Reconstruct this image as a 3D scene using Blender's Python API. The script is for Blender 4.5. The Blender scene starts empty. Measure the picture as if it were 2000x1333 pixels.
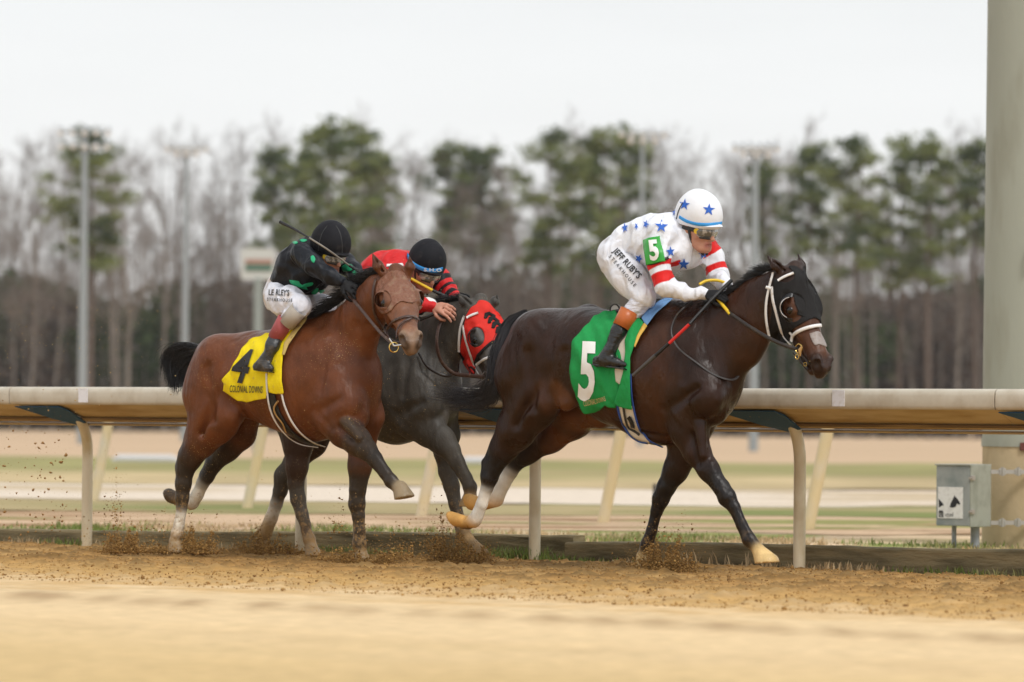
import bpy, bmesh, math, random
import numpy as np
from mathutils import Vector, Matrix
from mathutils.bvhtree import BVHTree
from mathutils.geometry import tessellate_polygon

SC = bpy.context.scene
# ------------------------------------------------------------------ camera
FPX, CX, CY = 8000.0, 1000.0, 666.5          # focal length and centre, in pixels of a 2000 px wide picture
CAM_H = 0.874
_th, _ph = math.atan((828.0 - CY) / FPX), math.radians(0.50)
_f = np.array([0, math.cos(_th), math.sin(_th)]); _u = np.array([0, -math.sin(_th), math.cos(_th)]); _r = np.array([1.0, 0, 0])
CR = math.cos(_ph) * _r + math.sin(_ph) * _u
CU = -math.sin(_ph) * _r + math.cos(_ph) * _u
CF = _f
CO = np.array([0, 0, CAM_H])
cam_d = bpy.data.cameras.new('camera'); cam = bpy.data.objects.new('camera', cam_d); SC.collection.objects.link(cam)
cam.matrix_world = Matrix(((CR[0], CU[0], -CF[0], CO[0]), (CR[1], CU[1], -CF[1], CO[1]), (CR[2], CU[2], -CF[2], CO[2]), (0, 0, 0, 1)))
cam_d.sensor_width = 36.0; cam_d.lens = FPX / 2000.0 * 36.0
cam_d.clip_start = 0.5; cam_d.clip_end = 3000.0
cam_d.dof.use_dof = True; cam_d.dof.focus_distance = 25.0; cam_d.dof.aperture_fstop = 2.4
SC.camera = cam
# ------------------------------------------------------------------ world, sun, exposure
SUN_EL, SUN_AZ = math.radians(52), math.radians(150)      # azimuth measured clockwise from +Y
W = bpy.data.worlds.new("World"); SC.world = W; W.use_nodes = True
nt = W.node_tree; nt.nodes.clear()
def _n(t, **k):
    n = nt.nodes.new(t)
    for a, b in k.items(): setattr(n, a, b)
    return n
sky = _n('ShaderNodeTexSky', sky_type='NISHITA', sun_disc=False, sun_elevation=SUN_EL, sun_rotation=SUN_AZ)
hs = _n('ShaderNodeHueSaturation'); hs.inputs['Saturation'].default_value = 0.10; hs.inputs['Value'].default_value = 1.0
nt.links.new(sky.outputs[0], hs.inputs['Color'])
bg1 = _n('ShaderNodeBackground'); bg1.inputs[1].default_value = 0.05; nt.links.new(hs.outputs[0], bg1.inputs[0])
# cloud deck: smooth pale grey overcast, a little darker and cooler overhead
tc = _n('ShaderNodeTexCoord'); sx = _n('ShaderNodeSeparateXYZ'); nt.links.new(tc.outputs['Generated'], sx.inputs[0])
cr = _n('ShaderNodeValToRGB'); nt.links.new(sx.outputs[2], cr.inputs[0])
cr.color_ramp.elements[0].position = 0.0; cr.color_ramp.elements[0].color = (0.80, 0.80, 0.79, 1)
cr.color_ramp.elements[1].position = 1.0; cr.color_ramp.elements[1].color = (0.98, 1.0, 1.02, 1)
for p_, c_ in ((0.05, (0.79, 0.79, 0.785, 1)), (0.105, (0.66, 0.675, 0.675, 1)), (0.25, (0.705, 0.72, 0.725, 1))):
    e = cr.color_ramp.elements.new(p_); e.color = c_
nz = _n('ShaderNodeTexNoise'); nz.inputs['Scale'].default_value = 6.0; nz.inputs['Detail'].default_value = 3.0
mpn = _n('ShaderNodeMapping'); mpn.inputs['Scale'].default_value = (1, 1, 4); nt.links.new(tc.outputs['Generated'], mpn.inputs[0]); nt.links.new(mpn.outputs[0], nz.inputs['Vector'])
mr = _n('ShaderNodeMapRange'); mr.inputs[1].default_value = 0.3; mr.inputs[2].default_value = 0.7; mr.inputs[3].default_value = 0.94; mr.inputs[4].default_value = 1.05
nt.links.new(nz.outputs[0], mr.inputs[0])
vm = _n('ShaderNodeVectorMath', operation='SCALE'); nt.links.new(cr.outputs[0], vm.inputs[0]); nt.links.new(mr.outputs[0], vm.inputs['Scale'])
bg2 = _n('ShaderNodeBackground'); bg2.inputs[1].default_value = 0.80; nt.links.new(vm.outputs[0], bg2.inputs[0])
add = _n('ShaderNodeAddShader'); nt.links.new(bg1.outputs[0], add.inputs[0]); nt.links.new(bg2.outputs[0], add.inputs[1])
wo = _n('ShaderNodeOutputWorld'); nt.links.new(add.outputs[0], wo.inputs[0])
sun_d = bpy.data.lights.new('sun', 'SUN'); sun = bpy.data.objects.new('sun', sun_d); SC.collection.objects.link(sun)
sun_d.energy = 1.5; sun_d.angle = math.radians(12); sun_d.color = (1.0, 0.97, 0.93)
_sd = Vector((math.sin(SUN_AZ) * math.cos(SUN_EL), math.cos(SUN_AZ) * math.cos(SUN_EL), math.sin(SUN_EL)))
sun.rotation_euler = _sd.to_track_quat('Z', 'Y').to_euler()
SC.view_settings.view_transform = 'Standard'; SC.view_settings.look = 'None'
SC.view_settings.exposure = 0.12; SC.view_settings.gamma = 1.0
SC.render.engine = 'CYCLES'
SC.cycles.max_bounces = 6; SC.cycles.transparent_max_bounces = 6
SC.cycles.use_denoising = True

# ------------------------------------------------------------------ geometry helpers
def unproj(px, py, Y):
    """point on the sight line of photo pixel (px, py) at distance Y"""
    d = CF + CR * ((px - CX) / FPX) + CU * ((CY - py) / FPX)
    return CO + d * (Y / d[1])
def gnd(px, Y, z=0.0):
    """ground point at distance Y seen in column px"""
    return np.array([(px - CX) / FPX * Y, Y, z])
RF = np.array([0.8, -0.6, 0.0]); RN = np.array([-0.6, -0.8, 0.0]); RU = np.array([0, 0, 1.0])   # along the rail, towards the track, up
RA = np.array([1.74, 25.06, 0.0])
class Frame:
    """vertical plane parallel to the rail, q metres out on the track"""
    def __init__(s, q): s.q = q
    def P(s, px, py, w=0.0):
        d = CF + CR * ((px - CX) / FPX) + CU * ((CY - py) / FPX)
        t = (s.q + w - np.dot(CO - RA, RN)) / np.dot(d, RN)
        return CO + d * t
    def m(s, px, py=800, w=0.0):
        """metres per pixel there"""
        return s.P(px, py, w)[1] / FPX
def project(p):
    v = np.asarray(p, float) - CO
    z = v @ CF
    return CX + FPX * (v @ CR) / z, CY - FPX * (v @ CU) / z

COL = SC.collection
def tag(o, label=None, cat=None, group=None, kind=None):
    if label: o['label'] = label
    if cat: o['category'] = cat
    if group: o['group'] = group
    if kind: o['kind'] = kind
    return o
def empty(name, loc, label, cat, group=None):
    o = bpy.data.objects.new(name, None); COL.objects.link(o); o.location = Vector(loc)
    o.empty_display_size = 0.2
    return tag(o, label, cat, group)
def link(name, me, mat=None, parent=None, smooth=True):
    o = bpy.data.objects.new(name, me); COL.objects.link(o)
    if mat is not None:
        me.materials.clear()
        for mm in (mat if isinstance(mat, (list, tuple)) else [mat]): me.materials.append(mm)
    if parent is not None:
        o.parent = parent
        o.matrix_parent_inverse = Matrix.Translation(parent.location).inverted()
    if smooth and len(me.polygons):
        me.polygons.foreach_set('use_smooth', [True] * len(me.polygons))
    return o
def mesh_np(name, V, Fc, mat=None, parent=None, smooth=True, col=None):
    me = bpy.data.meshes.new(name)
    V = np.asarray(V, np.float32)
    if isinstance(Fc, np.ndarray) and Fc.ndim == 2:
        n, k = Fc.shape
        me.vertices.add(len(V)); me.vertices.foreach_set('co', V.ravel())
        me.loops.add(n * k); me.loops.foreach_set('vertex_index', Fc.astype(np.int32).ravel())
        me.polygons.add(n); me.polygons.foreach_set('loop_start', np.arange(0, n * k, k, dtype=np.int32))
        me.update(calc_edges=True)
    else:
        me.from_pydata([tuple(v) for v in V], [], [tuple(f) for f in Fc]); me.update()
    if col is not None:
        a = me.color_attributes.new('Col', 'FLOAT_COLOR', 'POINT')
        c4 = np.ones((len(V), 4), np.float32); c4[:, :3] = col
        a.data.foreach_set('color', c4.ravel())
    return link(name, me, mat, parent, smooth)
class MB:
    """mesh collector: boxes, tubes, cylinders, quads -> one mesh"""
    def __init__(s): s.v = []; s.f = []
    def add(s, V, F):
        b = len(s.v); s.v += [tuple(map(float, v)) for v in V]; s.f += [tuple(i + b for i in f) for f in F]; return s
    def box(s, c, size, ax=None, bev=0.0):
        c = np.asarray(c, float); X, Y, Z = ax if ax is not None else (np.array([1, 0, 0.]), np.array([0, 1, 0.]), np.array([0, 0, 1.]))
        hx, hy, hz = [q / 2 for q in size]
        if bev <= 0:
            V = [c + X * a * hx + Y * b * hy + Z * d * hz for d in (-1, 1) for b in (-1, 1) for a in (-1, 1)]
            s.add(V, [(0, 2, 3, 1), (4, 5, 7, 6), (0, 1, 5, 4), (2, 6, 7, 3), (0, 4, 6, 2), (1, 3, 7, 5)]); return s
        bm = bmesh.new(); bmesh.ops.create_cube(bm, size=1.0)
        for v in bm.verts: v.co = Vector((v.co.x * size[0], v.co.y * size[1], v.co.z * size[2]))
        bmesh.ops.bevel(bm, geom=bm.edges[:], offset=bev, segments=2, affect='EDGES', profile=0.6)
        V = [c + X * v.co.x + Y * v.co.y + Z * v.co.z for v in bm.verts]
        s.add(V, [tuple(v.index for v in f.verts) for f in bm.faces]); bm.free(); return s
    def tube(s, pts, rad, n=10, caps=True, flat=None):
        pts = [np.asarray(p, float) for p in pts]
        if not isinstance(rad, (list, tuple, np.ndarray)): rad = [rad] * len(pts)
        V = []; F = []; up = None
        for i, p in enumerate(pts):
            t = pts[min(i + 1, len(pts) - 1)] - pts[max(i - 1, 0)]
            t = t / (np.linalg.norm(t) + 1e-12)
            if up is None:
                up = np.cross(t, [0, 0, 1.0]) if abs(t[2]) < 0.9 else np.cross(t, [1.0, 0, 0])
            up = up - t * (up @ t); up = up / (np.linalg.norm(up) + 1e-12)
            sd = np.cross(t, up)
            for k in range(n):
                a = 2 * math.pi * k / n
                V.append(p + rad[i] * (math.cos(a) * up + math.sin(a) * sd * (flat or 1.0)))
        for i in range(len(pts) - 1):
            for k in range(n):
                k2 = (k + 1) % n
                F.append((i * n + k, i * n + k2, (i + 1) * n + k2, (i + 1) * n + k))
        if caps:
            F.append(tuple(range(n))[::-1]); F.append(tuple((len(pts) - 1) * n + k for k in range(n)))
        return s.add(V, F)
    def ball(s, c, r, n=10):
        r = np.asarray([r, r, r] if np.isscalar(r) else r, float)
        V = []; F = []
        for i in range(n + 1):
            th = math.pi * i / n
            for k in range(2 * n):
                a = math.pi * k / n
                V.append(np.asarray(c) + r * np.array([math.sin(th) * math.cos(a), math.sin(th) * math.sin(a), math.cos(th)]))
        m = 2 * n
        for i in range(n):
            for k in range(m):
                F.append((i * m + k, (i + 1) * m + k, (i + 1) * m + (k + 1) % m, i * m + (k + 1) % m))
        return s.add(V, F)
    def build(s, name, mat, parent=None, smooth=False):
        me = bpy.data.meshes.new(name); me.from_pydata(s.v, [], s.f)
        bm = bmesh.new(); bm.from_mesh(me); bmesh.ops.remove_doubles(bm, verts=bm.verts, dist=1e-6)
        bmesh.ops.recalc_face_normals(bm, faces=bm.faces); bm.to_mesh(me); bm.free()
        o = link(name, me, mat, parent, smooth)
        if smooth: me.set_sharp_from_angle(angle=math.radians(42))
        return o
def catmull(pts, n):
    """n points along a smooth curve through pts (any dimension)"""
    P = np.asarray(pts, float)
    if len(P) == 2: return P[0] + (P[1] - P[0]) * np.linspace(0, 1, n)[:, None]
    L = np.r_[0, np.cumsum(np.linalg.norm(np.diff(P[:, :2], axis=0), axis=1) + 1e-9)]
    Q = np.vstack([2 * P[0] - P[1], P, 2 * P[-1] - P[-2]])
    out = []
    for s_ in np.linspace(0, L[-1], n):
        i = min(int(np.searchsorted(L, s_, side='right')) - 1, len(P) - 2); i = max(i, 0)
        t = (s_ - L[i]) / (L[i + 1] - L[i])
        p0, p1, p2, p3 = Q[i], Q[i + 1], Q[i + 2], Q[i + 3]
        out.append(0.5 * (2 * p1 + (p2 - p0) * t + (2 * p0 - 5 * p1 + 4 * p2 - p3) * t * t + (3 * p1 - p0 - 3 * p2 + p3) * t ** 3))
    return np.array(out)

# ------------------------------------------------------------------ signed-distance bodies
def _ax(v):
    v = np.asarray(v, float); return v / np.linalg.norm(v)
class Body:
    """smooth union of tapered elliptical capsules, meshed by surface nets; coordinates: along / across / up of the rail frame"""
    def __init__(s): s.prims = []
    def seg(s, A, B, ra, rb, la=None, lb=None, L=RN, k=0.02, c=(0.5, 0.5, 0.5), op=1, clip=None, cw=1.0):
        s.prims.append(dict(A=s.loc(A), B=s.loc(B), ra=ra, rb=rb, la=la if la else ra, lb=lb if lb else rb,
                            L=s.dirl(_ax(L)), k=k, c=np.array(c, float), op=op, cw=cw,
                            clip=None if clip is None else [(s.loc(p), s.dirl(_ax(n))) for p, n in clip]))
    @staticmethod
    def loc(p):
        v = np.asarray(p, float) - RA; return np.array([v @ RF, v @ RN, v[2]])
    @staticmethod
    def dirl(v): return np.array([v @ RF, v @ RN, v[2]])
    @staticmethod
    def world(V): return RA + V[:, :1] * RF + V[:, 1:2] * RN + V[:, 2:3] * RU
    @staticmethod
    def dist(pr, X, Y, Z):
        A, B, L = pr['A'], pr['B'], pr['L']
        ba = B - A; l2 = ba @ ba + 1e-12
        px, py, pz = X - A[0], Y - A[1], Z - A[2]
        t = np.clip((px * ba[0] + py * ba[1] + pz * ba[2]) / l2, 0, 1)
        px = px - t * ba[0]; py = py - t * ba[1]; pz = pz - t * ba[2]
        vl = px * L[0] + py * L[1] + pz * L[2]
        vp2 = np.maximum(px * px + py * py + pz * pz - vl * vl, 0)
        ra = pr['ra'] + (pr['rb'] - pr['ra']) * t; rl = pr['la'] + (pr['lb'] - pr['la']) * t
        if pr['la'] == pr['ra'] and pr['lb'] == pr['rb']: d = np.sqrt(vp2 + vl * vl) - ra
        else:
            vl2 = vl * vl; i1 = 1 / (ra * ra); i2 = 1 / (rl * rl)
            k0 = np.sqrt(vp2 * i1 + vl2 * i2); k1 = np.sqrt(vp2 * i1 * i1 + vl2 * i2 * i2) + 1e-9
            d = np.where(k0 < 0.02, -np.minimum(ra, rl), k0 * (k0 - 1) / k1)
        if pr['clip']:
            for p, n in pr['clip']:
                d = np.maximum(d, (X - p[0]) * n[0] + (Y - p[1]) * n[1] + (Z - p[2]) * n[2])
        return d
    def mesh(s, vox, wr=0.0, wf=30.0, seed=0, colors=True, csharp=0.012, inflate=0.0):
        lo = np.min([np.minimum(p['A'] - max(p['ra'], p['la']), p['B'] - max(p['rb'], p['lb'])) for p in s.prims if p['op'] > 0], 0) - 3 * vox - wr - 0.01 - inflate
        hi = np.max([np.maximum(p['A'] + max(p['ra'], p['la']), p['B'] + max(p['rb'], p['lb'])) for p in s.prims if p['op'] > 0], 0) + 3 * vox + wr + 0.01 + inflate
        n = np.ceil((hi - lo) / vox).astype(int) + 1
        gx = (lo[0] + vox * np.arange(n[0])).astype(np.float32); gy = (lo[1] + vox * np.arange(n[1])).astype(np.float32); gz = (lo[2] + vox * np.arange(n[2])).astype(np.float32)
        D = np.full(tuple(n), 1.0, np.float32)
        for p in s.prims:
            r = max(p['ra'], p['rb'], p['la'], p['lb']); m = p['k'] + 3 * vox + inflate
            a = np.minimum(p['A'] - max(p['ra'], p['la']), p['B'] - max(p['rb'], p['lb'])) - m
            b = np.maximum(p['A'] + max(p['ra'], p['la']), p['B'] + max(p['rb'], p['lb'])) + m
            i0 = np.clip(((a - lo) / vox).astype(int), 0, n - 1); i1 = np.clip(((b - lo) / vox).astype(int) + 2, 1, n)
            sl = tuple(slice(i0[q], i1[q]) for q in range(3))
            if any(i1[q] <= i0[q] for q in range(3)): continue
            X, Y, Z = np.meshgrid(gx[sl[0]], gy[sl[1]], gz[sl[2]], indexing='ij', sparse=True)
            d = s.dist(p, X, Y, Z).astype(np.float32) - (inflate if p['op'] > 0 else 0); k = p['k']; d0 = D[sl]
            if p['op'] > 0:
                h = np.maximum(k - np.abs(d0 - d), 0) / k
                D[sl] = np.minimum(d0, d) - h * h * k * 0.25
            else:
                h = np.maximum(k - np.abs(d0 + d), 0) / k
                D[sl] = np.maximum(d0, -d) + h * h * k * 0.25
        if wr > 0:      # cloth folds
            rs = np.random.RandomState(seed); X, Y, Z = np.meshgrid(gx, gy, gz, indexing='ij', sparse=True)
            Wd = 0
            for q in range(5):
                v = rs.normal(size=3); v /= np.linalg.norm(v); u2 = np.cross(v, rs.normal(size=3)); f = wf * (0.6 + 0.9 * rs.rand())
                Wd = Wd + np.sin((v[0] * X + v[1] * Y + v[2] * Z) * f + rs.rand() * 6 + 1.6 * np.sin((u2[0] * X + u2[1] * Y + u2[2] * Z) * f * 0.45 + rs.rand() * 6))
            D += (np.abs(Wd) * 0.45 - 0.5).astype(np.float32) * wr
        V, F = surface_nets(D, lo, vox)
        col = None
        if colors:
            num = np.zeros((len(V), 3)); den = np.zeros((len(V), 1))
            for p in s.prims:
                if p['op'] < 0 and p['cw'] <= 1: continue
                d = s.dist(p, V[:, 0], V[:, 1], V[:, 2])
                w = (np.exp(-np.clip(d, 0, 0.5) / csharp) * p['cw'] * np.clip(1 - d * 0, 0, 1))[:, None]
                num += w * p['c']; den += w
            col = num / (den + 1e-9)
        return s.world(V), F[:, ::-1].copy(), col
def surface_nets(D, lo, vox):
    S = D < 0
    nx, ny, nz = D.shape
    mn = np.zeros((nx - 1, ny - 1, nz - 1), bool); mx = np.ones_like(mn)
    for a in (0, 1):
        for b in (0, 1):
            for c in (0, 1):
                q = S[a:nx - 1 + a, b:ny - 1 + b, c:nz - 1 + c]; mn |= q; mx &= q
    act = mn & ~mx
    I = np.argwhere(act); idx = np.full(act.shape, -1, np.int32); idx[act] = np.arange(len(I))
    acc = np.zeros((len(I), 3)); cnt = np.zeros(len(I))
    cor = [(a, b, c) for a in (0, 1) for b in (0, 1) for c in (0, 1)]
    dv = {c: D[I[:, 0] + c[0], I[:, 1] + c[1], I[:, 2] + c[2]].astype(float) for c in cor}
    for c in cor:
        for ax in range(3):
            if c[ax] == 0:
                e = list(c); e[ax] = 1; e = tuple(e)
                v0, v1 = dv[c], dv[e]; m = (v0 < 0) != (v1 < 0)
                t = np.where(m, v0 / np.where(m, v0 - v1, 1), 0)
                p = np.tile(np.array(c, float), (len(I), 1)); p[:, ax] += t
                acc[m] += p[m]; cnt[m] += 1
    V = (I + acc / cnt[:, None]) * vox + lo
    Fs = []
    for ax in range(3):
        sl0 = [slice(None)] * 3; sl1 = [slice(None)] * 3; sl0[ax] = slice(0, -1); sl1[ax] = slice(1, None)
        a, b = S[tuple(sl0)], S[tuple(sl1)]
        u, v = [(1, 2), (2, 0), (0, 1)][ax]
        for flip, m in ((False, a & ~b), (True, ~a & b)):
            E = np.argwhere(m); ok = (E[:, u] > 0) & (E[:, v] > 0) & (E[:, u] < D.shape[u] - 1) & (E[:, v] < D.shape[v] - 1); E = E[ok]
            def g(du, dv_):
                Q = E.copy(); Q[:, u] -= du; Q[:, v] -= dv_; return idx[Q[:, 0], Q[:, 1], Q[:, 2]]
            q = np.stack([g(1, 1), g(0, 1), g(0, 0), g(1, 0)], 1)
            if flip: q = q[:, ::-1]
            Fs.append(q)
    return V, np.vstack(Fs)

# ------------------------------------------------------------------ laying things on a body
class Surf:
    def __init__(s, *parts):
        """parts: (V, F) pairs"""
        V = []; F = []; b = 0
        for v, f in parts:
            V.append(np.asarray(v)); F.append(np.asarray(f) + b); b += len(v)
        V = np.vstack(V); F = np.vstack(F)
        s.t = BVHTree.FromPolygons([tuple(v) for v in V.tolist()], F.tolist())
        s.last = None
    def hit(s, px, py, near=None):
        """where the sight line of a photo pixel meets the body (point, normal)"""
        d = CF + CR * ((px - CX) / FPX) + CU * ((CY - py) / FPX); d = d / np.linalg.norm(d)
        h = s.t.ray_cast(Vector(CO + d * 8.0), Vector(d))
        if h[0] is not None and (near is None or abs((h[0] - Vector(near)).length) < 0.9): return np.array(h[0]), np.array(h[1])
        return None, None
    def hit_or_near(s, px, py, frame, w=0.1, maxd=0.35):
        p, n = s.hit(px, py)
        if p is not None and abs((p - frame.P(px, py, 0)) @ RN) < maxd + 0.4: return p, n
        q0 = frame.P(px, py, w); d = _ax(q0 - CO); best = None
        for k in range(-16, 17):
            q = q0 + d * (k * .02); h = s.t.find_nearest(Vector(q))
            if best is None or h[3] < best[0]: best = (h[3], q, h)
        dist, q, h = best; hp = np.array(h[0]); n = _ax(q - hp + 1e-9)
        return (q if dist < .05 else hp + n * .05), n
def poly_grid(poly, cell, holes=()):
    """fill a polygon with a fine grid whose rim is snapped to the outline"""
    P = np.array(poly, float); rings = [P] + [np.array(h, float) for h in holes]
    x0, y0 = P.min(0) - cell; x1, y1 = P.max(0) + cell
    nx, ny = int((x1 - x0) / cell) + 2, int((y1 - y0) / cell) + 2
    gx = x0 + cell * np.arange(nx); gy = y0 + cell * np.arange(ny)
    X, Y = np.meshgrid(gx, gy, indexing='ij')
    def inside(R, X, Y):
        r = np.zeros(X.shape, bool); n = len(R)
        for i in range(n):
            xa, ya = R[i]; xb, yb = R[(i + 1) % n]
            if ya == yb: continue
            c = ((ya > Y) != (yb > Y)) & (X < (xb - xa) * (Y - ya) / (yb - ya) + xa); r ^= c
        return r
    def nearest(X, Y):
        bd = np.full(X.shape, 1e9); bx = X.copy(); by = Y.copy()
        for R in rings:
            n = len(R)
            for i in range(n):
                a = R[i]; b = R[(i + 1) % n]; e = b - a; l = e @ e + 1e-12
                t = np.clip(((X - a[0]) * e[0] + (Y - a[1]) * e[1]) / l, 0, 1)
                qx = a[0] + t * e[0]; qy = a[1] + t * e[1]; d = np.hypot(X - qx, Y - qy)
                m = d < bd; bd[m] = d[m]; bx[m] = qx[m]; by[m] = qy[m]
        return bd, bx, by
    cx, cy = (gx[:-1] + gx[1:]) / 2, (gy[:-1] + gy[1:]) / 2
    CXg, CYg = np.meshgrid(cx, cy, indexing='ij')
    ins = inside(P, CXg, CYg)
    for h in rings[1:]: ins &= ~inside(h, CXg, CYg)
    bd, bx, by = nearest(X, Y)
    used = np.zeros(X.shape, int)
    for a in (0, 1):
        for b in (0, 1): used[a:nx - 1 + a, b:ny - 1 + b] += ins
    rim = (used > 0) & (used < 4)
    Xs = np.where(rim, bx, X); Ys = np.where(rim, by, Y)
    ids = np.full(X.shape, -1); m = used > 0; ids[m] = np.arange(m.sum())
    V = np.stack([Xs[m], Ys[m]], 1); I = np.argwhere(ins)
    F = np.stack([ids[I[:, 0], I[:, 1]], ids[I[:, 0] + 1, I[:, 1]], ids[I[:, 0] + 1, I[:, 1] + 1], ids[I[:, 0], I[:, 1] + 1]], 1)
    return V, F
def drape(surf, frame, poly, off=0.006, cell=3.0, holes=(), thick=0.004, w=0.1, smooth_it=2, ripple=None, fixed=None):
    """a sheet lying on a body: outline in photo pixels, real position on the body's surface, real thickness"""
    V2, F = poly_grid(poly, cell, holes)
    P = np.zeros((len(V2), 3)); N = np.zeros((len(V2), 3))
    for i, (x, y) in enumerate(V2):
        if fixed is not None: P[i] = fixed(x, y); N[i] = RN
        else: P[i], N[i] = surf.hit_or_near(x, y, frame, w)
    # smooth depth so that the sheet spans hollows
    E = np.vstack([F[:, [0, 1]], F[:, [1, 2]], F[:, [2, 3]], F[:, [3, 0]]]); E = np.unique(np.sort(E, 1), axis=0)
    dpt = (P - CO) @ CF
    for _ in range(smooth_it):
        s_ = np.zeros(len(P)); c_ = np.zeros(len(P)); sn = np.zeros((len(P), 3))
        np.add.at(s_, E[:, 0], dpt[E[:, 1]]); np.add.at(s_, E[:, 1], dpt[E[:, 0]]); np.add.at(c_, E[:, 0], 1); np.add.at(c_, E[:, 1], 1)
        np.add.at(sn, E[:, 0], N[E[:, 1]]); np.add.at(sn, E[:, 1], N[E[:, 0]])
        dpt = np.minimum(dpt, s_ / np.maximum(c_, 1)); N = N + sn; N /= np.linalg.norm(N, axis=1)[:, None] + 1e-9
    D = P - CO; D = D * (dpt / (D @ CF))[:, None]; P = CO + D
    o = off
    if ripple is not None: o = off + np.array([ripple(x, y) for x, y in V2])[:, None]
    Pt = P + N * o; Pb = Pt - N * thick
    n = len(P); ec = {}
    for f in F.tolist():
        for a, b in zip(f, f[1:] + f[:1]): ec[(a, b)] = 1
    side = [(a, b, b + n, a + n) for (a, b) in ec if (b, a) not in ec]
    Fa = np.vstack([F, F[:, ::-1] + n, np.array(side)[:, ::-1]])
    # orient outwards
    v = Pt[F[0][1]] - Pt[F[0][0]]; v2 = Pt[F[0][2]] - Pt[F[0][0]]
    if np.cross(v, v2) @ N[F[0][0]] < 0: Fa = Fa[:, ::-1]
    return np.vstack([Pt, Pb]), Fa, V2
def strap_pts(surf, frame, pts, n, off, w=0.1):
    C = catmull(pts, n); out = []; nn = []
    for c in C:
        p, nr = surf.hit_or_near(c[0], c[1], frame, c[2] if len(c) > 2 else w)
        out.append(p); nn.append(nr)
    out = np.array(out); nn = np.array(nn)
    for _ in range(2):
        nn[1:-1] = nn[:-2] + nn[1:-1] * 2 + nn[2:]; nn /= np.linalg.norm(nn, axis=1)[:, None]
        out[1:-1] = out[:-2] * .25 + out[1:-1] * .5 + out[2:] * .25
    return out + nn * off, nn
def ribbon(P, N, width, thick=0.004):
    """strap of rectangular section along P with surface normals N"""
    n = len(P); V = []; F = []
    wd = width if hasattr(width, '__len__') else [width] * n
    for i in range(n):
        t = _ax(P[min(i + 1, n - 1)] - P[max(i - 1, 0)] + 1e-9); s_ = _ax(np.cross(t, N[i])); nn = np.cross(s_, t)
        h = wd[i] / 2
        V += [P[i] + s_ * h, P[i] + s_ * h * .85 + nn * thick, P[i] - s_ * h * .85 + nn * thick, P[i] - s_ * h, P[i] - nn * thick * .5]
    for i in range(n - 1):
        for k in range(5):
            k2 = (k + 1) % 5; F.append((i * 5 + k, i * 5 + k2, (i + 1) * 5 + k2, (i + 1) * 5 + k))
    F.append((0, 1, 2, 3, 4)); F.append(tuple((n - 1) * 5 + k for k in range(4, -1, -1)))
    return V, F
def text_shape(txt, bold=0.0, shear=0.0, spacing=1.0, res=3):
    """outline of a word as triangles in its own plane, height about 0.7"""
    cu = bpy.data.curves.new('lettering', 'FONT'); cu.body = txt; cu.size = 1.0; cu.offset = bold; cu.shear = shear; cu.space_character = spacing
    cu.resolution_u = res; cu.fill_mode = 'FRONT'; cu.dimensions = '2D'
    ob = bpy.data.objects.new('lettering', cu); COL.objects.link(ob)
    dg = bpy.context.evaluated_depsgraph_get(); me = bpy.data.meshes.new_from_object(ob.evaluated_get(dg))
    bm = bmesh.new(); bm.from_mesh(me); bmesh.ops.remove_doubles(bm, verts=bm.verts, dist=1e-5)
    bmesh.ops.triangulate(bm, faces=bm.faces)
    for _ in range(3):
        lg = [e for e in bm.edges if e.calc_length() > 0.16]
        if not lg: break
        bmesh.ops.subdivide_edges(bm, edges=lg, cuts=1); bmesh.ops.triangulate(bm, faces=bm.faces)
    V = np.array([(v.co.x, v.co.y) for v in bm.verts]); F = [tuple(v.index for v in f.verts) for f in bm.faces]
    bm.free(); bpy.data.objects.remove(ob); bpy.data.curves.remove(cu); bpy.data.meshes.remove(me)
    V[:, 0] -= V[:, 0].min(); return V, F
def lay(surf, frame, V2, F, name, mat, parent, off=0.008, w=0.1):
    """put a flat 2-D shape (photo pixels) on a body, as a thin printed layer"""
    P = []
    for x, y in V2:
        p, n = surf.hit_or_near(x, y, frame, w)
        v = CO - p; v = v / np.linalg.norm(v)
        n = _ax(n * 0.5 + v); P.append(p + n * off)
    return mesh_np(name, P, [tuple(f) for f in F], mat, parent, smooth=True)
def star(cx, cy, r, rot=0, sx=1.0):
    V = [(cx, cy)]
    for i in range(10):
        a = math.radians(rot - 90 + 36 * i); q = r if i % 2 == 0 else r * 0.40
        V.append((cx + q * math.cos(a) * sx, cy + q * math.sin(a)))
    return np.array(V), [(0, 1 + i, 1 + (i + 1) % 10) for i in range(10)]

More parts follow.
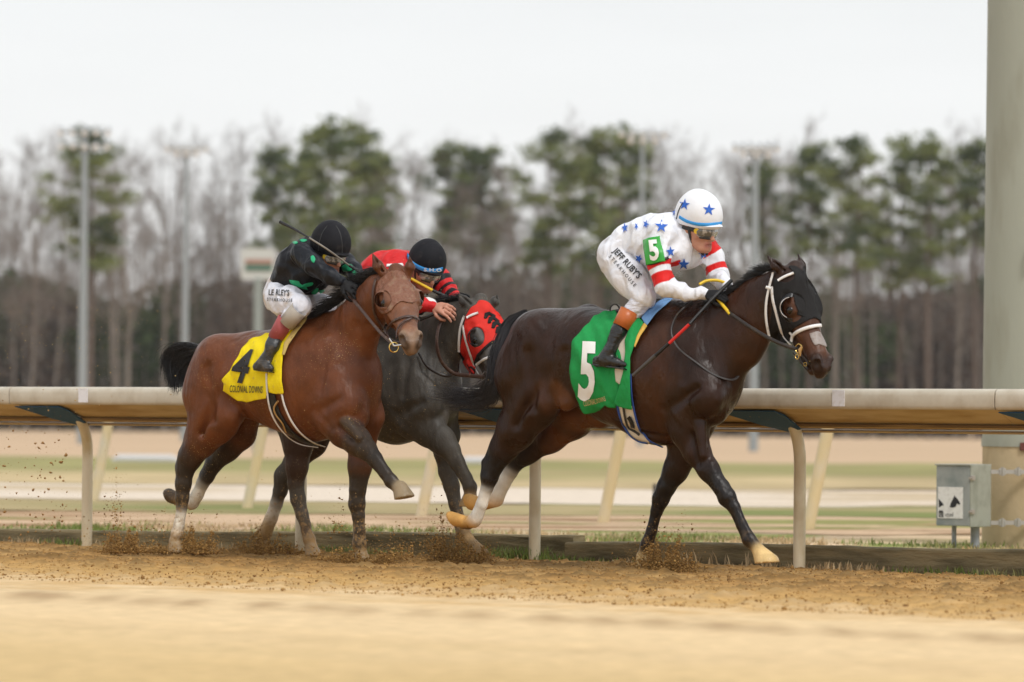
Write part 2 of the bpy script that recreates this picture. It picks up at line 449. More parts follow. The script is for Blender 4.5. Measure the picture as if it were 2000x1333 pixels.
# ------------------------------------------------------------------ materials
def mat(name, color=(0.5, 0.5, 0.5), rough=0.6, spec=0.5, metal=0.0, vcol=False, noise=None, bump=None, sheen=0.0, coat=0.0, var=0.0, extra=None):
    m = bpy.data.materials.new(name); m.use_nodes = True; t = m.node_tree; N = t.nodes; b = N['Principled BSDF']
    b.inputs['Roughness'].default_value = rough; b.inputs['Specular IOR Level'].default_value = spec; b.inputs['Metallic'].default_value = metal
    b.inputs['Sheen Weight'].default_value = sheen; b.inputs['Coat Weight'].default_value = coat
    tc_ = N.new('ShaderNodeTexCoord')
    src = None
    if vcol:
        a = N.new('ShaderNodeAttribute'); a.attribute_name = 'Col'; src = a.outputs['Color']
    else:
        r_ = N.new('ShaderNodeRGB'); r_.outputs[0].default_value = (*color, 1); src = r_.outputs[0]
    if noise:      # (scale, detail, other colour, lo, hi[, stretch])
        nn = N.new('ShaderNodeTexNoise'); nn.inputs['Scale'].default_value = noise[0]; nn.inputs['Detail'].default_value = noise[1]
        mp = N.new('ShaderNodeMapping'); mp.inputs['Scale'].default_value = noise[5] if len(noise) > 5 else (1, 1, 1)
        t.links.new(tc_.outputs['Object'], mp.inputs[0]); t.links.new(mp.outputs[0], nn.inputs['Vector'])
        r2 = N.new('ShaderNodeMapRange'); r2.inputs[1].default_value = noise[3]; r2.inputs[2].default_value = noise[4]; t.links.new(nn.outputs[0], r2.inputs[0])
        mx = N.new('ShaderNodeMix'); mx.data_type = 'RGBA'; t.links.new(r2.outputs[0], mx.inputs[0]); t.links.new(src, mx.inputs[6]); mx.inputs[7].default_value = (*noise[2], 1)
        src = mx.outputs[2]
    if var:
        nn = N.new('ShaderNodeTexNoise'); nn.inputs['Scale'].default_value = 9.0; nn.inputs['Detail'].default_value = 4.0; t.links.new(tc_.outputs['Object'], nn.inputs['Vector'])
        r2 = N.new('ShaderNodeMapRange'); r2.inputs[1].default_value = .3; r2.inputs[2].default_value = .7; r2.inputs[3].default_value = 1 - var; r2.inputs[4].default_value = 1 + var; t.links.new(nn.outputs[0], r2.inputs[0])
        sc_ = N.new('ShaderNodeVectorMath'); sc_.operation = 'SCALE'; t.links.new(src, sc_.inputs[0]); t.links.new(r2.outputs[0], sc_.inputs['Scale']); src = sc_.outputs[0]
    t.links.new(src, b.inputs['Base Color'])
    if bump:       # list of (scale, detail, distance, stretch)
        prev = None
        for (s_, d_, h_, st, *di) in bump:
            nn = N.new('ShaderNodeTexNoise'); nn.inputs['Scale'].default_value = s_; nn.inputs['Detail'].default_value = d_; nn.inputs['Distortion'].default_value = di[0] if di else 0.0
            mp = N.new('ShaderNodeMapping'); mp.inputs['Scale'].default_value = st; t.links.new(tc_.outputs['Object'], mp.inputs[0]); t.links.new(mp.outputs[0], nn.inputs['Vector'])
            bp = N.new('ShaderNodeBump'); bp.inputs['Strength'].default_value = 1.0; bp.inputs['Distance'].default_value = h_
            t.links.new(nn.outputs[0], bp.inputs['Height'])
            if prev is not None: t.links.new(prev, bp.inputs['Normal'])
            prev = bp.outputs[0]
        t.links.new(prev, b.inputs['Normal'])
    if extra: extra(m, t, b)
    return m
# ------------------------------------------------------------------ materials used by riders and horses
M = {}
M['eye'] = mat('eye_gloss', (.006, .004, .003), rough=.06)
_cb = [(6, 2.5, .036, (1, 1, .42), .4), (17, 2.5, .006, (1, 1, .40), .8), (46, 3, .0022, (1, 1, .6), 1.6), (330, 2, .0009, (1, 1, .18))]
def _coat(name, rough, dust=None, splash=.75):
    def ex(m, t, b):
        N = t.nodes; src = b.inputs['Base Color'].links[0].from_socket
        tc_ = N.new('ShaderNodeTexCoord')
        nr = N.new('ShaderNodeTexNoise'); nr.inputs['Scale'].default_value = 5; nr.inputs['Detail'].default_value = 5; t.links.new(tc_.outputs['Object'], nr.inputs['Vector'])
        rr = N.new('ShaderNodeMapRange'); rr.inputs[1].default_value = .3; rr.inputs[2].default_value = .7; rr.inputs[3].default_value = rough - .10; rr.inputs[4].default_value = rough + .14; t.links.new(nr.outputs[0], rr.inputs[0]); t.links.new(rr.outputs[0], b.inputs['Roughness'])
        # sand splashed up the legs
        sp = N.new('ShaderNodeSeparateXYZ'); t.links.new(tc_.outputs['Object'], sp.inputs[0])
        n5 = N.new('ShaderNodeTexNoise'); n5.inputs['Scale'].default_value = 34; n5.inputs['Detail'].default_value = 5; n5.inputs['Roughness'].default_value = .7; t.links.new(tc_.outputs['Object'], n5.inputs['Vector'])
        h5_ = N.new('ShaderNodeMapRange'); h5_.inputs[1].default_value = .62; h5_.inputs[2].default_value = .02; h5_.inputs[3].default_value = .0; h5_.inputs[4].default_value = .30; t.links.new(sp.outputs[2], h5_.inputs[0])
        a5 = N.new('ShaderNodeMath'); a5.operation = 'ADD'; t.links.new(n5.outputs[0], a5.inputs[0]); t.links.new(h5_.outputs[0], a5.inputs[1])
        g5_ = N.new('ShaderNodeMapRange'); g5_.inputs[1].default_value = .66; g5_.inputs[2].default_value = .84; g5_.inputs[4].default_value = splash; t.links.new(a5.outputs[0], g5_.inputs[0])
        m5_ = N.new('ShaderNodeMix'); m5_.data_type = 'RGBA'; t.links.new(g5_.outputs[0], m5_.inputs[0]); t.links.new(src, m5_.inputs[6]); m5_.inputs[7].default_value = (.34, .20, .075, 1); src = m5_.outputs[2]; t.links.new(src, b.inputs['Base Color'])
        if dust:
            n1 = N.new('ShaderNodeTexVoronoi'); n1.inputs['Scale'].default_value = dust[1]; n1.inputs['Randomness'].default_value = 1
            t.links.new(tc_.outputs['Object'], n1.inputs['Vector'])
            n3 = N.new('ShaderNodeTexNoise'); n3.inputs['Scale'].default_value = 3.5; n3.inputs['Detail'].default_value = 3; t.links.new(tc_.outputs['Object'], n3.inputs['Vector'])
            r3 = N.new('ShaderNodeMapRange'); r3.inputs[1].default_value = .42; r3.inputs[2].default_value = .62; r3.inputs[3].default_value = .04; r3.inputs[4].default_value = dust[2]; t.links.new(n3.outputs[0], r3.inputs[0])
            lt = N.new('ShaderNodeMath'); lt.operation = 'LESS_THAN'; t.links.new(n1.outputs['Distance'], lt.inputs[0]); t.links.new(r3.outputs[0], lt.inputs[1])
            sz = N.new('ShaderNodeSeparateXYZ'); t.links.new(tc_.outputs['Object'], sz.inputs[0])
            mx = N.new('ShaderNodeMix'); mx.data_type = 'RGBA'; t.links.new(lt.outputs[0], mx.inputs[0]); t.links.new(src, mx.inputs[6]); mx.inputs[7].default_value = (*dust[0], 1); src = mx.outputs[2]
            # fine tan dust lying on the lower legs
            r4 = N.new('ShaderNodeMapRange'); r4.inputs[1].default_value = .75; r4.inputs[2].default_value = .1; r4.inputs[3].default_value = 0; r4.inputs[4].default_value = .14; t.links.new(sz.outputs[2], r4.inputs[0])
            m2 = N.new('ShaderNodeMix'); m2.data_type = 'RGBA'; t.links.new(r4.outputs[0], m2.inputs[0]); t.links.new(src, m2.inputs[6]); m2.inputs[7].default_value = (.33, .22, .11, 1); src = m2.outputs[2]
            t.links.new(src, b.inputs['Base Color'])
    return mat(name, vcol=True, rough=rough, spec=.27, var=.24, coat=.0, bump=_cb, extra=ex)
M['coat5'] = _coat('dark_bay_coat', .31, splash=.15)
M['coat4'] = _coat('bay_coat', .38, ((.48, .32, .13), 84, .16))
M['coat3'] = _coat('grey_coat', .50, ((.42, .30, .14), 80, .15))
_cl = [(6, 1.5, .042, (1, 1, .55), 1.6), (17, 2.0, .006, (.7, 1, .8), 1.6), (420, 2, .0005, (1, 1, 1))]
def cloth(name, c, rough=.8, var=.05, vcol=False, b=_cl, sheen=.0): return mat(name, c, rough=rough, spec=.25, var=var, bump=b, sheen=sheen, vcol=vcol)
M['silk5'] = cloth('white_silks', (.8, .8, .8), vcol=True, rough=.55)
M['silk4'] = cloth('black_silks', (.02, .02, .025), vcol=True, rough=.45)
M['silk3'] = cloth('red_silks', (.6, .02, .02), vcol=True, rough=.55)
M['skin'] = mat('skin', vcol=True, rough=.5, spec=.4, var=.06, bump=[(120, 3, .0008, (1, 1, 1))])
def _dirtywhite(m, t, b): pass
M['breeches'] = mat('white_breeches', (.72, .73, .78), rough=.7, spec=.25, noise=(7, 4, (.50, .40, .27), .60, .80), bump=_cl)
M['breeches4'] = mat('muddied_breeches', (.72, .73, .80), rough=.7, spec=.25, noise=(8, 5, (.42, .27, .12), .55, .72), bump=_cl)
M['sock'] = mat('stocking', (.66, .66, .72), rough=.6, spec=.3, bump=[(30, 3, .010, (.5, .5, 3.0))])
M['boot'] = mat('black_leather', (.010, .010, .011), rough=.28, spec=.6, bump=[(22, 3, .010, (1, 1, 2.2)), (200, 2, .0006, (1, 1, 1))])
M['boot4'] = mat('dusty_boot', (.022, .024, .028), rough=.35, spec=.6, noise=(14, 4, (.16, .12, .08), .5, .8), bump=[(22, 3, .008, (1, 1, 2.2))])
M['boottop'] = mat('tan_boot_top', (.46, .115, .022), rough=.38, spec=.5, var=.12)
M['redtop'] = mat('red_boot_top', (.36, .075, .075), rough=.55, spec=.4, var=.15, bump=[(40, 3, .004, (1, 1, 1))])
M['tube'] = mat('grey_gaiter', (.40, .36, .31), rough=.5, spec=.5, noise=(9, 4, (.20, .14, .09), .5, .75))
M['glove'] = mat('black_glove', (.007, .007, .008), rough=.65, spec=.25, bump=[(80, 3, .002, (1, 1, 1))])
M['helmet5'] = mat('white_helmet_cover', (.80, .82, .87), rough=.55, spec=.35, bump=[(9, 2, .006, (1, 1, 1))])
M['helmetB'] = mat('black_helmet_cover', (.008, .008, .011), rough=.7, spec=.22, noise=(18, 4, (.045, .038, .034), .58, .9), bump=[(9, 2, .005, (1, 1, 1)), (300, 2, .0006, (1, 1, 1))])
M['blue'] = mat('royal_blue', (.012, .11, .52), rough=.6)
M['sky_blue'] = mat('light_blue_band', (.03, .30, .72), rough=.6)
M['white'] = mat('white_leather', (.76, .75, .74), rough=.42, spec=.4, noise=(26, 3, (.55, .47, .40), .58, .8))
M['print_white'] = mat('white_print', (.82, .82, .80), rough=.6)
M['print_black'] = mat('black_print', (.012, .012, .014), rough=.6)
M['print_tan'] = mat('tan_print', (.58, .45, .22), rough=.6)
M['print_green'] = mat('green_print', (.01, .36, .16), rough=.55)
M['red'] = mat('red_band', (.62, .015, .012), rough=.55)
M['hood_black'] = cloth('black_hood_cloth', (.012, .011, .011), rough=.75, b=[(30, 3, .003, (1, 1, 1)), (500, 1, .0006, (1, 1, 1))])
M['hood_red'] = cloth('red_hood_cloth', (.66, .028, .018), rough=.7, b=[(18, 3, .006, (1, 1, 1)), (500, 1, .0005, (1, 1, 1))])
M['hood_brown'] = mat('brown_hood', (.20, .082, .045), rough=.5, spec=.4, noise=(20, 4, (.30, .19, .12), .5, .8), bump=[(16, 5, .028, (1, 1, .5)), (60, 4, .006, (1, 1, .7))])
M['leather'] = mat('brown_leather', (.055, .026, .018), rough=.40, spec=.5, noise=(40, 3, (.17, .11, .07), .55, .8))
M['dkleather'] = mat('dark_leather', (.022, .017, .015), rough=.38, spec=.5, noise=(50, 3, (.10, .075, .055), .55, .85))
M['tanleather'] = mat('tan_leather', (.42, .24, .08), rough=.5)
M['brass'] = mat('brass', (.70, .48, .15), rough=.25, metal=1.0)
M['steel'] = mat('steel', (.55, .55, .55), rough=.25, metal=1.0)
M['yellow'] = mat('yellow_rubber', (.78, .52, .02), rough=.5, var=.1)
M['blackrubber'] = mat('black_rubber', (.008, .008, .008), rough=.5, bump=[(60, 2, .004, (1, 1, 1))])
M['green_cloth'] = cloth('green_saddle_towel', (.016, .30, .075), rough=.8, b=[(11, 3, .028, (1, 1, .55)), (500, 1, .0006, (1, 1, 1))])
M['yellow_cloth'] = mat('yellow_saddle_towel', (.84, .66, .010), rough=.8, spec=.25, noise=(30, 4, (.50, .36, .10), .62, .85), bump=[(11, 3, .024, (1, 1, .6)), (500, 1, .0006, (1, 1, 1))])
M['cream'] = mat('cream_girth', (.66, .60, .50), rough=.7, var=.1, bump=[(30, 3, .004, (1, 1, 1))])
M['blue_pad'] = cloth('light_blue_pad', (.20, .40, .74), rough=.8)
M['yellow_pad'] = cloth('ochre_pad', (.72, .46, .10), rough=.8)
M['blue_trim'] = mat('blue_binding', (.015, .065, .30), rough=.5)
M['lens'] = mat('goggle_lens', (.10, .095, .085), rough=.06, spec=.9, coat=.6, noise=(22, 2, (.45, .42, .38), .5, .6))
M['goggle_frame'] = mat('goggle_frame', (.02, .02, .02), rough=.4)
def hair_mat(name, c):
    m = mat(name, c, rough=.42, spec=.5, var=.2); return m
M['hair_black'] = hair_mat('black_hair', (.010, .009, .010))
M['hair_grey'] = hair_mat('grey_black_hair', (.030, .028, .032))
# ------------------------------------------------------------------ the ground
def vnoise(x, y, seed=0):
    """smooth value noise, vectorised"""
    xi = np.floor(x).astype(np.int64); yi = np.floor(y).astype(np.int64); fx = x - xi; fy = y - yi
    fx = fx * fx * (3 - 2 * fx); fy = fy * fy * (3 - 2 * fy)
    def h(a, b):
        n = (a * 374761393 + b * 668265263 + seed * 1442695) & 0x7fffffff
        n = ((n ^ (n >> 13)) * 1274126177) & 0x7fffffff
        return ((n ^ (n >> 16)) & 0xffff) / 65535.0
    return (h(xi, yi) * (1 - fx) + h(xi + 1, yi) * fx) * (1 - fy) + (h(xi, yi + 1) * (1 - fx) + h(xi + 1, yi + 1) * fx) * fy
def fbm(x, y, oct_=4, seed=0):
    v = 0; a = .5; t = 0
    for i in range(oct_): v = v + a * vnoise(x * 2 ** i, y * 2 ** i, seed + i * 17); t += a; a *= .55
    return v / t
def ab(a, b, z=0.0):
    """rail coordinates: a along, b towards the track"""
    return RA + RF * a + RN * b + RU * z
def ss(x, a, b):
    t = np.clip((x - a) / (b - a), 0, 1); return t * t * (3 - 2 * t)
def lerp(c0, c1, t): return np.asarray(c0)[None, :] * (1 - t[:, None]) + np.asarray(c1)[None, :] * t[:, None]
# far-reaching ground sheet
g = MB(); g.add([(-1500, -60, -.03), (1500, -60, -.03), (1500, 2600, -.03), (-1500, 2600, -.03)], [(0, 1, 2, 3)])
m_far = mat('far_dirt', (.56, .40, .26), rough=.95, spec=.1, noise=(.05, 3, (.46, .33, .21), .4, .7, (.4, 2.5, 1)), var=.04)
tag(g.build('ground', m_far), kind='structure')
# race track: loose sand, churned beside the rail, harrowed and pale further out
sb_ = np.concatenate([np.arange(-.75, 5.2, .024), np.arange(5.2, 9, .05), np.arange(9, 20, .12)])
sa_ = np.arange(-9.5, 9.5, .03)
A_, B_ = np.meshgrid(sa_, sb_, indexing='ij'); A_ = A_.ravel(); B_ = B_.ravel()
n1 = fbm(A_ * 9, B_ * 9, 4, 3); n2 = fbm(A_ * 2.2, B_ * 3.2, 3, 9); n3 = fbm(A_ * 26, B_ * 26, 2, 5)
churn = 1 - ss(B_ + (n2 - .5) * 1.6, 4.0, 5.0)
Zt = churn * ((n1 - .5) * .030 + np.maximum(n1 - .62, 0) * .09 + (n3 - .5) * .020 + (n2 - .5) * .02) + (1 - churn) * (fbm(A_ * 3, B_ * 9, 2, 2) - .5) * .004
_ph1 = A_ * 2 * math.pi / .36 + 2.2 * np.sin(A_ * .9)
_row0 = np.exp(-((B_ - 6.25 - .10 * np.sin(A_ * 1.3)) / .50) ** 2) * ss(np.sin(_ph1) * .5 + .5 + (n2 - .5) * .8, .35, .9) + .35 * np.exp(-((B_ - 7.6) / .25) ** 2) * ss(n2, .4, .7)
Xw = RA[0] + A_ * RF[0] + B_ * RN[0]; Yw = RA[1] + A_ * RF[1] + B_ * RN[1]; row = np.zeros(len(A_)); _rb = np.random.RandomState(12)
for _k in range(44):
    _a = -7.2 + _k * .33 + _rb.normal() * .035; _c = ab(_a, 6.3 + _rb.normal() * .06); _m = np.abs(A_ - _a) < 2.0
    row[_m] += (.55 + .5 * _rb.rand()) * np.exp(-((Xw[_m] - _c[0]) / (.085 + .03 * _rb.rand())) ** 2 - ((Yw[_m] - _c[1]) / .50) ** 2)
for _k in range(24):
    _a = -7 + _k * .6 + _rb.normal() * .1; _c = ab(_a, 8.3 + _rb.normal() * .1); _m = np.abs(A_ - _a) < 2.0
    row[_m] += .22 * np.exp(-((Xw[_m] - _c[0]) / .22) ** 2 - ((Yw[_m] - _c[1]) / .22) ** 2)
Zt += row * .006
Zt -= ss(-B_, .0, .6) * .05
c_t = lerp((.48, .290, .110), (.41, .230, .078), ss(n2, .35, .65))
c_t = c_t * (1 - ss(n1, .52, .70) * .45 * churn)[:, None] * (1 - ss(n3, .55, .8) * .35 * churn)[:, None]
pale = lerp((.71, .53, .31), (.60, .43, .21), ss(B_ + n2, 7.0, 11.5)) * (.93 + .14 * fbm(A_ * .8, B_ * 2.5, 3, 19))[:, None]
tt = ss(B_ + (n2 - .5) * 2.2 + (n1 - .5) * .8, 3.2, 6.0); c_t = c_t * (1 - tt[:, None]) + pale * tt[:, None]
c_t = c_t * (1 - np.clip(row, 0, 1)[:, None] * .55) + np.array((.24, .135, .06)) * np.clip(row, 0, 1)[:, None] * .55; mid = ss(B_ + (n2 - .5), 2.2, 3.6) * (1 - tt)
c_t = c_t * (1 - mid[:, None] * .5) + np.array((.60, .37, .135)) * mid[:, None] * .5
verge = ss(-B_ + (n1 - .5) * .3, .02, .25); c_t = c_t * (1 - verge[:, None]) + np.array((.26, .19, .10)) * verge[:, None]
Vt = RA + A_[:, None] * RF + B_[:, None] * RN + Zt[:, None] * RU
na, nb_ = len(sa_), len(sb_); I = np.arange(na * nb_).reshape(na, nb_)
Ft = np.stack([I[:-1, :-1], I[:-1, 1:], I[1:, 1:], I[1:, :-1]], -1).reshape(-1, 4)
tr = mesh_np('race_track', Vt, Ft, mat('track_sand', vcol=True, rough=.95, spec=.12, var=.12, bump=[(70, 4, .005, (1, 1, 1)), (240, 3, .002, (1, 1, 1))]), None, True, c_t)
tag(tr, kind='structure')
def track_z(P):
    v = P - RA; a = v @ RF; b = v @ RN
    i = int(np.clip(np.searchsorted(sa_, a), 0, na - 1)); j = int(np.clip(np.searchsorted(sb_, b), 0, nb_ - 1)); return Zt[i * nb_ + j]
# infield bands behind the rail: verge, dirt, turf, path, turf; each a sheet a few millimetres over the last
def band(name, Y0, Y1, z, colf, mt, step=(.6, .25), x=60, jag=.5, rot=0.0):
    xs = np.arange(-x, x, step[0] * 2); ys = np.linspace(0, 1, max(6, int((Y1 - Y0) / (step[1] * 4))))
    X, T = np.meshgrid(xs, ys, indexing='ij'); X = X.ravel(); T = T.ravel()
    e0 = Y0 + (fbm(X * .35, X * 0 + Y0, 3, 7) - .5) * jag * 2; e1 = Y1 + (fbm(X * .3, X * 0 + Y1, 3, 8) - .5) * jag * 3
    Yv = e0 + (e1 - e0) * T + X * rot; Z = np.full(len(X), z) + (fbm(X * .8, Yv * .8, 3, 4) - .5) * .0
    I = np.arange(len(X)).reshape(len(xs), len(ys)); F = np.stack([I[:-1, :-1], I[1:, :-1], I[1:, 1:], I[:-1, 1:]], -1).reshape(-1, 4)
    return tag(mesh_np(name, np.stack([X, Yv, Z], 1), F, mt, None, True, colf(X, Yv)), kind='structure')
def mix3(X, Y):
    c = lerp((.56, .40, .26), (.31, .19, .10), ss(fbm(X * .5, Y * 1.8, 3, 31), .48, .60)); t = ss(fbm(X * .35, Y * .7, 3, 35), .56, .64)[:, None]
    return c * (1 - t) + np.array((.27, .26, .095)) * t
mg = mat('turf', vcol=True, rough=.95, spec=.1, noise=(1.2, 5, (.33, .27, .13), .48, .72, (.5, .5, 1)), bump=[(14, 3, .03, (1, 1, 1))])
md = mat('bare_dirt', vcol=True, rough=.95, spec=.1, var=.14, bump=[(6, 4, .05, (.4, 2, 1))])
band('verge', 22.0, 34.5, -.026, lambda X, Y: lerp((.60, .45, .29), (.24, .27, .08), ss(fbm(X * 1.3, Y * .8, 4, 21), .50, .60)) * (.75 + .5 * fbm(X * 4, Y * 3, 3, 23))[:, None], mg, step=(.08, .04), x=14, jag=.6)
band('dirt_strip', 34.2, 40.5, -.022, mix3, md, step=(.15, .06), x=24, jag=1.6)
band('turf_strip', 40.2, 46.0, -.018, lambda X, Y: lerp((.20, .225, .075), (.40, .32, .17), ss(fbm(X * .3, Y * .5, 4, 41), .44, .60)), mg, step=(.3, .1), x=30, jag=1.3)
band('gravel_path', 45.8, 57.5, -.014, lambda X, Y: lerp((.68, .58, .47), (.52, .41, .27), ss(fbm(X * .2, Y * .5, 3, 51), .46, .66)), md, step=(.3, .2), x=40, jag=1.4)
band('turf_course', 57.2, 99.0, -.010, lambda X, Y: lerp((.50, .385, .22), (.30, .28, .115), ss(Y + (fbm(X * .13, Y * .13, 4, 61) - .5) * 34, 60, 80)) * (.70 + .6 * fbm(X * .45, Y * .12, 4, 66))[:, None], mg, step=(.5, .5), x=60, jag=3.0)
# kerb timbers
def beam(name, label, a0, a1, b0, hh, wd, seed):
    rs = np.random.RandomState(seed); n = 90; V = []; F = []
    for i in range(n + 1):
        a = a0 + (a1 - a0) * i / n; h = hh[0] + (hh[1] - hh[0]) * i / n
        for (db, z) in ((-wd / 2, -.05), (-wd / 2, h), (-wd / 2 + .012, h + .006), (wd / 2 - .012, h + .004), (wd / 2, h - .008), (wd / 2, -.05)):
            V.append(ab(a, b0 + db + rs.normal() * .0015, z + rs.normal() * .0018 + .006 * math.sin(a * 1.7 + seed)))
    for i in range(n):
        for k in range(5): F.append((i * 6 + k, i * 6 + k + 1, (i + 1) * 6 + k + 1, (i + 1) * 6 + k))
    F.append(tuple(range(6))); F.append(tuple(n * 6 + k for k in range(5, -1, -1)))
    o = mesh_np(name, V, F, M_timber, None, False)
    return tag(o, label, 'timber kerb', 'timber kerbs under the rail')
M_timber = mat('weathered_timber', (.27, .215, .12), rough=.9, spec=.15, noise=(5, 6, (.14, .115, .066), .42, .66, (.5, .5, 3)), bump=[(9, 5, .025, (.6, .6, 3)), (60, 4, .004, (1, 1, 1))])
def rail_a(px, b=0.0): return (Frame(b).P(px, 1000) - RA) @ RF
beam('timber_kerb', 'weathered timber kerb beam in front, running under the right half of the rail', rail_a(1115, -.22), 7.5, -.22, (.115, .22), .13, 3)
beam('timber_kerb', 'weathered timber kerb beam set further back under the left half of the rail', -10.5, rail_a(1132, -.42), -.42, (.02, .155), .13, 8)
# ---- running rail
M_rail = mat('rail_cover', (.55, .50, .41), rough=.5, spec=.4, noise=(9, 6, (.44, .38, .29), .42, .72, (1, 1, .8)), bump=[(50, 3, .0015, (1, 1, .3))])
def _underdirt(m, t, b):
    pass
M_under = mat('rail_underside', (.52, .385, .19), rough=.55, spec=.3, noise=(5, 5, (.38, .25, .095), .42, .68, (.6, .6, 6)), bump=[(30, 3, .002, (1, 1, 1))])
M_post = mat('cream_post', (.66, .58, .42), rough=.4, spec=.5, noise=(6, 5, (.46, .34, .16), .50, .80, (1, 1, .6)), bump=[(70, 3, .0008, (1, 1, .4))])
M_post2 = mat('ochre_post', (.66, .53, .30), rough=.5, noise=(3, 3, (.62, .55, .42), .4, .7))
def extrude(prof, a0, a1, name, mt, parent, n=24, closed=False):
    V = []; F = []; k = len(prof)
    for i in range(n + 1):
        for (b, z) in prof: V.append(ab(a0 + (a1 - a0) * i / n, b, z))
    for i in range(n):
        for j in range(k if closed else k - 1):
            j2 = (j + 1) % k; F.append((i * k + j, i * k + j2, (i + 1) * k + j2, (i + 1) * k + j))
    if closed: F.append(tuple(range(k))[::-1]); F.append(tuple(n * k + j for j in range(k)))
    o = mesh_np(name, V, F, mt, parent, True)
    if hasattr(o.data, 'set_sharp_from_angle'): o.data.set_sharp_from_angle(angle=math.radians(40))
    return o
RR = empty('running_rail', ab(0, 0, 0), 'cream safety rail with wide curved cover on bent posts behind the horses', 'rail')
seams = [-12.0, rail_a(15, .30), rail_a(1941, .30), 9.0]
shell = [(-.10, .99), (-.06, 1.045), (.10, 1.088), (.24, 1.102), (.275, 1.098), (.292, 1.085), (.298, 1.06), (.298, 1.0), (.292, .985), (.280, .978), (.272, .978), (.272, 1.06), (.20, 1.075), (-.05, 1.02), (-.085, .985)]
for i in range(3):
    extrude(shell, seams[i] + .004, seams[i + 1] - .004, 'rail_cover', M_rail, RR, closed=True, n=30)
    extrude([(.270, .984), (.10, .905), (.03, .872), (.0, .862), (-.03, .862), (-.03, .868), (0, .868), (.03, .878), (.10, .911), (.270, .990)], seams[i] + .002, seams[i + 1] - .002, 'rail_underside', M_under, RR, closed=True, n=30)
extrude([(.085, .893), (.095, .886), (.08, .872), (.062, .872), (.062, .885)], -12, 9, 'rail_rib', mat('rib_grime', (.15, .09, .035), rough=.8, noise=(3, 4, (.30, .20, .08), .5, .7, (.5, .5, 4))), RR, closed=True)
extrude([(-.03, .856), (.0, .846), (-.02, .836), (-.05, .836), (-.06, .850), (-.05, .858)], -12, 9, 'rail_lower_edge', M_under, RR, closed=True)
for px in (-260, 168, 586, 1043, 1560, 2120):
    a = rail_a(px, -.02)
    mb = MB(); pts = catmull([(0, 0, -.12, 0), (0, 0, .35, 0), (0, 0, .66, 0), (0, .012, .76, 0), (0, .055, .85, 0), (0, .11, .92, 0)], 22)
    C = [(-.0, -.15), (-.0, .3), (-.0, .62), (.006, .72), (.03, .80), (.07, .87), (.12, .93)]
    P_ = catmull([(c[0] * 10, c[1] * 10) for c in C], 24) / 10
    mb.tube([ab(a, -.03 + p[0], p[1]) for p in P_], .0375, 20)
    mb.build('rail_post', M_post, RR, True)
    # dark gusset sheet between post head and cover
    gq = MB(); V = [ab(a - .42, .262, .974), ab(a + .0, .262, .974), ab(a + .045, .21, .948), ab(a + .06, .05, .866), ab(a - .05, .02, .850), ab(a - .19, .12, .892)]
    V2 = [v - RU * .006 + RN * .003 for v in V]; V3 = [v - RU * .012 + RN * .006 for v in V]
    gq.add(V2 + V3, [(0, 1, 2, 3, 4, 5), (11, 10, 9, 8, 7, 6)] + [(i, (i + 1) % 6, (i + 1) % 6 + 6, i + 6) for i in range(6)])
    gq.build('rail_gusset', mat('dark_blue_cover', (.008, .060, .13), rough=.6, noise=(60, 2, (.35, .22, .08), .70, .74)), RR)
for px in (160, 1636):
    a = rail_a(px, .30); mb = MB(); mb.box(ab(a, .3005, 1.043), (.088, .004, .098), (RF, RN, RU), bev=.0015); mb.build('reflector', mat('white_sticker', (.74, .73, .76), rough=.5, noise=(30, 3, (.60, .56, .52), .5, .8)), RR)
# second rail: leaning gooseneck posts of the turf course rail behind
R2 = empty('turf_rail', gnd(1000, 38), 'blurred cream rail on leaning posts standing behind the near rail', 'rail')
bases = [(-170, 46.5), (185, 45.6), (485, 42.2), (825, 39.6), (1180, 37.6), (1580, 35.8), (2050, 34.0)]
tops = []
for px, Y in bases:
    p0 = gnd(px, Y, -.05); p3 = p0 + np.array([.20, -.05, 1.09]); tops.append(p3 + np.array([.05, 0, -.02]))
    mb = MB(); mb.tube(catmull([p0, p0 + [.075, 0, .40], p0 + [.15, -.02, .80], p3], 14), .056, 14); mb.build('rail_post', M_post2, R2, True)
mb = MB(); mb.tube(tops, .055, 12); mb.build('rail_pipe', M_post2, R2, True)
# ---- big column at the right edge with its electric box
M_galv = mat('painted_column', (.33, .335, .275), rough=.55, spec=.4, noise=(5, 5, (.27, .265, .205), .45, .70, (1, 1, .25)), bump=[(30, 3, .0015, (1, 1, .3))])
M_conc = mat('concrete_column', (.50, .385, .235), rough=.85, spec=.2, noise=(4, 6, (.30, .215, .12), .45, .68, (1, 1, .3)), bump=[(20, 5, .004, (1, 1, 1))])
PY = 31.2; pc = gnd(2007, PY)
PL = empty('lighting_column', pc, 'thick grey green column on a concrete base at the right edge', 'column')
def colm(z0, z1, r0, r1, name, mt, n=48, oct_=None):
    mb = MB(); mb.tube([pc + RU * z0, pc + RU * (z0 + z1) / 2, pc + RU * z1], [r0, (r0 + r1) / 2, r1], n); return mb.build(name, mt, PL, True)
colm(-.1, .735, .338, .336, 'concrete_base', M_conc); colm(.733, .80, .345, .345, 'collar', M_galv); colm(.80, 22, .338, .215, 'shaft', M_galv)
mb = MB(); d_ = np.array([-.30, -.95, 0]); mb.box(pc + d_ / np.linalg.norm(d_) * .345 + RU * .735 + np.array([.05, 0, 0]), (.08, .05, .06), bev=.005); mb.build('clip', mat('rust', (.12, .035, .025), rough=.8), PL)
mb = MB(); mb.tube([pc + np.array([-.04, -.32, 2.1]), pc + np.array([-.04, -.40, 2.12]), pc + np.array([-.04, -.40, 2.22]), pc + np.array([-.04, -.32, 2.26])], .012, 8); mb.build('bracket', M_galv, PL, True)
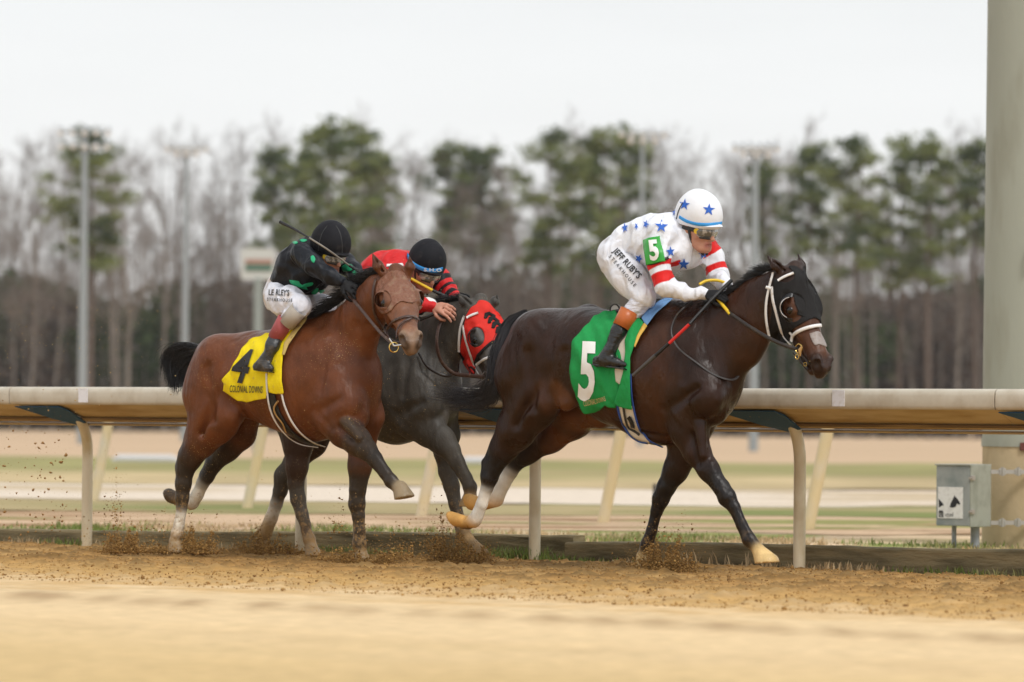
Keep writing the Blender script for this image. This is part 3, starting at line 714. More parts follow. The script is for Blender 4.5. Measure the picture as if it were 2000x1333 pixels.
EB = empty('electric_box', gnd(1893, 30.6), 'grey green electric switch box with horse sticker beside the concrete column base', 'electric box')
corner = Frame((gnd(1893, 30.45) - RA) @ RN).P(1893, 970); corner[2] = 0
zt, zb = .874 - (911 - 836.5) * 30.45 / FPX, .874 - (1029 - 836.5) * 30.45 / FPX
w1, w2 = .285, .300; cz = (zt + zb) / 2; hh = zt - zb
M_box = mat('grey_enamel', (.27, .285, .27), rough=.5, spec=.4, noise=(7, 4, (.155, .185, .18), .45, .70), bump=[(40, 3, .001, (1, 1, 1))])
M_box2 = mat('green_grey_enamel', (.31, .315, .26), rough=.5, spec=.4, noise=(7, 4, (.21, .215, .17), .45, .70), bump=[(40, 3, .001, (1, 1, 1))])
mb = MB(); mb.box(corner - RF * (w1 / 2) - RN * (w2 / 2) + RU * cz, (w1, w2, hh), (RF, RN, RU), bev=.006); mb.build('cabinet', M_box, EB)
mb = MB(); mb.box(corner + RF * .006 - RN * (w2 / 2 + .004) + RU * cz, (.012, w2 - .004, hh + .012), (RF, RN, RU), bev=.004); mb.build('cabinet_door', M_box2, EB)
mb = MB(); mb.box(corner - RF * (w1 / 2) - RN * (w2 / 2) + RU * (zt + .006), (w1 + .02, w2 + .02, .012), (RF, RN, RU), bev=.004); mb.build('cabinet_lid', M_box2, EB)
for z in (.80, .24):
    mb = MB(); p_ = corner + RF * .018 - RN * .02 + RU * (zb + hh * z); mb.box(p_, (.02, .045, .035), (RF, RN, RU), bev=.004); mb.tube([p_, p_ + RN * .05], .008, 8); mb.build('latch', mat('latch_metal', (.42, .38, .34), rough=.35, metal=.7), EB)
st = corner - RF * (w1 * .56) + RN * .003 + RU * (zb + hh * .385)
mb = MB(); mb.box(st, (w1 * .76, .003, hh * .52), (RF, RN, RU)); stk = mb.build('sticker', mat('white_label', (.66, .65, .62), rough=.5, noise=(40, 3, (.5, .48, .45), .5, .8)), EB)
def on_sticker(pts, name, mt, dz=.003):
    V = [st + RN * dz + RF * (x - .5) * w1 * .76 + RU * (y - .5) * hh * .52 for x, y in pts]; return V
def horsehead(ox, oy, s_):
    return [(ox + x * s_, oy + y * s_) for x, y in ((0, 0), (.10, .30), (.30, .62), (.46, .92), (.52, .78), (.62, .74), (.92, .42), (1.0, .28), (.93, .18), (.80, .24), (.66, .26), (.60, .05), (.30, -.05))]
mb = MB()
for pl in (horsehead(.48, .36, .42), [(.04, .62), (.12, .55), (.22, .46), (.24, .40), (.16, .40), (.10, .36), (.05, .34)]):
    mb = MB(); V = on_sticker(pl, '', None); mb.add(V, [tuple(range(len(V)))]); mb.build('horse_mark', M['print_black'], stk)
tv, tf = text_shape('m', bold=.05); mb = MB(); mb.add(on_sticker([(.05 + x * .24, .05 + y * .40) for x, y in tv], '', None), tf)
tv, tf = text_shape('utuel', bold=.0); mb.add(on_sticker([(.30 + x * .17, .06 + y * .20) for x, y in tv], '', None), tf)
mb.build('lettering', mat('ink', (.03, .03, .03), rough=.6), stk)
for px, wr_ in ((1866, .018), (1907, .034)):
    mb = MB(); p_ = gnd(px, 30.7); mb.tube([p_ - RU * .05, p_ + RU * (zb + .01)], wr_, 16); mb.build('conduit', mat('grey_conduit', (.30, .31, .33), rough=.45), EB, True)
for z in (.90, .05):
    zz = zb + hh * z; mb = MB(); p_ = corner - RN * w2 + RU * zz; q_ = np.array([pc[0] + .1, pc[1] - .335, zz])
    mb.box((p_ + q_) / 2, (np.linalg.norm(q_ - p_), .035, .030), (_ax(q_ - p_), np.cross(RU, _ax(q_ - p_)), RU)); 
    for t in (.22, .5): 
        mb.tube([p_ + (q_ - p_) * t - np.array([0, .03, .03]), p_ + (q_ - p_) * t + np.array([0, -.03, .035])], .012, 8); mb.box(p_ + (q_ - p_) * t - np.array([0, .02, 0]), (.05, .03, .05), bev=.004)
    mb.build('clamp', mat('galvanised', (.45, .43, .40), rough=.35, metal=.8), EB)
# ---- small things in the infield
mb = MB(); mb.tube([gnd(1281, 47, -.05), gnd(1281, 47, .20)], .022, 8); o = mb.build('marker_stake', mat('dark_stake', (.06, .05, .045), rough=.8)); tag(o, 'short dark stake at the edge of the pale path', 'stake')
for (x0, x1, Y, lb) in ((222, 352, 88, 'low white barrier in the grass near the left post'), (905, 968, 90, 'low white barrier in the grass between the grey and leading horses')):
    mb = MB(); p0, p1 = gnd(x0, Y), gnd(x1, Y); mb.tube([p0, p0 * .9 + p1 * .1 + RU * .05, p0 * .1 + p1 * .9 + RU * .05, p1], [.05, .10, .10, .05], 10); o = mb.build('white_barrier', mat('white_plastic', (.56, .55, .55), rough=.5)); tag(o, lb, 'barrier')
# ---- floodlight masts
M_mast = mat('galvanised_mast', (.30, .33, .34), rough=.45, metal=.35)
M_lamp = mat('lamp_glass', (.80, .82, .84), rough=.15, spec=.7)
def mast(px, ytop, Y, wpx, arm_px, rows, label, yb=None):
    yh = 828 + (px - 1000) * .0087; H_ = CAM_H + (yh - ytop) * Y / FPX
    base = gnd(px - (yh - ytop) * .0087 * .0, Y); root = empty('floodlight_mast', base, label, 'floodlight mast', 'floodlight masts in the infield')
    r = wpx * Y / FPX / 2; mb = MB(); mb.tube([base, base + RU * H_ * .5, base + RU * H_], [r, r * .85, r * .55], 14); mb.build('mast', M_mast, root, True)
    s_ = Y / FPX; top = base + RU * H_
    for k, (dy, n, wid) in enumerate(rows):
        p = top + RU * dy * s_; mb = MB(); mb.box(p, (wid * s_, .10, .10)); mb.build('crossarm', M_mast, root)
        for i in range(n):
            x = (i / (n - 1) - .5) * wid * s_ * .96; c = p + np.array([x, -.18, .05 * s_])
            hb = MB(); hb.tube([c + [0, .28, .16], c + [0, .1, .05], c + [0, -.02, -.02], c + [0, -.06, -.04]], [.06, 4.2 * s_, 6.2 * s_, 6.4 * s_], 14); ho = hb.build('lamp_housing', M_mast, root, True)
            lb_ = MB(); lb_.tube([c + [0, -.062, -.042], c + [0, -.075, -.05]], [6.0 * s_, 5.4 * s_], 14); lb_.build('lens', M_lamp, ho, True)
    return root
mast(161.5, 258, 150, 19, 110, [(0, 5, 96), (-27, 5, 92)], 'tall floodlight mast at far left with two rows of bright round lamps')
mast(361, 290, 175, 15, 80, [(0, 5, 76), (-9, 3, 40)], 'thinner floodlight mast left of the sign with a small dark lamp rack')
mast(1252, 262, 170, 14, 90, [(0, 5, 86), (-12, 3, 50)], 'floodlight mast rising behind the helmet of the white jockey')
mast(1473, 290, 140, 19, 90, [(0, 6, 84), (-10, 3, 50)], 'floodlight mast behind the neck of the leading dark bay')
# ---- board on a post
sg = empty('track_sign', gnd(503, 120), 'white board with red and green stripes on a grey post behind the black jockey', 'sign')
s_ = 120 / FPX; zc = lambda y: CAM_H + (824 - y) * s_
mb = MB(); mb.tube([gnd(503, 120), gnd(503, 120, zc(545))], .13, 14); mb.build('post', mat('sign_post', (.25, .28, .26), rough=.5), sg, True)
def brd(x0, y0, x1, y1, dy, name, c, parent): 
    mb = MB(); p0, p1 = gnd(x0, 120, zc(y0)), gnd(x1, 120, zc(y1)); mb.box((p0 + p1) / 2 + [0, dy, 0], (p1[0] - p0[0], .06, p0[2] - p1[2]), bev=.006); return mb.build(name, mat(name, c, rough=.6), parent)
bo = brd(469, 486, 536, 547, 0, 'board', (.50, .51, .48), sg)
brd(478, 507, 530, 516, -.035, 'red_stripe', (.36, .20, .15), bo); brd(478, 516, 530, 530, -.035, 'green_stripe', (.08, .15, .11), bo)
# ---- woods
def leafmass(P, size, rs, squash=.7):
    n = len(P); a = rs.normal(size=(n, 3)); a /= np.linalg.norm(a, axis=1)[:, None]; b = np.cross(a, rs.normal(size=(n, 3))); b /= np.linalg.norm(b, axis=1)[:, None] + 1e-9
    s = (size * (.6 + .8 * rs.rand(n)))[:, None]; V = np.stack([P - a * s, P + b * s * squash, P + a * s, P - b * s * squash], 1).reshape(-1, 3)
    return V, np.arange(4 * n).reshape(n, 4)
def bare_tree_mesh(seed, H_=22.0):
    rs = np.random.RandomState(seed); mb = MB(); tw = MB(); cnt = [0]
    def grow(p, d, L_, r, lev):
        n = 4 if lev < 2 else 3; pts = [p]; q = p.copy(); dd = d.copy()
        for i in range(n):
            dd = _ax(dd + rs.normal(size=3) * (.05 if lev == 0 else .13) + [0, 0, .06 if lev else .0]); q = q + dd * L_ / n; pts.append(q)
        rr = list(np.linspace(r, r * (.40 if lev == 0 else .35), n + 1))
        (mb if lev < 2 else tw).tube(pts, rr, 7 if lev == 0 else (5 if lev == 1 else 3), caps=False)
        if lev >= 4: return
        kids = (13, 8, 6, 5)[lev]
        for i in range(kids):
            t = (.34 if lev == 0 else .15) + (.66 if lev == 0 else .85) * (i + rs.rand() * .8) / kids; t = min(t, .99); k = min(int(t * n), n - 1); f = t * n - k
            b0 = pts[k] * (1 - f) + pts[k + 1] * f; ax = _ax(pts[k + 1] - pts[k]); s_ = _ax(np.cross(ax, rs.normal(size=3)))
            ang = math.radians((30 + 22 * rs.rand()) if lev == 0 else (25 + 30 * rs.rand()))
            nd = _ax(ax * math.cos(ang) + s_ * math.sin(ang) + [0, 0, .25])
            grow(b0, nd, L_ * ((.36 - .18 * t) if lev == 0 else (.50 - .16 * t)) * (.8 + .5 * rs.rand()), max(r * (1 - .6 * t) * (.42 if lev == 0 else .5), .009), lev + 1)
    grow(np.zeros(3), np.array([.02, 0, 1.0]), H_, .20, 0)
    out = []
    for q, nm in ((mb, 'trunk'), (tw, 'twigs')):
        me = bpy.data.meshes.new(nm); me.from_pydata(q.v, [], q.f); me.update(); out.append(me)
    return out
def pine_mesh(seed, H_=24.0, base=.52, rad=3.1, lean=.0, dens=1.0):
    rs = np.random.RandomState(seed); mb = MB(); P = []
    tp = catmull([(0, 0, 0), (lean * .3 + rs.normal() * .2, rs.normal() * .2, H_ * .4), (lean + rs.normal() * .2, 0, H_ * .97)], 10); mb.tube(tp, list(np.linspace(.24, .06, 10)), 8, caps=False)
    nl = int(30 * dens)
    for i in range(nl):
        t = base + (1 - base) * ((i + rs.rand()) / nl); z = t * H_; u = (t - base) / (1 - base)
        R_ = rad * (math.sin(math.pi * min(1, .16 + u * .80)) ** .65) * (.55 + .65 * rs.rand()); a = rs.rand() * 2 * math.pi
        o = np.array([np.interp(z, tp[:, 2], tp[:, 0]), np.interp(z, tp[:, 2], tp[:, 1]), z]); e = o + np.array([math.cos(a) * R_, math.sin(a) * R_, R_ * (.10 + .35 * u)])
        mid = (o + e) / 2 + [0, 0, -.12 * R_]; mb.tube([o, mid, e], [.055, .04, .015], 4, caps=False)
        for k in range(int(3 + 4 * rs.rand())):
            f = .35 + .70 * rs.rand(); c = o + (e - o) * f + rs.normal(size=3) * [.35, .35, .22]; n = int(26 + 26 * rs.rand())
            P.append(c + rs.normal(size=(n, 3)) * [.34, .34, .20])
    P.append(np.array([tp[-1][0], 0, H_ * .97]) + rs.normal(size=(90, 3)) * [.5, .5, .6])
    P = np.vstack(P); V, F = leafmass(P, .17, rs, .5)
    cl = fbm(P[:, 0] * .9 + 50, P[:, 2] * .9 + seed, 2, seed); col = lerp((.085, .115, .042), (.205, .235, .080), ss(cl, .35, .65)) * (.8 + .4 * rs.rand(len(P)))[:, None]
    me = bpy.data.meshes.new('trunk'); me.from_pydata(mb.v, [], mb.f); me.update()
    mf = bpy.data.meshes.new('crown'); mf.vertices.add(len(V)); mf.vertices.foreach_set('co', V.astype(np.float32).ravel()); mf.loops.add(len(V)); mf.loops.foreach_set('vertex_index', np.arange(len(V), dtype=np.int32))
    mf.polygons.add(len(F)); mf.polygons.foreach_set('loop_start', np.arange(0, len(V), 4, dtype=np.int32)); mf.update(calc_edges=True)
    ca = mf.color_attributes.new('Col', 'FLOAT_COLOR', 'POINT'); c4 = np.ones((len(V), 4), np.float32); c4[:, :3] = np.repeat(col, 4, axis=0); ca.data.foreach_set('color', c4.ravel())
    return me, mf
M_bark = mat('grey_bark', (.17, .145, .12), rough=.9, noise=(3, 3, (.26, .22, .19), .4, .7))
M_twig = mat('pinkish_twigs', (.185, .152, .127), rough=.9)
M_pbark = mat('pine_bark', (.11, .080, .062), rough=.9)
def _leafm(m, t, b):
    N = t.nodes; tr_ = N.new('ShaderNodeBsdfTranslucent'); mx = N.new('ShaderNodeMixShader'); mx.inputs[0].default_value = .3
    src = b.inputs['Base Color'].links[0].from_socket; t.links.new(src, tr_.inputs[0]); out = [n for n in N if n.type == 'OUTPUT_MATERIAL'][0]
    t.links.new(b.outputs[0], mx.inputs[1]); t.links.new(tr_.outputs[0], mx.inputs[2]); t.links.new(mx.outputs[0], out.inputs[0])
M_needle = mat('pine_needles', vcol=True, rough=.7, spec=.2, extra=_leafm)
bares = [bare_tree_mesh(s) for s in (1, 2, 3, 4, 5, 6)]
for a_, b_ in bares: a_.materials.append(M_bark); b_.materials.append(M_twig)
pines = [pine_mesh(11, base=.56), pine_mesh(12, base=.64, rad=2.5), pine_mesh(13, base=.52, rad=3.3, lean=.6), pine_mesh(14, base=.66, rad=2.3), pine_mesh(15, base=.50, rad=3.0, lean=-.5)]
for a_, b_ in pines: a_.materials.append(M_pbark); b_.materials.append(M_needle)
def tree(kind, me, px, ytop, Y, wscale, rot, label, group):
    yh = 828 + (px - 1000) * .0087; H_ = CAM_H + (yh - ytop) * Y / FPX
    base = gnd(px - (yh - ytop) * .0087, Y); s_ = H_ / (24.0 if kind == 'pine_tree' else 23.0)
    root = bpy.data.objects.new(kind, None); COL.objects.link(root); root.location = Vector(base); root.scale = (s_ * wscale, s_ * wscale, s_); root.rotation_euler = (0, 0, rot)
    tag(root, label, 'pine tree' if kind == 'pine_tree' else 'bare tree', group)
    for q, nm in zip(me, ('trunk', 'crown')):
        o = bpy.data.objects.new(nm, q); COL.objects.link(o); o.parent = root
    return root
rt = np.random.RandomState(77)
pl = [(178, 268, 300, 1.25, 0, 'lone broad pine behind the left floodlight mast'), (540, 300, 330, .85, 1, 'narrow pine left of the big pine clump behind the black jockey'), (600, 300, 325, .9, 2, 'pine on the left side of the big clump above the black helmet'),
      (640, 252, 300, 1.15, 2, 'tallest bright green pine above the black helmet'), (700, 246, 310, 1.15, 4, 'tall pine on the right side of the clump above the red jockey'), (742, 320, 335, .8, 1, 'shorter pine at the right edge of the clump above the bay head'),
      (872, 292, 340, .95, 3, 'thin pine left of the pair between the red jockey and the leader'), (948, 300, 340, 1.05, 1, 'thin pine right of the pair between the red jockey and the leader'),
      (1072, 270, 310, 1.10, 0, 'dark dense pine above the rump of the leading horse'), (1168, 258, 305, 1.2, 4, 'broad pine above the back of the white jockey'), (1225, 266, 318, 1.05, 2, 'pine just left of the mast behind the white helmet'),
      (1500, 330, 335, .75, 3, 'small low pine beside the mast behind the leading neck'), (1585, 296, 325, 1.05, 1, 'thin crowned pine above the leading horse muzzle'), (1683, 282, 310, 1.10, 0, 'first dense pine right of the leading head'),
      (1762, 276, 315, 1.0, 4, 'middle dense pine between the leading head and column'), (1820, 282, 310, 1.10, 2, 'third dense pine near the right column'), (1912, 290, 315, 1.05, 1, 'pine partly hidden by the right column')]
for px, yt, Y, ws, k, lb in pl: tree('pine_tree', pines[k], px, yt, Y, ws, rt.rand() * 6, lb, 'tall pines at the edge of the wood')
for i in range(54):
    px = -300 + i * 48.5 + rt.normal() * 9; yt = 318 + 52 * (fbm(np.array([i * .31]), np.array([2.0]), 2, 5)[0] - .5) + rt.rand() * 50 - 22; 
    if 980 < px < 1040 or px > 1400: yt += 22
    tree('bare_tree', bares[rt.randint(6)], px, yt, 318 + rt.rand() * 55, .95 + .3 * rt.rand(), rt.rand() * 6, 'leafless grey brown tree in the wood behind the track', 'leafless trees of the wood')
for i in range(20):
    px = -40 + i * 102 + rt.normal() * 16; tree('bare_tree', bares[rt.randint(6)], px, 385 + rt.rand() * 70, 312 + rt.rand() * 40, 1.15 + .3 * rt.rand(), rt.rand() * 6, 'leafless grey brown tree in the wood behind the track', 'leafless trees of the wood')
# undergrowth and the dense lower wood: one mass
n = 110000; X = (rt.rand(n) - .5) * 190; Yv = 338 + rt.rand(n) * 90; hmax = 12.2 + 3.6 * (fbm(X * .09, X * 0 + 3, 3, 71) - .5) * 2; Z = hmax * rt.rand(n) ** .9
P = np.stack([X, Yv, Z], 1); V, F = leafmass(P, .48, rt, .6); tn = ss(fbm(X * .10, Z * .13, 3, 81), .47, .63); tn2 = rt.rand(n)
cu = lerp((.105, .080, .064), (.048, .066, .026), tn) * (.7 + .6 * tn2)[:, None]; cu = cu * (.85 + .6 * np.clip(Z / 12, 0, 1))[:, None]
o = mesh_np('undergrowth', V, F, mat('brush', vcol=True, rough=.9, spec=.1, extra=_leafm), None, False, np.repeat(cu, 4, axis=0)); tag(o, 'dense brown and green undergrowth filling the foot of the wood', 'undergrowth', kind='stuff')
tw = MB(); rs = np.random.RandomState(9)
for i in range(420):
    x = (rs.rand() - .5) * 128; y = 332 + rs.rand() * 50; h_ = 9 + rs.rand() * 9; l_ = rs.normal() * .5; tw.tube([(x, y, 0), (x + l_ * .4, y, h_ * .5), (x + l_, y, h_)], [.13, .10, .03], 5, caps=False)
o = tw.build('distant_trunks', M_bark); tag(o, 'crowd of thin trunks deep in the wood', 'trunks', kind='stuff')
# ---- weeds and clods
def tufts(name, spots, mt_cols, label, seed):
    rs = np.random.RandomState(seed); V = []; F = []; Cc = []
    for (P0, n, h_, sp, c) in spots:
        for i in range(n):
            p = P0 + RF * rs.normal() * sp[0] + RN * rs.normal() * sp[1]; p[2] = P0[2]; a = rs.rand() * 6.28; d = np.array([math.cos(a), math.sin(a), 0]); hh_ = h_ * (.4 + .9 * rs.rand()); bend = d * hh_ * (.2 + .5 * rs.rand()); s_ = np.array([-d[1], d[0], 0]) * .0045 * (1 + rs.rand())
            b0 = len(V); V += [p - s_, p + s_, p + bend * .4 + RU * hh_ * .6 + s_ * .7, p + bend * .4 + RU * hh_ * .6 - s_ * .7, p + bend + RU * hh_]
            F += [(b0, b0 + 1, b0 + 2, b0 + 3), (b0 + 3, b0 + 2, b0 + 4)]; cc = np.array(c) * (.7 + .7 * rs.rand()); Cc += [cc] * 5
    o = mesh_np(name, V, F, mt_cols, None, False, np.array(Cc)); return tag(o, label, name.replace('_', ' '), kind='stuff')
M_blade = mat('blades', vcol=True, rough=.7, spec=.2, extra=_leafm)
G1, G2, BR_ = (.17, .215, .055), (.29, .28, .115), (.47, .35, .20)
sp = []; rs = np.random.RandomState(31)
for i in range(520):
    a = -10 + 17 * rs.rand(); b = -.65 - 5.5 * rs.rand() ** 1.3; k = fbm(np.array([a * 1.4]), np.array([b * .9]), 3, 21)[0]
    sp.append((ab(a, b, -.03), 60, .05 if k > .5 else .035, (.24, .16), (G1 if k > .60 else G2) if k > .51 else BR_))
tufts('verge_grass', sp, M_blade, 'short patchy weeds and grass growing behind the timber kerb', 32)
sp = []
for px, n, h_, c in ((1000, 240, .09, G1), (960, 160, .07, G2), (1020, 200, .06, G1), (1060, 90, .05, G1), (985, 120, .05, BR_), (1135, 60, .04, G1), (640, 120, .06, G1), (700, 120, .05, G2), (420, 50, .05, BR_), (130, 70, .05, G1), (60, 40, .05, BR_), (1395, 30, .09, BR_), (1650, 70, .06, BR_), (1700, 40, .06, BR_), (1880, 60, .05, G1), (1790, 40, .05, G1), (1600, 70, .05, BR_), (1180, 40, .04, G1), (780, 60, .05, G1), (250, 30, .05, BR_), (1950, 50, .05, G2), (1250, 60, .04, BR_), (1500, 60, .05, BR_)):
    sp.append((ab(rail_a(px, -.1), -.08, -.01), n, h_, (.16, .06), c))
tufts('weeds', sp, M_blade, 'green weeds and straw sprouting in front of the timber kerb', 33)
_t = (1 + 5 ** .5) / 2
ICO = np.array([(-1, _t, 0), (1, _t, 0), (-1, -_t, 0), (1, -_t, 0), (0, -1, _t), (0, 1, _t), (0, -1, -_t), (0, 1, -_t), (_t, 0, -1), (_t, 0, 1), (-_t, 0, -1), (-_t, 0, 1)]) / 1.9
ICF = np.array([(0, 11, 5), (0, 5, 1), (0, 1, 7), (0, 7, 10), (0, 10, 11), (1, 5, 9), (5, 11, 4), (11, 10, 2), (10, 7, 6), (7, 1, 8), (3, 9, 4), (3, 4, 2), (3, 2, 6), (3, 6, 8), (3, 8, 9), (4, 9, 5), (2, 4, 11), (6, 2, 10), (8, 6, 7), (9, 8, 1)])
OCT = np.array([(1, 0, 0), (-1, 0, 0), (0, 1, 0), (0, -1, 0), (0, 0, 1), (0, 0, -1)], float); OCF = np.array([(0, 2, 4), (2, 1, 4), (1, 3, 4), (3, 0, 4), (2, 0, 5), (1, 2, 5), (3, 1, 5), (0, 3, 5)])
def lumps(name, P, S, col, mt, label, cat, seed=0, small=False):
    rs = np.random.RandomState(seed); B0, BF = (OCT, OCF) if small else (ICO, ICF); n, k = len(P), len(B0)
    V = B0[None] * (1 + .35 * rs.normal(size=(n, k, 1))) * S[:, None, None] * (.7 + .6 * rs.rand(n, 1, 3)) + P[:, None, :]
    F = (BF[None] + (np.arange(n) * k)[:, None, None]).reshape(-1, 3)
    o = mesh_np(name, V.reshape(-1, 3), F, mt, None, not small, np.repeat(col, k, axis=0)); return tag(o, label, cat, kind='stuff')
M_clod = mat('moist_dirt', vcol=True, rough=.95, spec=.1, var=.15, bump=[(150, 3, .004, (1, 1, 1))])
n = 42000; a = -8 + 14.5 * rs.rand(n); b = .05 + 4.8 * rs.rand(n) ** 1.35; P = np.array([ab(x, y, 0) for x, y in zip(a, b)])
zz = np.array([track_z(p) for p in P]); S = .0016 + .0058 * rs.rand(n) ** 3 + .008 * (rs.rand(n) > .993); P[:, 2] = zz + S * .3
lumps('dirt_clods', P, S, lerp((.44, .26, .09), (.20, .105, .038), rs.rand(n) ** 1.3), M_clod, 'loose dirt clods scattered over the churned track', 'dirt clods', 5)
# ------------------------------------------------------------------ horses
def chain(b, fr, nodes, k=0.03, c=None, L=RN):
    """nodes: (px, py, radius px, w m, lateral radius factor or metres, colour)"""
    for A, B in zip(nodes[:-1], nodes[1:]):
        pa, pb = fr.P(A[0], A[1], A[3]), fr.P(B[0], B[1], B[3])
        ra, rb = A[2] * pa[1] / FPX, B[2] * pb[1] / FPX
        b.seg(pa, pb, ra, rb, ra * A[4], rb * B[4], L=L, k=k, c=(A[5] if len(A) > 5 else c))
def bump(b, fr, x0, y0, x1, y1, r0, r1, w, lat, k=0.03, c=(0, 0, 0), op=1, cw=0.6, w1=None):
    pa, pb = fr.P(x0, y0, w), fr.P(x1, y1, w if w1 is None else w1); m = pa[1] / FPX
    b.seg(pa, pb, r0 * m, r1 * m, lat, lat, k=k, c=c, op=op, cw=cw)
def hoof(b, fr, x0, y0, x1, y1, r0, r1, w, c, sole=None, k=0.006):
    """tapered hoof from coronet (x0,y0) to toe (x1,y1); sole: a photo line (xa,ya,xb,yb), the hoof ends beyond it"""
    pa, pb = fr.P(x0, y0, w), fr.P(x1, y1, w); m = pa[1] / FPX; clip = None
    if sole:
        p, q = fr.P(sole[0], sole[1], w), fr.P(sole[2], sole[3], w); n = np.cross(q - p, RN); n = n / np.linalg.norm(n)
        if n @ (pa - p) > 0: n = -n
        clip = [(p, n)]
    b.seg(pa, pb, r0 * m, r1 * m, r0 * m * .9, r1 * m * .95, k=k, c=c, clip=clip, cw=1.5)
class Head:
    """horse head in its own frame: x along the face to the nose, z out of the forehead, y to the near side"""
    def __init__(s, O, fwd, up, sc, wy=1.0):
        s.wy = wy
        s.O = np.asarray(O, float); s.X = _ax(fwd); s.Z = _ax(np.asarray(up, float) - s.X * (np.asarray(up, float) @ s.X)); s.Y = np.cross(s.X, s.Z); s.sc = sc
    def p(s, x, y, z): return s.O + s.sc * (x * s.X + y * s.wy * s.Y + z * s.Z)
    def seg(s, b, A, B, ra, rb, la, lb, k=0.02, c=(0, 0, 0), op=1, cw=1.0, L=None, clip=None):
        Lw = s.Y if L is None else L[0] * s.X + L[1] * s.Y + L[2] * s.Z
        b.seg(s.p(*A), s.p(*B), ra * s.sc, rb * s.sc, la * s.sc * s.wy, lb * s.sc * s.wy, L=Lw, k=k * s.sc, c=c, op=op, cw=cw, clip=clip)
    def build(s, b, C):
        c0, c1, cm, cn = C['head'], C['face'], C['muzzle'], C['nostril']
        S = s.seg
        S(b, (.05, 0, -.075), (.17, 0, -.085), .072, .078, .070, .082, k=.04, c=c0)          # brain case and forehead
        S(b, (.13, 0, -.078), (.27, 0, -.080), .066, .060, .096, .074, k=.04, c=c1)          # brow width
        S(b, (.24, 0, -.082), (.47, 0, -.078), .058, .046, .058, .040, k=.04, c=c1)          # nasal bone
        S(b, (.30, 0, -.10), (.47, 0, -.105), .060, .045, .052, .042, k=.03, c=c1)
        for y in (-1, 1):
            S(b, (.108, .046 * y, -.152), (.20, .045 * y, -.158), .090, .070, .034, .030, k=.04, c=c0)   # round jaw
            S(b, (.19, .072 * y, -.098), (.35, .050 * y, -.100), .016, .010, .014, .010, k=.022, c=c1)     # facial crest
            S(b, (.165, .078 * y, -.035), (.235, .070 * y, -.040), .016, .014, .016, .012, k=.02, c=c1)    # brow ridge
            S(b, (.203, .078 * y, -.066), (.225, .076 * y, -.068), .026, .024, .018, .018, k=.018, c=C.get('eyelid', c1))   # eye and lids
            S(b, (.135, .096 * y, -.050), (.155, .094 * y, -.050), .016, .014, .014, .012, k=.03, c=c0, op=-1)       # hollow above the eye
            S(b, (.515, .040 * y, -.070), (.545, .034 * y, -.082), .034, .030, .020, .020, k=.018, c=cm)    # nostril wing
            S(b, (.545, .056 * y, -.062), (.582, .042 * y, -.088), .022, .019, .022, .024, k=.006, c=cn, op=-1, cw=2.5)
            e0 = s.p(.014, .052 * y, -.034); e2 = C['tips'][0 if y > 0 else 1]; L_ = s.Z + .5 * y * s.Y; ln = np.linalg.norm(e2 - e0)
            e1 = e0 * .52 + e2 * .48 + s.Y * y * .012
            b.seg(e0, e1, .029, .033, .022, .018, L=L_, k=.016, c=c0); b.seg(e1, e2, .033, .003, .018, .003, L=L_, k=.014, c=C.get('eartip', c0))
            fo = _ax(L_) * .017
            b.seg(e0 * .7 + e1 * .3 + fo, e1 * .3 + e2 * .7 + fo * .7, .011, .005, .012, .006, L=L_, k=.006, c=C.get('earin', c0), op=-1, cw=1.2)
        S(b, (.16, 0, -.198), (.46, 0, -.165), .042, .032, .045, .026, k=.03, c=c0)           # lower jaw
        S(b, (.49, 0, -.098), (.545, 0, -.100), .052, .044, .046, .040, k=.025, c=cm)        # muzzle
        S(b, (.545, 0, -.110), (.570, 0, -.125), .036, .026, .036, .030, k=.02, c=cm)        # upper lip
        S(b, (.470, 0, -.165), (.528, 0, -.162), .034, .026, .030, .026, k=.015, c=cm)       # lower lip, chin
        S(b, (.470, -.06, -.136), (.470, .06, -.136), .004, .004, .004, .004, k=.006, c=cn, op=-1, cw=1.2)
        for y in (-1, 1): S(b, (.460, .052 * y, -.134), (.575, .036 * y, -.142), .006, .006, .016, .016, k=.008, c=cn, op=-1, cw=1.1)
        S(b, (-.03, 0, -.01), (.06, 0, .0), .03, .02, .035, .02, k=.03, c=c0)                # poll
    def eyes(s, parent, r=.024):
        for y in (-1, 1):
            m = MB(); m.ball((0, 0, 0), 1.0, 12)
            V = np.array(m.v); c = s.p(.215, .0825 * y, -.066)
            W_ = c + s.sc * r * (V[:, :1] * s.X + V[:, 1:2] * s.Y + V[:, 2:3] * s.Z)
            mesh_np('eye', W_, m.f, M['eye'], parent)

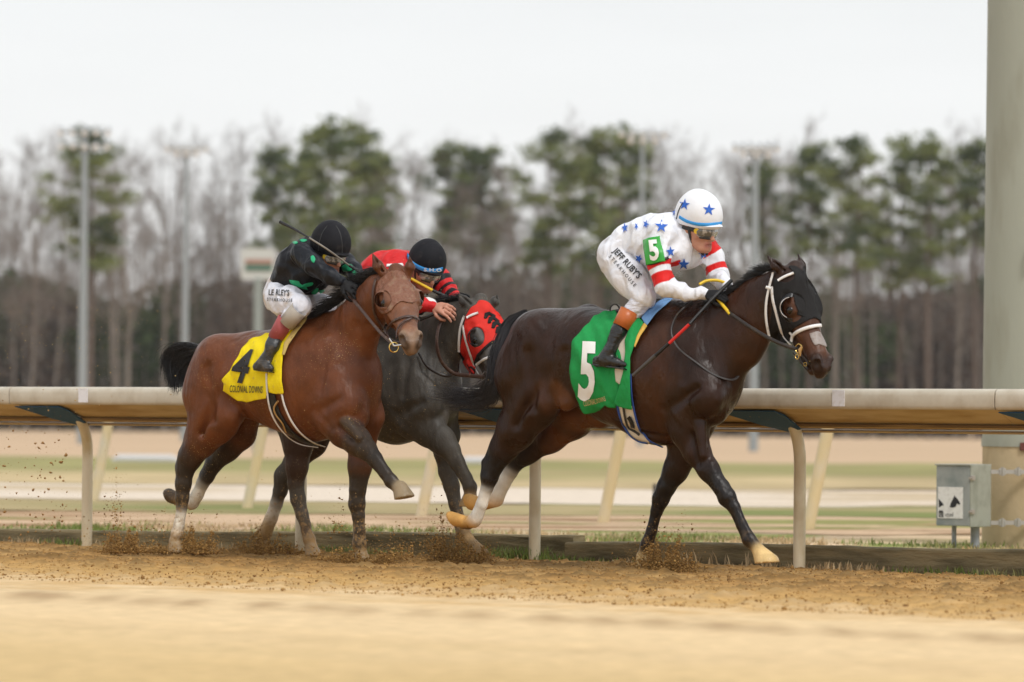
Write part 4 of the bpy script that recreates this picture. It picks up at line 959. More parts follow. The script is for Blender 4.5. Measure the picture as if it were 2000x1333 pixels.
BAY5 = dict(b=(.0240, .0084, .0036), t=(.050, .0170, .0062), f=(.105, .036, .0125), l=(.013, .010, .0095), w=(.80, .76, .68), y=(.58, .31, .085), h=(.66, .46, .20), bk=(.010, .009, .009))
def horse5():
    b = Body(); fr = Frame(1.0); c = BAY5
    chain(b, fr, [(1074, 690, 88, 0, .90, c['b']), (1150, 697, 93, 0, .88, c['b']), (1215, 720, 109, 0, .82, c['t']), (1292, 731, 135, 0, .68, c['b']), (1352, 724, 116, 0, .62, c['b'])], k=.06)
    bump(b, fr, 1345, 745, 1368, 762, 78, 66, 0, .205, k=.06, c=c['b'], cw=1)
    bump(b, fr, 1270, 626, 1362, 612, 30, 27, 0, .05, k=.08, c=c['b'])
    chain(b, fr, [(1378, 684, 92, 0, .46, c['b']), (1436, 650, 74, 0, .40, c['t']), (1482, 602, 56, 0, .42, c['b']), (1532, 563, 44, .02, .52, c['b'])], k=.06)
    # muscles of quarter, shoulder, chest
    bump(b, fr, 1050, 664, 1014, 742, 58, 44, .12, .16, k=.05, c=c['b'], w1=.13)
    bump(b, fr, 1060, 664, 1030, 742, 58, 44, -.12, .16, k=.05, c=c['b'], w1=-.13)
    bump(b, fr, 1150, 640, 1180, 650, 46, 40, -.16, .10, k=.05, c=c['b'])
    for sgn in (1, -1):
        bump(b, fr, 1325, 665, 1376, 775, 46, 44, sgn * .09, .10, k=.07, c=c['b'], w1=sgn * .15)      # shoulder blade
        bump(b, fr, 1300, 745, 1345, 805, 42, 40, sgn * .15, .085, k=.035, c=c['b'], w1=sgn * .14)     # upper arm, triceps
        bump(b, fr, 1388, 764, 1392, 800, 44, 32, sgn * .075, .085, k=.02, c=c['b'])                    # breast
    # near hind
    chain(b, fr, [(1030, 725, 72, .15, .58, c['b']), (1038, 785, 58, .15, .62, c['b']), (1008, 838, 41, .145, .70, c['b']), (984, 876, 27, .14, .78, c['l']), (966, 908, 20, .14, .8, c['l'])], k=.045)
    bump(b, fr, 1062, 760, 1068, 785, 34, 28, .17, .07, k=.05, c=c['t']); bump(b, fr, 1090, 716, 1106, 786, 20, 18, .18, .045, k=.06, c=c['f'], cw=.35)                     # stifle
    bump(b, fr, 978, 850, 952, 900, 13, 9, .14, .02, k=.03, c=c['l'])                        # hamstring
    chain(b, fr, [(966, 905, 20, .14, .8, c['l']), (956, 932, 18, .14, .8, c['l']), (952, 952, 13, .14, .85, c['l'])], k=.02)
    bump(b, fr, 947, 905, 948, 925, 8, 9, .14, .02, k=.02, c=c['l'])
    chain(b, fr, [(950, 956, 12.5, .14, .85, c['w']), (941, 985, 11.5, .14, .9, c['w']), (929, 1014, 13.5, .14, .9, c['y'])], k=.012)
    chain(b, fr, [(925, 1018, 14, .14, .9, c['y']), (908, 1021, 11.5, .14, .9, c['y'])], k=.012)
    bump(b, fr, 917, 1030, 903, 1028, 5, 6, .14, .014, k=.008, c=c['bk'], cw=3)
    hoof(b, fr, 902, 1018, 880, 1013, 12.5, 14, .14, c['y'], sole=(874, 1000, 888, 1030))
    # far hind
    chain(b, fr, [(1110, 765, 62, -.13, .6, c['b']), (1120, 812, 44, -.14, .6, c['f']), (1075, 850, 33, -.14, .65, c['b']), (1030, 880, 25, -.14, .75, c['l']), (1006, 902, 20, -.14, .8, c['l'])], k=.045)
    bump(b, fr, 1120, 800, 1175, 812, 40, 26, -.10, .10, k=.05, c=c['f'])
    chain(b, fr, [(1006, 904, 18, -.14, .8, c['l']), (998, 920, 15, -.14, .85, c['w']), (984, 944, 14, -.14, .9, c['w']), (968, 972, 17, -.14, .9, c['y'])], k=.012)
    chain(b, fr, [(968, 975, 16, -.14, .9, c['y']), (942, 985, 13, -.14, .9, c['y'])], k=.014)
    hoof(b, fr, 938, 986, 916, 980, 14, 16, -.14, c['y'], sole=(908, 962, 919, 1000))
    # near fore
    chain(b, fr, [(1338, 790, 56, .11, .62, c['b']), (1346, 836, 42, .12, .66, c['b']), (1360, 880, 28, .12, .75, c['b']), (1384, 918, 21, .12, .8, c['l']), (1408, 952, 17, .12, .85, c['l'])], k=.035)
    chain(b, fr, [(1410, 953, 17, .12, .9, c['l']), (1420, 972, 18.5, .12, .85, c['l']), (1434, 992, 13, .12, .85, c['l'])], k=.015)
    chain(b, fr, [(1434, 992, 12.5, .12, .85, c['l']), (1449, 1026, 11.5, .12, .85, c['l']), (1463, 1054, 14, .12, .9, c['l']), (1478, 1070, 12, .12, .9, c['l'])], k=.012)
    bump(b, fr, 1456, 1060, 1462, 1066, 6, 6, .12, .012, k=.01, c=c['l'])
    hoof(b, fr, 1482, 1076, 1498, 1101, 14, 25, .12, c['h'], sole=(1468, 1102, 1523, 1098))
    # far fore
    chain(b, fr, [(1352, 820, 54, -.10, .6, c['b']), (1340, 872, 37, -.11, .7, c['b']), (1320, 918, 25, -.11, .8, c['l']), (1301, 952, 19, -.11, .85, c['l'])], k=.035)
    chain(b, fr, [(1301, 952, 18, -.11, .9, c['l']), (1291, 974, 17, -.11, .85, c['l']), (1283, 998, 13, -.11, .85, c['l'])], k=.02)
    chain(b, fr, [(1283, 996, 11.5, -.11, .85, c['l']), (1273, 1036, 11, -.11, .85, c['l']), (1264, 1064, 13.5, -.11, .9, c['l']), (1258, 1082, 12, -.11, .9, c['l'])], k=.012)
    hoof(b, fr, 1256, 1088, 1262, 1112, 14, 22, -.11, c['h'], sole=(1230, 1113, 1290, 1113))
    for (x0, y0, x1, y1, w) in ((947, 968, 936, 1004, .14 + .034), (1443, 1000, 1458, 1046, .12 + .033), (1402, 900, 1372, 880, .12 + .06), (975, 900, 962, 925, .14 + .050)):
        bump(b, fr, x0, y0, x1, y1, 1.6, 1.2, w, .006, k=.014, c=c['l'], op=-1)
    bump(b, fr, 1412, 958, 1418, 972, 7, 7, .12 + .034, .02, k=.012, c=c['l']); bump(b, fr, 960, 915, 955, 938, 6, 6, .14 + .040, .015, k=.014, c=c['l'])
    # dock
    bump(b, fr, 1024, 640, 1002, 634, 15, 9, 0, .035, k=.03, c=c['bk'])
    for (x0, y0, x1, y1, r, w0, w1) in ((1120, 640, 1105, 770, 7, .262, .268), (1030, 690, 1040, 800, 6, .285, .262), (1070, 720, 1010, 830, 5, .297, .225), (1345, 640, 1330, 740, 6, .215, .262), (1300, 800, 1360, 760, 5, .255, .245), (1350, 850, 1362, 905, 3, .205, .185), (1410, 640, 1380, 700, 6, .155, .20), (1210, 830, 1300, 858, 5, .16, .13)):
        bump(b, fr, x0, y0, x1, y1, r, r * .7, w0, .02, k=.05, c=c['b'], op=-1, w1=w1)
    bump(b, fr, 1366, 830, 1374, 890, 13, 8, .17, .03, k=.02, c=c['b'], w1=.165); bump(b, fr, 1020, 800, 990, 860, 14, 8, .215, .03, k=.03, c=c['b'], w1=.19)
    # creases
    bump(b, fr, 1096, 690, 1092, 775, 8, 7, .29, .03, k=.06, c=c['b'], op=-1)
    bump(b, fr, 1318, 838, 1290, 800, 6, 5, .255, .03, k=.035, c=c['b'], op=-1)
    bump(b, fr, 1380, 655, 1412, 770, 7, 6, .235, .03, k=.06, c=c['b'], op=-1, w1=.215)
    P = math.radians(60); hf = np.array([.62, -.785, 0])
    o = unproj(1558, 527, fr.P(1545, 530, 0)[1]); ey = o[1]
    h = Head(o, hf * math.cos(P) - RU * math.sin(P), hf * math.sin(P) + RU * math.cos(P), 1.10, 1.12)
    h.build(b, dict(head=c['b'], face=(.085, .032, .014), muzzle=(.040, .020, .013), nostril=(.012, .005, .005), eyelid=(.03, .014, .008), tips=(unproj(1498, 499, ey - .03), unproj(1558, 495, ey + .06))))
    return b, fr, h
BAY4 = dict(b=(.125, .038, .0125), t=(.155, .047, .0155), d=(.040, .016, .008), l=(.020, .015, .012), g=(.060, .038, .022), w=(.78, .73, .62), y=(.46, .28, .11), h=(.34, .26, .16), bk=(.010, .009, .009))
def horse4():
    b = Body(); fr = Frame(1.25); c = BAY4
    chain(b, fr, [(447, 729, 77, 0, .92, c['b']), (502, 733, 83, 0, .90, c['b']), (560, 741, 98, 0, .86, c['b']), (612, 742, 118, 0, .76, c['b']), (655, 740, 104, 0, .68, c['b'])], k=.06)
    bump(b, fr, 655, 770, 676, 782, 70, 60, 0, .20, k=.06, c=c['b'], cw=1)
    bump(b, fr, 585, 650, 650, 632, 26, 24, 0, .05, k=.07, c=c['b'])
    chain(b, fr, [(662, 690, 76, 0, .52, c['b']), (691, 650, 57, .03, .48, c['t']), (714, 611, 46, .08, .50, c['b']), (738, 575, 40, .14, .60, c['b'])], k=.06)
    for sgn in (1, -1):
        bump(b, fr, 428, 705, 404, 770, 52, 50, sgn * .12, .15, k=.05, c=c['b'])
        bump(b, fr, 632, 690, 668, 790, 42, 42, sgn * .12, .10, k=.045, c=c['b'], w1=sgn * .15)
        bump(b, fr, 610, 770, 650, 815, 38, 38, sgn * .15, .085, k=.035, c=c['b'], w1=sgn * .14)
    bump(b, fr, 682, 780, 690, 812, 40, 34, .09, .09, k=.02, c=c['b'])
    bump(b, fr, 706, 780, 712, 818, 36, 32, -.10, .09, k=.02, c=c['b'])
    # near hind
    chain(b, fr, [(420, 755, 66, .14, .58, c['b']), (418, 812, 58, .145, .6, c['b']), (394, 856, 36, .14, .7, c['d']), (372, 892, 24, .14, .8, c['l']), (362, 915, 20, .14, .8, c['l'])], k=.045)
    bump(b, fr, 440, 795, 452, 810, 32, 26, .16, .07, k=.04, c=c['b'])
    bump(b, fr, 376, 868, 350, 912, 10, 8, .14, .02, k=.03, c=c['l'])
    chain(b, fr, [(362, 913, 20, .14, .8, c['l']), (358, 945, 17, .14, .8, c['l']), (356, 972, 13.5, .14, .85, c['l']), (355, 990, 12.5, .14, .85, c['l'])], k=.018)
    chain(b, fr, [(354, 1000, 11, .14, .85, c['w']), (350, 1024, 10.5, .14, .9, c['w']), (346, 1042, 12, .14, .9, c['y']), (342, 1056, 11, .14, .9, c['y'])], k=.012)
    hoof(b, fr, 342, 1058, 346, 1080, 13, 19, .14, c['h'], sole=(320, 1080, 370, 1080))
    # far hind
    chain(b, fr, [(470, 805, 50, -.13, .6, c['b']), (468, 842, 36, -.14, .62, c['d']), (444, 872, 28, -.14, .7, c['l']), (418, 905, 19, -.14, .8, c['l'])], k=.045)
    chain(b, fr, [(418, 905, 18, -.14, .8, c['l']), (404, 930, 16, -.14, .8, c['l']), (396, 944, 13, -.14, .85, c['w']), (386, 966, 12.5, -.14, .85, c['w']), (376, 981, 14, -.14, .9, c['y'])], k=.014)
    chain(b, fr, [(374, 983, 13, -.14, .9, c['y']), (352, 977, 11, -.14, .9, c['y'])], k=.014)
    hoof(b, fr, 348, 976, 330, 968, 12, 14, -.14, c['g'], sole=(322, 955, 334, 990))
    # near fore, lifted
    chain(b, fr, [(650, 800, 50, .12, .62, c['b']), (672, 838, 36, .14, .68, c['d']), (698, 862, 28, .15, .75, c['g']), (716, 878, 22, .16, .8, c['g'])], k=.035)
    chain(b, fr, [(716, 878, 21, .16, .85, c['l']), (732, 897, 16, .16, .85, c['l']), (752, 924, 12.5, .16, .85, c['l']), (764, 940, 13.5, .16, .9, c['l']), (776, 952, 12, .16, .9, c['l'])], k=.014)
    hoof(b, fr, 782, 955, 790, 974, 16, 21, .16, c['h'], sole=(767, 979, 810, 968))
    # far fore, planted
    chain(b, fr, [(712, 815, 46, -.12, .6, c['b']), (706, 868, 29, -.13, .7, c['b']), (703, 910, 24, -.13, .8, c['l']), (699, 955, 18, -.13, .85, c['l'])], k=.035)
    chain(b, fr, [(698, 960, 17, -.13, .85, c['l']), (697, 985, 17.5, -.13, .85, c['l']), (700, 1008, 13, -.13, .85, c['l']), (702, 1038, 12, -.13, .85, c['l']), (702, 1062, 14, -.13, .9, c['l']), (704, 1080, 12.5, -.13, .9, c['l'])], k=.014)
    hoof(b, fr, 704, 1082, 708, 1100, 14, 20, -.13, c['h'], sole=(680, 1099, 735, 1099))
    bump(b, fr, 398, 690, 380, 682, 15, 10, 0, .035, k=.03, c=c['bk'])
    for (x0, y0, x1, y1, r, w0, w1) in ((478, 690, 462, 800, 7, .265, .268), (402, 720, 412, 820, 6, .285, .262), (432, 745, 396, 848, 5, .297, .22), (640, 660, 622, 760, 6, .215, .262), (604, 812, 660, 780, 5, .262, .25), (664, 835, 690, 858, 3, .225, .215), (690, 640, 664, 710, 6, .175, .21), (720, 640, 706, 740, 6, .16, .17)):
        bump(b, fr, x0, y0, x1, y1, r, r * .7, w0, .02, k=.05, c=c['b'], op=-1, w1=w1)
    bump(b, fr, 676, 826, 704, 856, 12, 8, .20, .03, k=.02, c=c['g'], w1=.20)
    # creases
    bump(b, fr, 456, 715, 452, 800, 8, 7, .292, .03, k=.04, c=c['b'], op=-1)
    bump(b, fr, 640, 838, 606, 802, 6, 5, .265, .03, k=.035, c=c['b'], op=-1)
    bump(b, fr, 672, 690, 706, 785, 6, 6, .245, .03, k=.06, c=c['b'], op=-1, w1=.225)
    bump(b, fr, 701, 755, 703, 846, 3, 4, .03, .03, k=.05, c=c['b'], op=-1, w1=.05)
    d = _ax(np.array([.19, -.755, -.63])); o = unproj(775, 528, fr.P(765, 538, .14)[1]); ey = o[1]
    h = Head(o, d, np.array([.10, -.60, .8]), 1.10, 1.14)
    h.build(b, dict(head=c['b'], face=(.19, .080, .042), muzzle=(.24, .15, .095), nostril=(.018, .010, .008), eyelid=(.09, .035, .016), eartip=(.07, .025, .012), tips=(unproj(727, 494, ey), unproj(800, 499, ey))))
    return b, fr, h
GR3 = dict(b=(.062, .055, .046), t=(.082, .072, .060), d=(.050, .044, .037), l=(.046, .040, .032), br=(.045, .022, .014), w=(.66, .60, .50), y=(.44, .28, .12), h=(.20, .16, .11), bk=(.012, .011, .011), n=(.30, .29, .28))
def horse3():
    b = Body(); fr = Frame(.42); c = GR3
    chain(b, fr, [(604, 722, 70, 0, .92, c['b']), (665, 735, 80, 0, .90, c['b']), (722, 750, 92, 0, .86, c['b']), (775, 755, 110, 0, .76, c['b']), (815, 752, 98, 0, .68, c['b'])], k=.06)
    bump(b, fr, 815, 775, 838, 782, 66, 56, 0, .20, k=.06, c=c['b'], cw=1)
    bump(b, fr, 750, 658, 810, 640, 26, 24, 0, .05, k=.07, c=c['b'])
    chain(b, fr, [(822, 708, 70, 0, .50, c['b']), (855, 672, 57, .0, .44, c['t']), (888, 641, 48, .02, .48, c['b']), (915, 622, 38, .03, .60, c['b'])], k=.06)
    for sgn in (1, -1):
        bump(b, fr, 590, 690, 566, 770, 52, 46, sgn * .12, .15, k=.05, c=c['b'])
        bump(b, fr, 795, 700, 828, 790, 42, 42, sgn * .12, .10, k=.045, c=c['b'], w1=sgn * .15)
        bump(b, fr, 772, 780, 806, 822, 38, 38, sgn * .15, .085, k=.035, c=c['b'], w1=sgn * .14)
    bump(b, fr, 838, 782, 846, 815, 38, 32, .09, .09, k=.02, c=c['t'])
    bump(b, fr, 858, 785, 862, 818, 30, 28, -.08, .08, k=.02, c=c['t'])
    # near hind
    chain(b, fr, [(575, 770, 60, .14, .58, c['b']), (580, 820, 48, .14, .6, c['br']), (582, 865, 32, .14, .7, c['br']), (580, 910, 22, .14, .8, c['br']), (578, 942, 18, .14, .8, c['br'])], k=.045)
    chain(b, fr, [(578, 945, 17, .14, .8, c['l']), (582, 975, 16, .14, .8, c['l']), (590, 1005, 13, .14, .85, c['l']), (597, 1026, 11.5, .14, .9, c['w'])], k=.014)
    chain(b, fr, [(598, 1036, 11.5, .14, .9, c['br']), (604, 1054, 12.5, .14, .9, c['y']), (608, 1068, 12, .14, .9, c['y'])], k=.012)
    hoof(b, fr, 608, 1070, 612, 1086, 13, 18, .14, c['h'], sole=(585, 1086, 640, 1086))
    # far hind
    chain(b, fr, [(628, 815, 44, -.13, .6, c['br']), (612, 862, 30, -.14, .62, c['br']), (578, 900, 23, -.14, .7, c['l']), (554, 930, 18, -.14, .8, c['l']), (548, 958, 16, -.14, .8, c['l'])], k=.04)
    chain(b, fr, [(546, 962, 14, -.14, .85, c['l']), (540, 984, 13, -.14, .85, c['w']), (530, 1012, 13, -.14, .9, c['y']), (518, 1040, 14, -.14, .9, c['y']), (512, 1055, 12, -.14, .9, c['y'])], k=.012)
    hoof(b, fr, 512, 1058, 516, 1076, 13, 18, -.14, c['h'], sole=(490, 1076, 545, 1076))
    # near fore reaching
    chain(b, fr, [(806, 806, 46, .12, .62, c['b']), (836, 838, 34, .13, .68, c['b']), (864, 862, 27, .13, .75, c['b']), (880, 880, 21, .13, .8, c['b'])], k=.035)
    chain(b, fr, [(880, 880, 20, .13, .85, c['b']), (893, 904, 16, .13, .85, c['l']), (910, 934, 13, .13, .85, c['l']), (918, 952, 14, .13, .9, c['l']), (919, 965, 12, .13, .9, c['l'])], k=.014)
    hoof(b, fr, 918, 970, 914, 988, 14, 18, .13, c['y'], sole=(895, 990, 935, 990))
    # far fore
    chain(b, fr, [(862, 812, 38, -.12, .6, c['b']), (872, 850, 28, -.12, .7, c['b']), (868, 880, 22, -.12, .75, c['b']), (874, 920, 19, -.12, .8, c['b'])], k=.035)
    chain(b, fr, [(874, 922, 19, -.12, .85, c['b']), (882, 950, 16.5, -.12, .85, c['l']), (889, 985, 13, -.12, .85, c['l']), (897, 1018, 12.5, -.12, .85, c['l']), (905, 1042, 14.5, -.12, .9, c['y']), (920, 1062, 12, -.12, .9, c['y'])], k=.014)
    hoof(b, fr, 924, 1066, 936, 1084, 13, 19, -.12, c['h'], sole=(905, 1086, 965, 1082))
    bump(b, fr, 560, 690, 545, 684, 14, 10, 0, .035, k=.03, c=c['bk'])
    for (x0, y0, x1, y1, r, w0, w1) in ((800, 670, 784, 770, 6, .215, .262), (764, 818, 820, 786, 5, .262, .25), (850, 660, 826, 720, 6, .16, .20)):
        bump(b, fr, x0, y0, x1, y1, r, r * .7, w0, .02, k=.05, c=c['b'], op=-1, w1=w1)
    bump(b, fr, 785, 836, 765, 805, 6, 5, .265, .03, k=.035, c=c['b'], op=-1)
    bump(b, fr, 853, 755, 855, 840, 3, 4, .03, .03, k=.05, c=c['b'], op=-1, w1=.05)
    bump(b, fr, 852, 760, 854, 835, 5, 5, .06, .06, k=.03, c=c['b'], op=-1)
    d = _ax(np.array([.19, -.26, -.50])); o = unproj(944, 590, fr.P(928, 606, .03)[1]); ey = o[1]
    h = Head(o, d, np.array([.42, -.65, .6]), 1.12, 1.12)
    h.build(b, dict(head=c['b'], face=(.11, .105, .10), muzzle=c['n'], nostril=(.02, .018, .018), eyelid=(.02, .018, .018), eartip=(.02, .018, .018), tips=(unproj(894, 573, ey), unproj(972, 575, ey + .05))))
    return b, fr, h

# ------------------------------------------------------------------ riders
class Man:
    """a rider: joints as photo pixels in the plane of his horse, w = metres towards the near side"""
    def __init__(s, q): s.fr = Frame(q)
    def n(s, t): return s.fr.P(t[0], t[1], t[3])
    def chain(s, b, nodes, k=.025, c=(1, 1, 1), g=0.0, flat=None):
        for A, B in zip(nodes[:-1], nodes[1:]):
            pa, pb = s.n(A), s.n(B); m = pa[1] / FPX
            ra, rb = A[2] * m + g, B[2] * m + g
            b.seg(pa, pb, ra, rb, ra * (A[4] if len(A) > 4 else 1), rb * (B[4] if len(B) > 4 else 1), k=k, c=c)
class HHead:
    """human head: x forward, z up, y towards his right ear when positive"""
    def __init__(s, O, fwd, up, sc=1.0, wy=1.0):
        s.wy = wy
        s.O = np.asarray(O, float); s.X = _ax(fwd); s.Z = _ax(np.asarray(up, float) - s.X * (np.asarray(up, float) @ s.X)); s.Y = np.cross(s.X, s.Z); s.sc = sc
    p = Head.p; seg = Head.seg
    def build(s, b, skin, lip, dark):
        S = s.seg
        S(b, (-.01, 0, .035), (.02, 0, .03), .092, .088, .076, .074, k=.03, c=skin)
        S(b, (.045, 0, -.03), (.055, 0, -.065), .055, .046, .058, .045, k=.03, c=skin)
        S(b, (.0, 0, -.02), (.01, 0, -.05), .07, .05, .065, .052, k=.03, c=skin)
        S(b, (.078, 0, -.098), (.074, 0, -.10), .022, .02, .024, .024, k=.03, c=skin)        # chin
        for y in (-1, 1):
            S(b, (.0, .056 * y, -.055), (.065, .030 * y, -.098), .018, .014, .014, .014, k=.03, c=skin)   # jaw
            S(b, (.070, .034 * y, -.030), (.055, .050 * y, -.028), .017, .015, .015, .014, k=.015, c=skin)  # cheekbone
            S(b, (.092, .016 * y, .018), (.080, .042 * y, .018), .010, .009, .010, .009, k=.012, c=skin)   # brow
            S(b, (.100, .030 * y, .0), (.096, .034 * y, .0), .013, .012, .014, .013, k=.008, c=dark, op=-1, cw=.8)
            S(b, (-.008, .076 * y, -.02), (-.012, .080 * y, .012), .012, .017, .007, .008, k=.006, c=skin)  # ear
            S(b, (.098, .011 * y, -.040), (.096, .012 * y, -.042), .009, .008, .008, .008, k=.006, c=skin)  # nostril
        S(b, (.094, 0, .008), (.120, 0, -.036), .011, .013, .009, .012, k=.008, c=skin)
        S(b, (.094, -.016, -.066), (.094, .016, -.066), .0075, .0075, .0075, .0075, k=.006, c=lip, cw=1.3)
        S(b, (.091, -.013, -.077), (.091, .013, -.077), .008, .008, .008, .008, k=.006, c=lip, cw=1.3)
        S(b, (.101, -.020, -.0715), (.101, .020, -.0715), .0035, .0035, .0035, .0035, k=.003, c=dark, op=-1, cw=1.2)
        S(b, (-.02, 0, -.05), (-.055, 0, -.12), .055, .055, .052, .055, k=.03, c=skin)       # neck root
def hand(b, P, fwd, out, skin, curl=1.1, sc=1.0, mirror=1, nail=None, rs=1.0):
    """palm at wrist P pointing fwd, back of the hand facing out; four unequal fingers curled about a grip, thumb from the side"""
    f = _ax(fwd); o = _ax(np.asarray(out, float) - f * (np.asarray(out, float) @ f)); sd = np.cross(f, o) * mirror
    p = np.asarray(P, float); q_ = sc * rs
    b.seg(p, p + f * .045 * sc, .021 * q_, .026 * q_, .014 * q_, .015 * q_, L=o, k=.01, c=skin)
    b.seg(p + f * .04 * sc + sd * .018 * sc, p + f * .085 * sc + sd * .026 * sc, .018 * q_, .014 * q_, .012 * q_, .011 * q_, L=o, k=.012, c=skin)
    b.seg(p + f * .04 * sc - sd * .018 * sc, p + f * .078 * sc - sd * .026 * sc, .018 * q_, .014 * q_, .012 * q_, .011 * q_, L=o, k=.012, c=skin)
    for i, (ln, off_, cu) in enumerate(((.040, .031, .9), (.045, .0105, 1.0), (.042, -.0105, 1.08), (.034, -.031, 1.15))):
        q = p + f * (.086 - abs(i - 1.2) * .004) * sc + sd * off_ * sc; a = .35 * curl * cu
        for j, (l_, r_) in enumerate(((1.0, .0098), (.62, .0088), (.48, .0078))):
            d = f * math.cos(a) - o * math.sin(a) + sd * (1.5 - i) * .05
            q2 = q + _ax(d) * ln * l_ * sc
            b.seg(q, q2, r_ * q_, r_ * .92 * q_, k=.004, c=(nail if (nail is not None and j == 2) else skin)); q = q2; a += .75 * curl * cu
    q = p + f * .025 * sc + sd * .028 * sc - o * .004 * sc
    for l_, dd, r_ in ((.038, (.75, .60, -.25), .0125), (.032, (.85, .10, -.55), .0105), (.025, (.8, -.35, -.5), .0092)):
        q2 = q + _ax(f * dd[0] + sd * dd[1] + o * dd[2]) * l_ * sc
        b.seg(q, q2, r_ * q_, r_ * .9 * q_, k=.005, c=skin); q = q2
# ------------------------------------------------------------------ assembling horses, tack, riders
VOX_H, VOX_R = 0.0068, 0.0052
rng = np.random.RandomState(5)
def strands(name, guides, frame, n, rad, mat_, parent, jit=6.0, seg=9, wj=.02, seed=1, curl=2.0, ln=(.75, 1.0)):
    """hair: guides are polylines of photo pixels with w; hairs are blends of neighbouring guides"""
    rs = np.random.RandomState(seed); G = [catmull([(p[0], p[1], p[2] * 1000) for p in g], seg) for g in guides]
    V = []; F = []
    for i in range(n):
        u = rs.rand() * (len(G) - 1); k = min(int(u), len(G) - 2); u -= k
        P = G[k] * (1 - u) + G[k + 1] * u
        L_ = ln[0] + (ln[1] - ln[0]) * rs.rand(); t = np.linspace(0, 1, seg) * L_; base = np.linspace(0, 1, seg)
        P = np.stack([np.interp(t, base, P[:, q]) for q in range(3)], 1)
        off = rs.normal(size=3) * [jit, jit, wj * 1000]; ph = rs.rand() * 6
        gr = np.linspace(.25, 1, seg)[:, None]
        P = P + off * gr + np.stack([np.sin(t * 7 + ph) * curl, np.cos(t * 6 + ph) * curl, 0 * t], 1) * gr
        pts = np.array([frame.P(a, b, c / 1000) for a, b, c in P])
        r = rad * (.6 + .8 * rs.rand()); b0 = len(V)
        for j in range(seg):
            d = _ax(pts[min(j + 1, seg - 1)] - pts[max(j - 1, 0)] + 1e-9); s1 = _ax(np.cross(d, [.3, .9, .2])); s2 = np.cross(d, s1)
            rr = r * (1 - .85 * (j / (seg - 1)) ** 2)
            for a in (0, 2.094, 4.189): V.append(pts[j] + rr * (math.cos(a) * s1 + math.sin(a) * s2))
        for j in range(seg - 1):
            for a in range(3):
                a2 = (a + 1) % 3; F.append((b0 + 3 * j + a, b0 + 3 * j + a2, b0 + 3 * j + 3 + a2, b0 + 3 * j + 3 + a))
    return mesh_np(name, V, np.array(F), mat_, parent, True)
def strap(name, surf, frame, pts, width_px, mat_, parent, off=.004, n=None, thick=.004, w=.1):
    P = np.array([p[:2] for p in pts], float); L_ = np.linalg.norm(np.diff(P, axis=0), axis=1).sum()
    n = n or max(6, int(L_ / 4)); A, N = strap_pts(surf, frame, pts, n, off, w)
    V, F = ribbon(A, N, width_px * A[0][1] / FPX, thick)
    return mesh_np(name, V, F, mat_, parent, True)
def mirror_pts(V, frame):
    """reflect through the horse's middle plane"""
    d = (V - RA) @ RN - frame.q
    return V - 2 * d[:, None] * RN
def sheet(name, surf, frame, poly, mat_, parent, **k):
    V, F, _ = drape(surf, frame, poly, **k)
    o = mesh_np(name, V, F, mat_, parent, True); LAST['s'] = (V, F); return o
LAST = {}
def free_tube(name, frame, pts, r, mat_, parent, n=40, sides=8, flat=None):
    """cord or rein through space; pts are photo pixels with w in metres"""
    C = catmull([(p[0], p[1], p[2] * 1000) for p in pts], n); m = MB()
    m.tube([frame.P(a, b, c / 1000) for a, b, c in C], r, sides, flat=flat)
    return m.build(name, mat_, parent, True)
def cup(h, surf, frame, cx, cy, rx, ry, a0, a1, out, mat_, parent, w=.1, edge=None, dirn=None):
    """blinker cup: a curved wall standing off the hood behind the eye"""
    n = 26; rows = 5; V = []; F = []; Yo = _ax(dirn if dirn is not None else h.Y); rim = []
    for i in range(n + 1):
        a = math.radians(a0 + (a1 - a0) * i / n); u_ = math.sin(math.pi * i / n) ** .6
        p, nr = surf.hit_or_near(cx + rx * math.cos(a), cy - ry * math.sin(a), frame, w); ci, _ = surf.hit_or_near(cx, cy, frame, w)
        for j in range(rows + 1):
            t = j / rows; V.append(p + Yo * (out * t * u_ + .002) + (ci - p) * (.30 * t * t))
        rim.append(V[-1])
    V = np.array(V); k = rows + 1; n0 = len(V); V2 = V + np.tile(_ax(Yo) * .0, (n0, 1)); c0 = V.mean(0)
    V2 = V + (V - ci) / (np.linalg.norm(V - ci, axis=1)[:, None] + 1e-6) * .003
    for i in range(n):
        for j in range(rows):
            q = (i * k + j, i * k + j + 1, (i + 1) * k + j + 1, (i + 1) * k + j); F.append(q); F.append(tuple(v + n0 for v in q[::-1]))
        F.append((i * k + rows, i * k + rows + n0, (i + 1) * k + rows + n0, (i + 1) * k + rows))
    o = mesh_np('blinker_cup', np.vstack([V, V2]), F, mat_, parent, True)
    if edge is not None:
        m_ = MB(); m_.tube(rim[3:-3], .0018, 6); m_.build('cup_edge', edge, o, True)
    return o
def free_ribbon(name, frame, pts, width, mat_, parent, n=40, nrm=None):
    C = catmull([(p[0], p[1], p[2] * 1000) for p in pts], n); P = np.array([frame.P(a, b, c / 1000) for a, b, c in C])
    V, F = ribbon(P, np.tile(RN if nrm is None else nrm, (n, 1)), width, .003); return mesh_np(name, V, F, mat_, parent, True)
def ring(m, c, ax1, ax2, R, r, n=18):
    pts = [np.asarray(c) + R * (math.cos(2 * math.pi * i / n) * ax1 + math.sin(2 * math.pi * i / n) * ax2) for i in range(n + 1)]
    m.tube(pts, r, 6, caps=False)
def ell(cx, cy, rx, ry, n=28, rot=0):
    c, s_ = math.cos(rot), math.sin(rot)
    return [(cx + rx * math.cos(2 * math.pi * i / n) * c - ry * math.sin(2 * math.pi * i / n) * s_, cy + rx * math.cos(2 * math.pi * i / n) * s_ + ry * math.sin(2 * math.pi * i / n) * c) for i in range(n)]
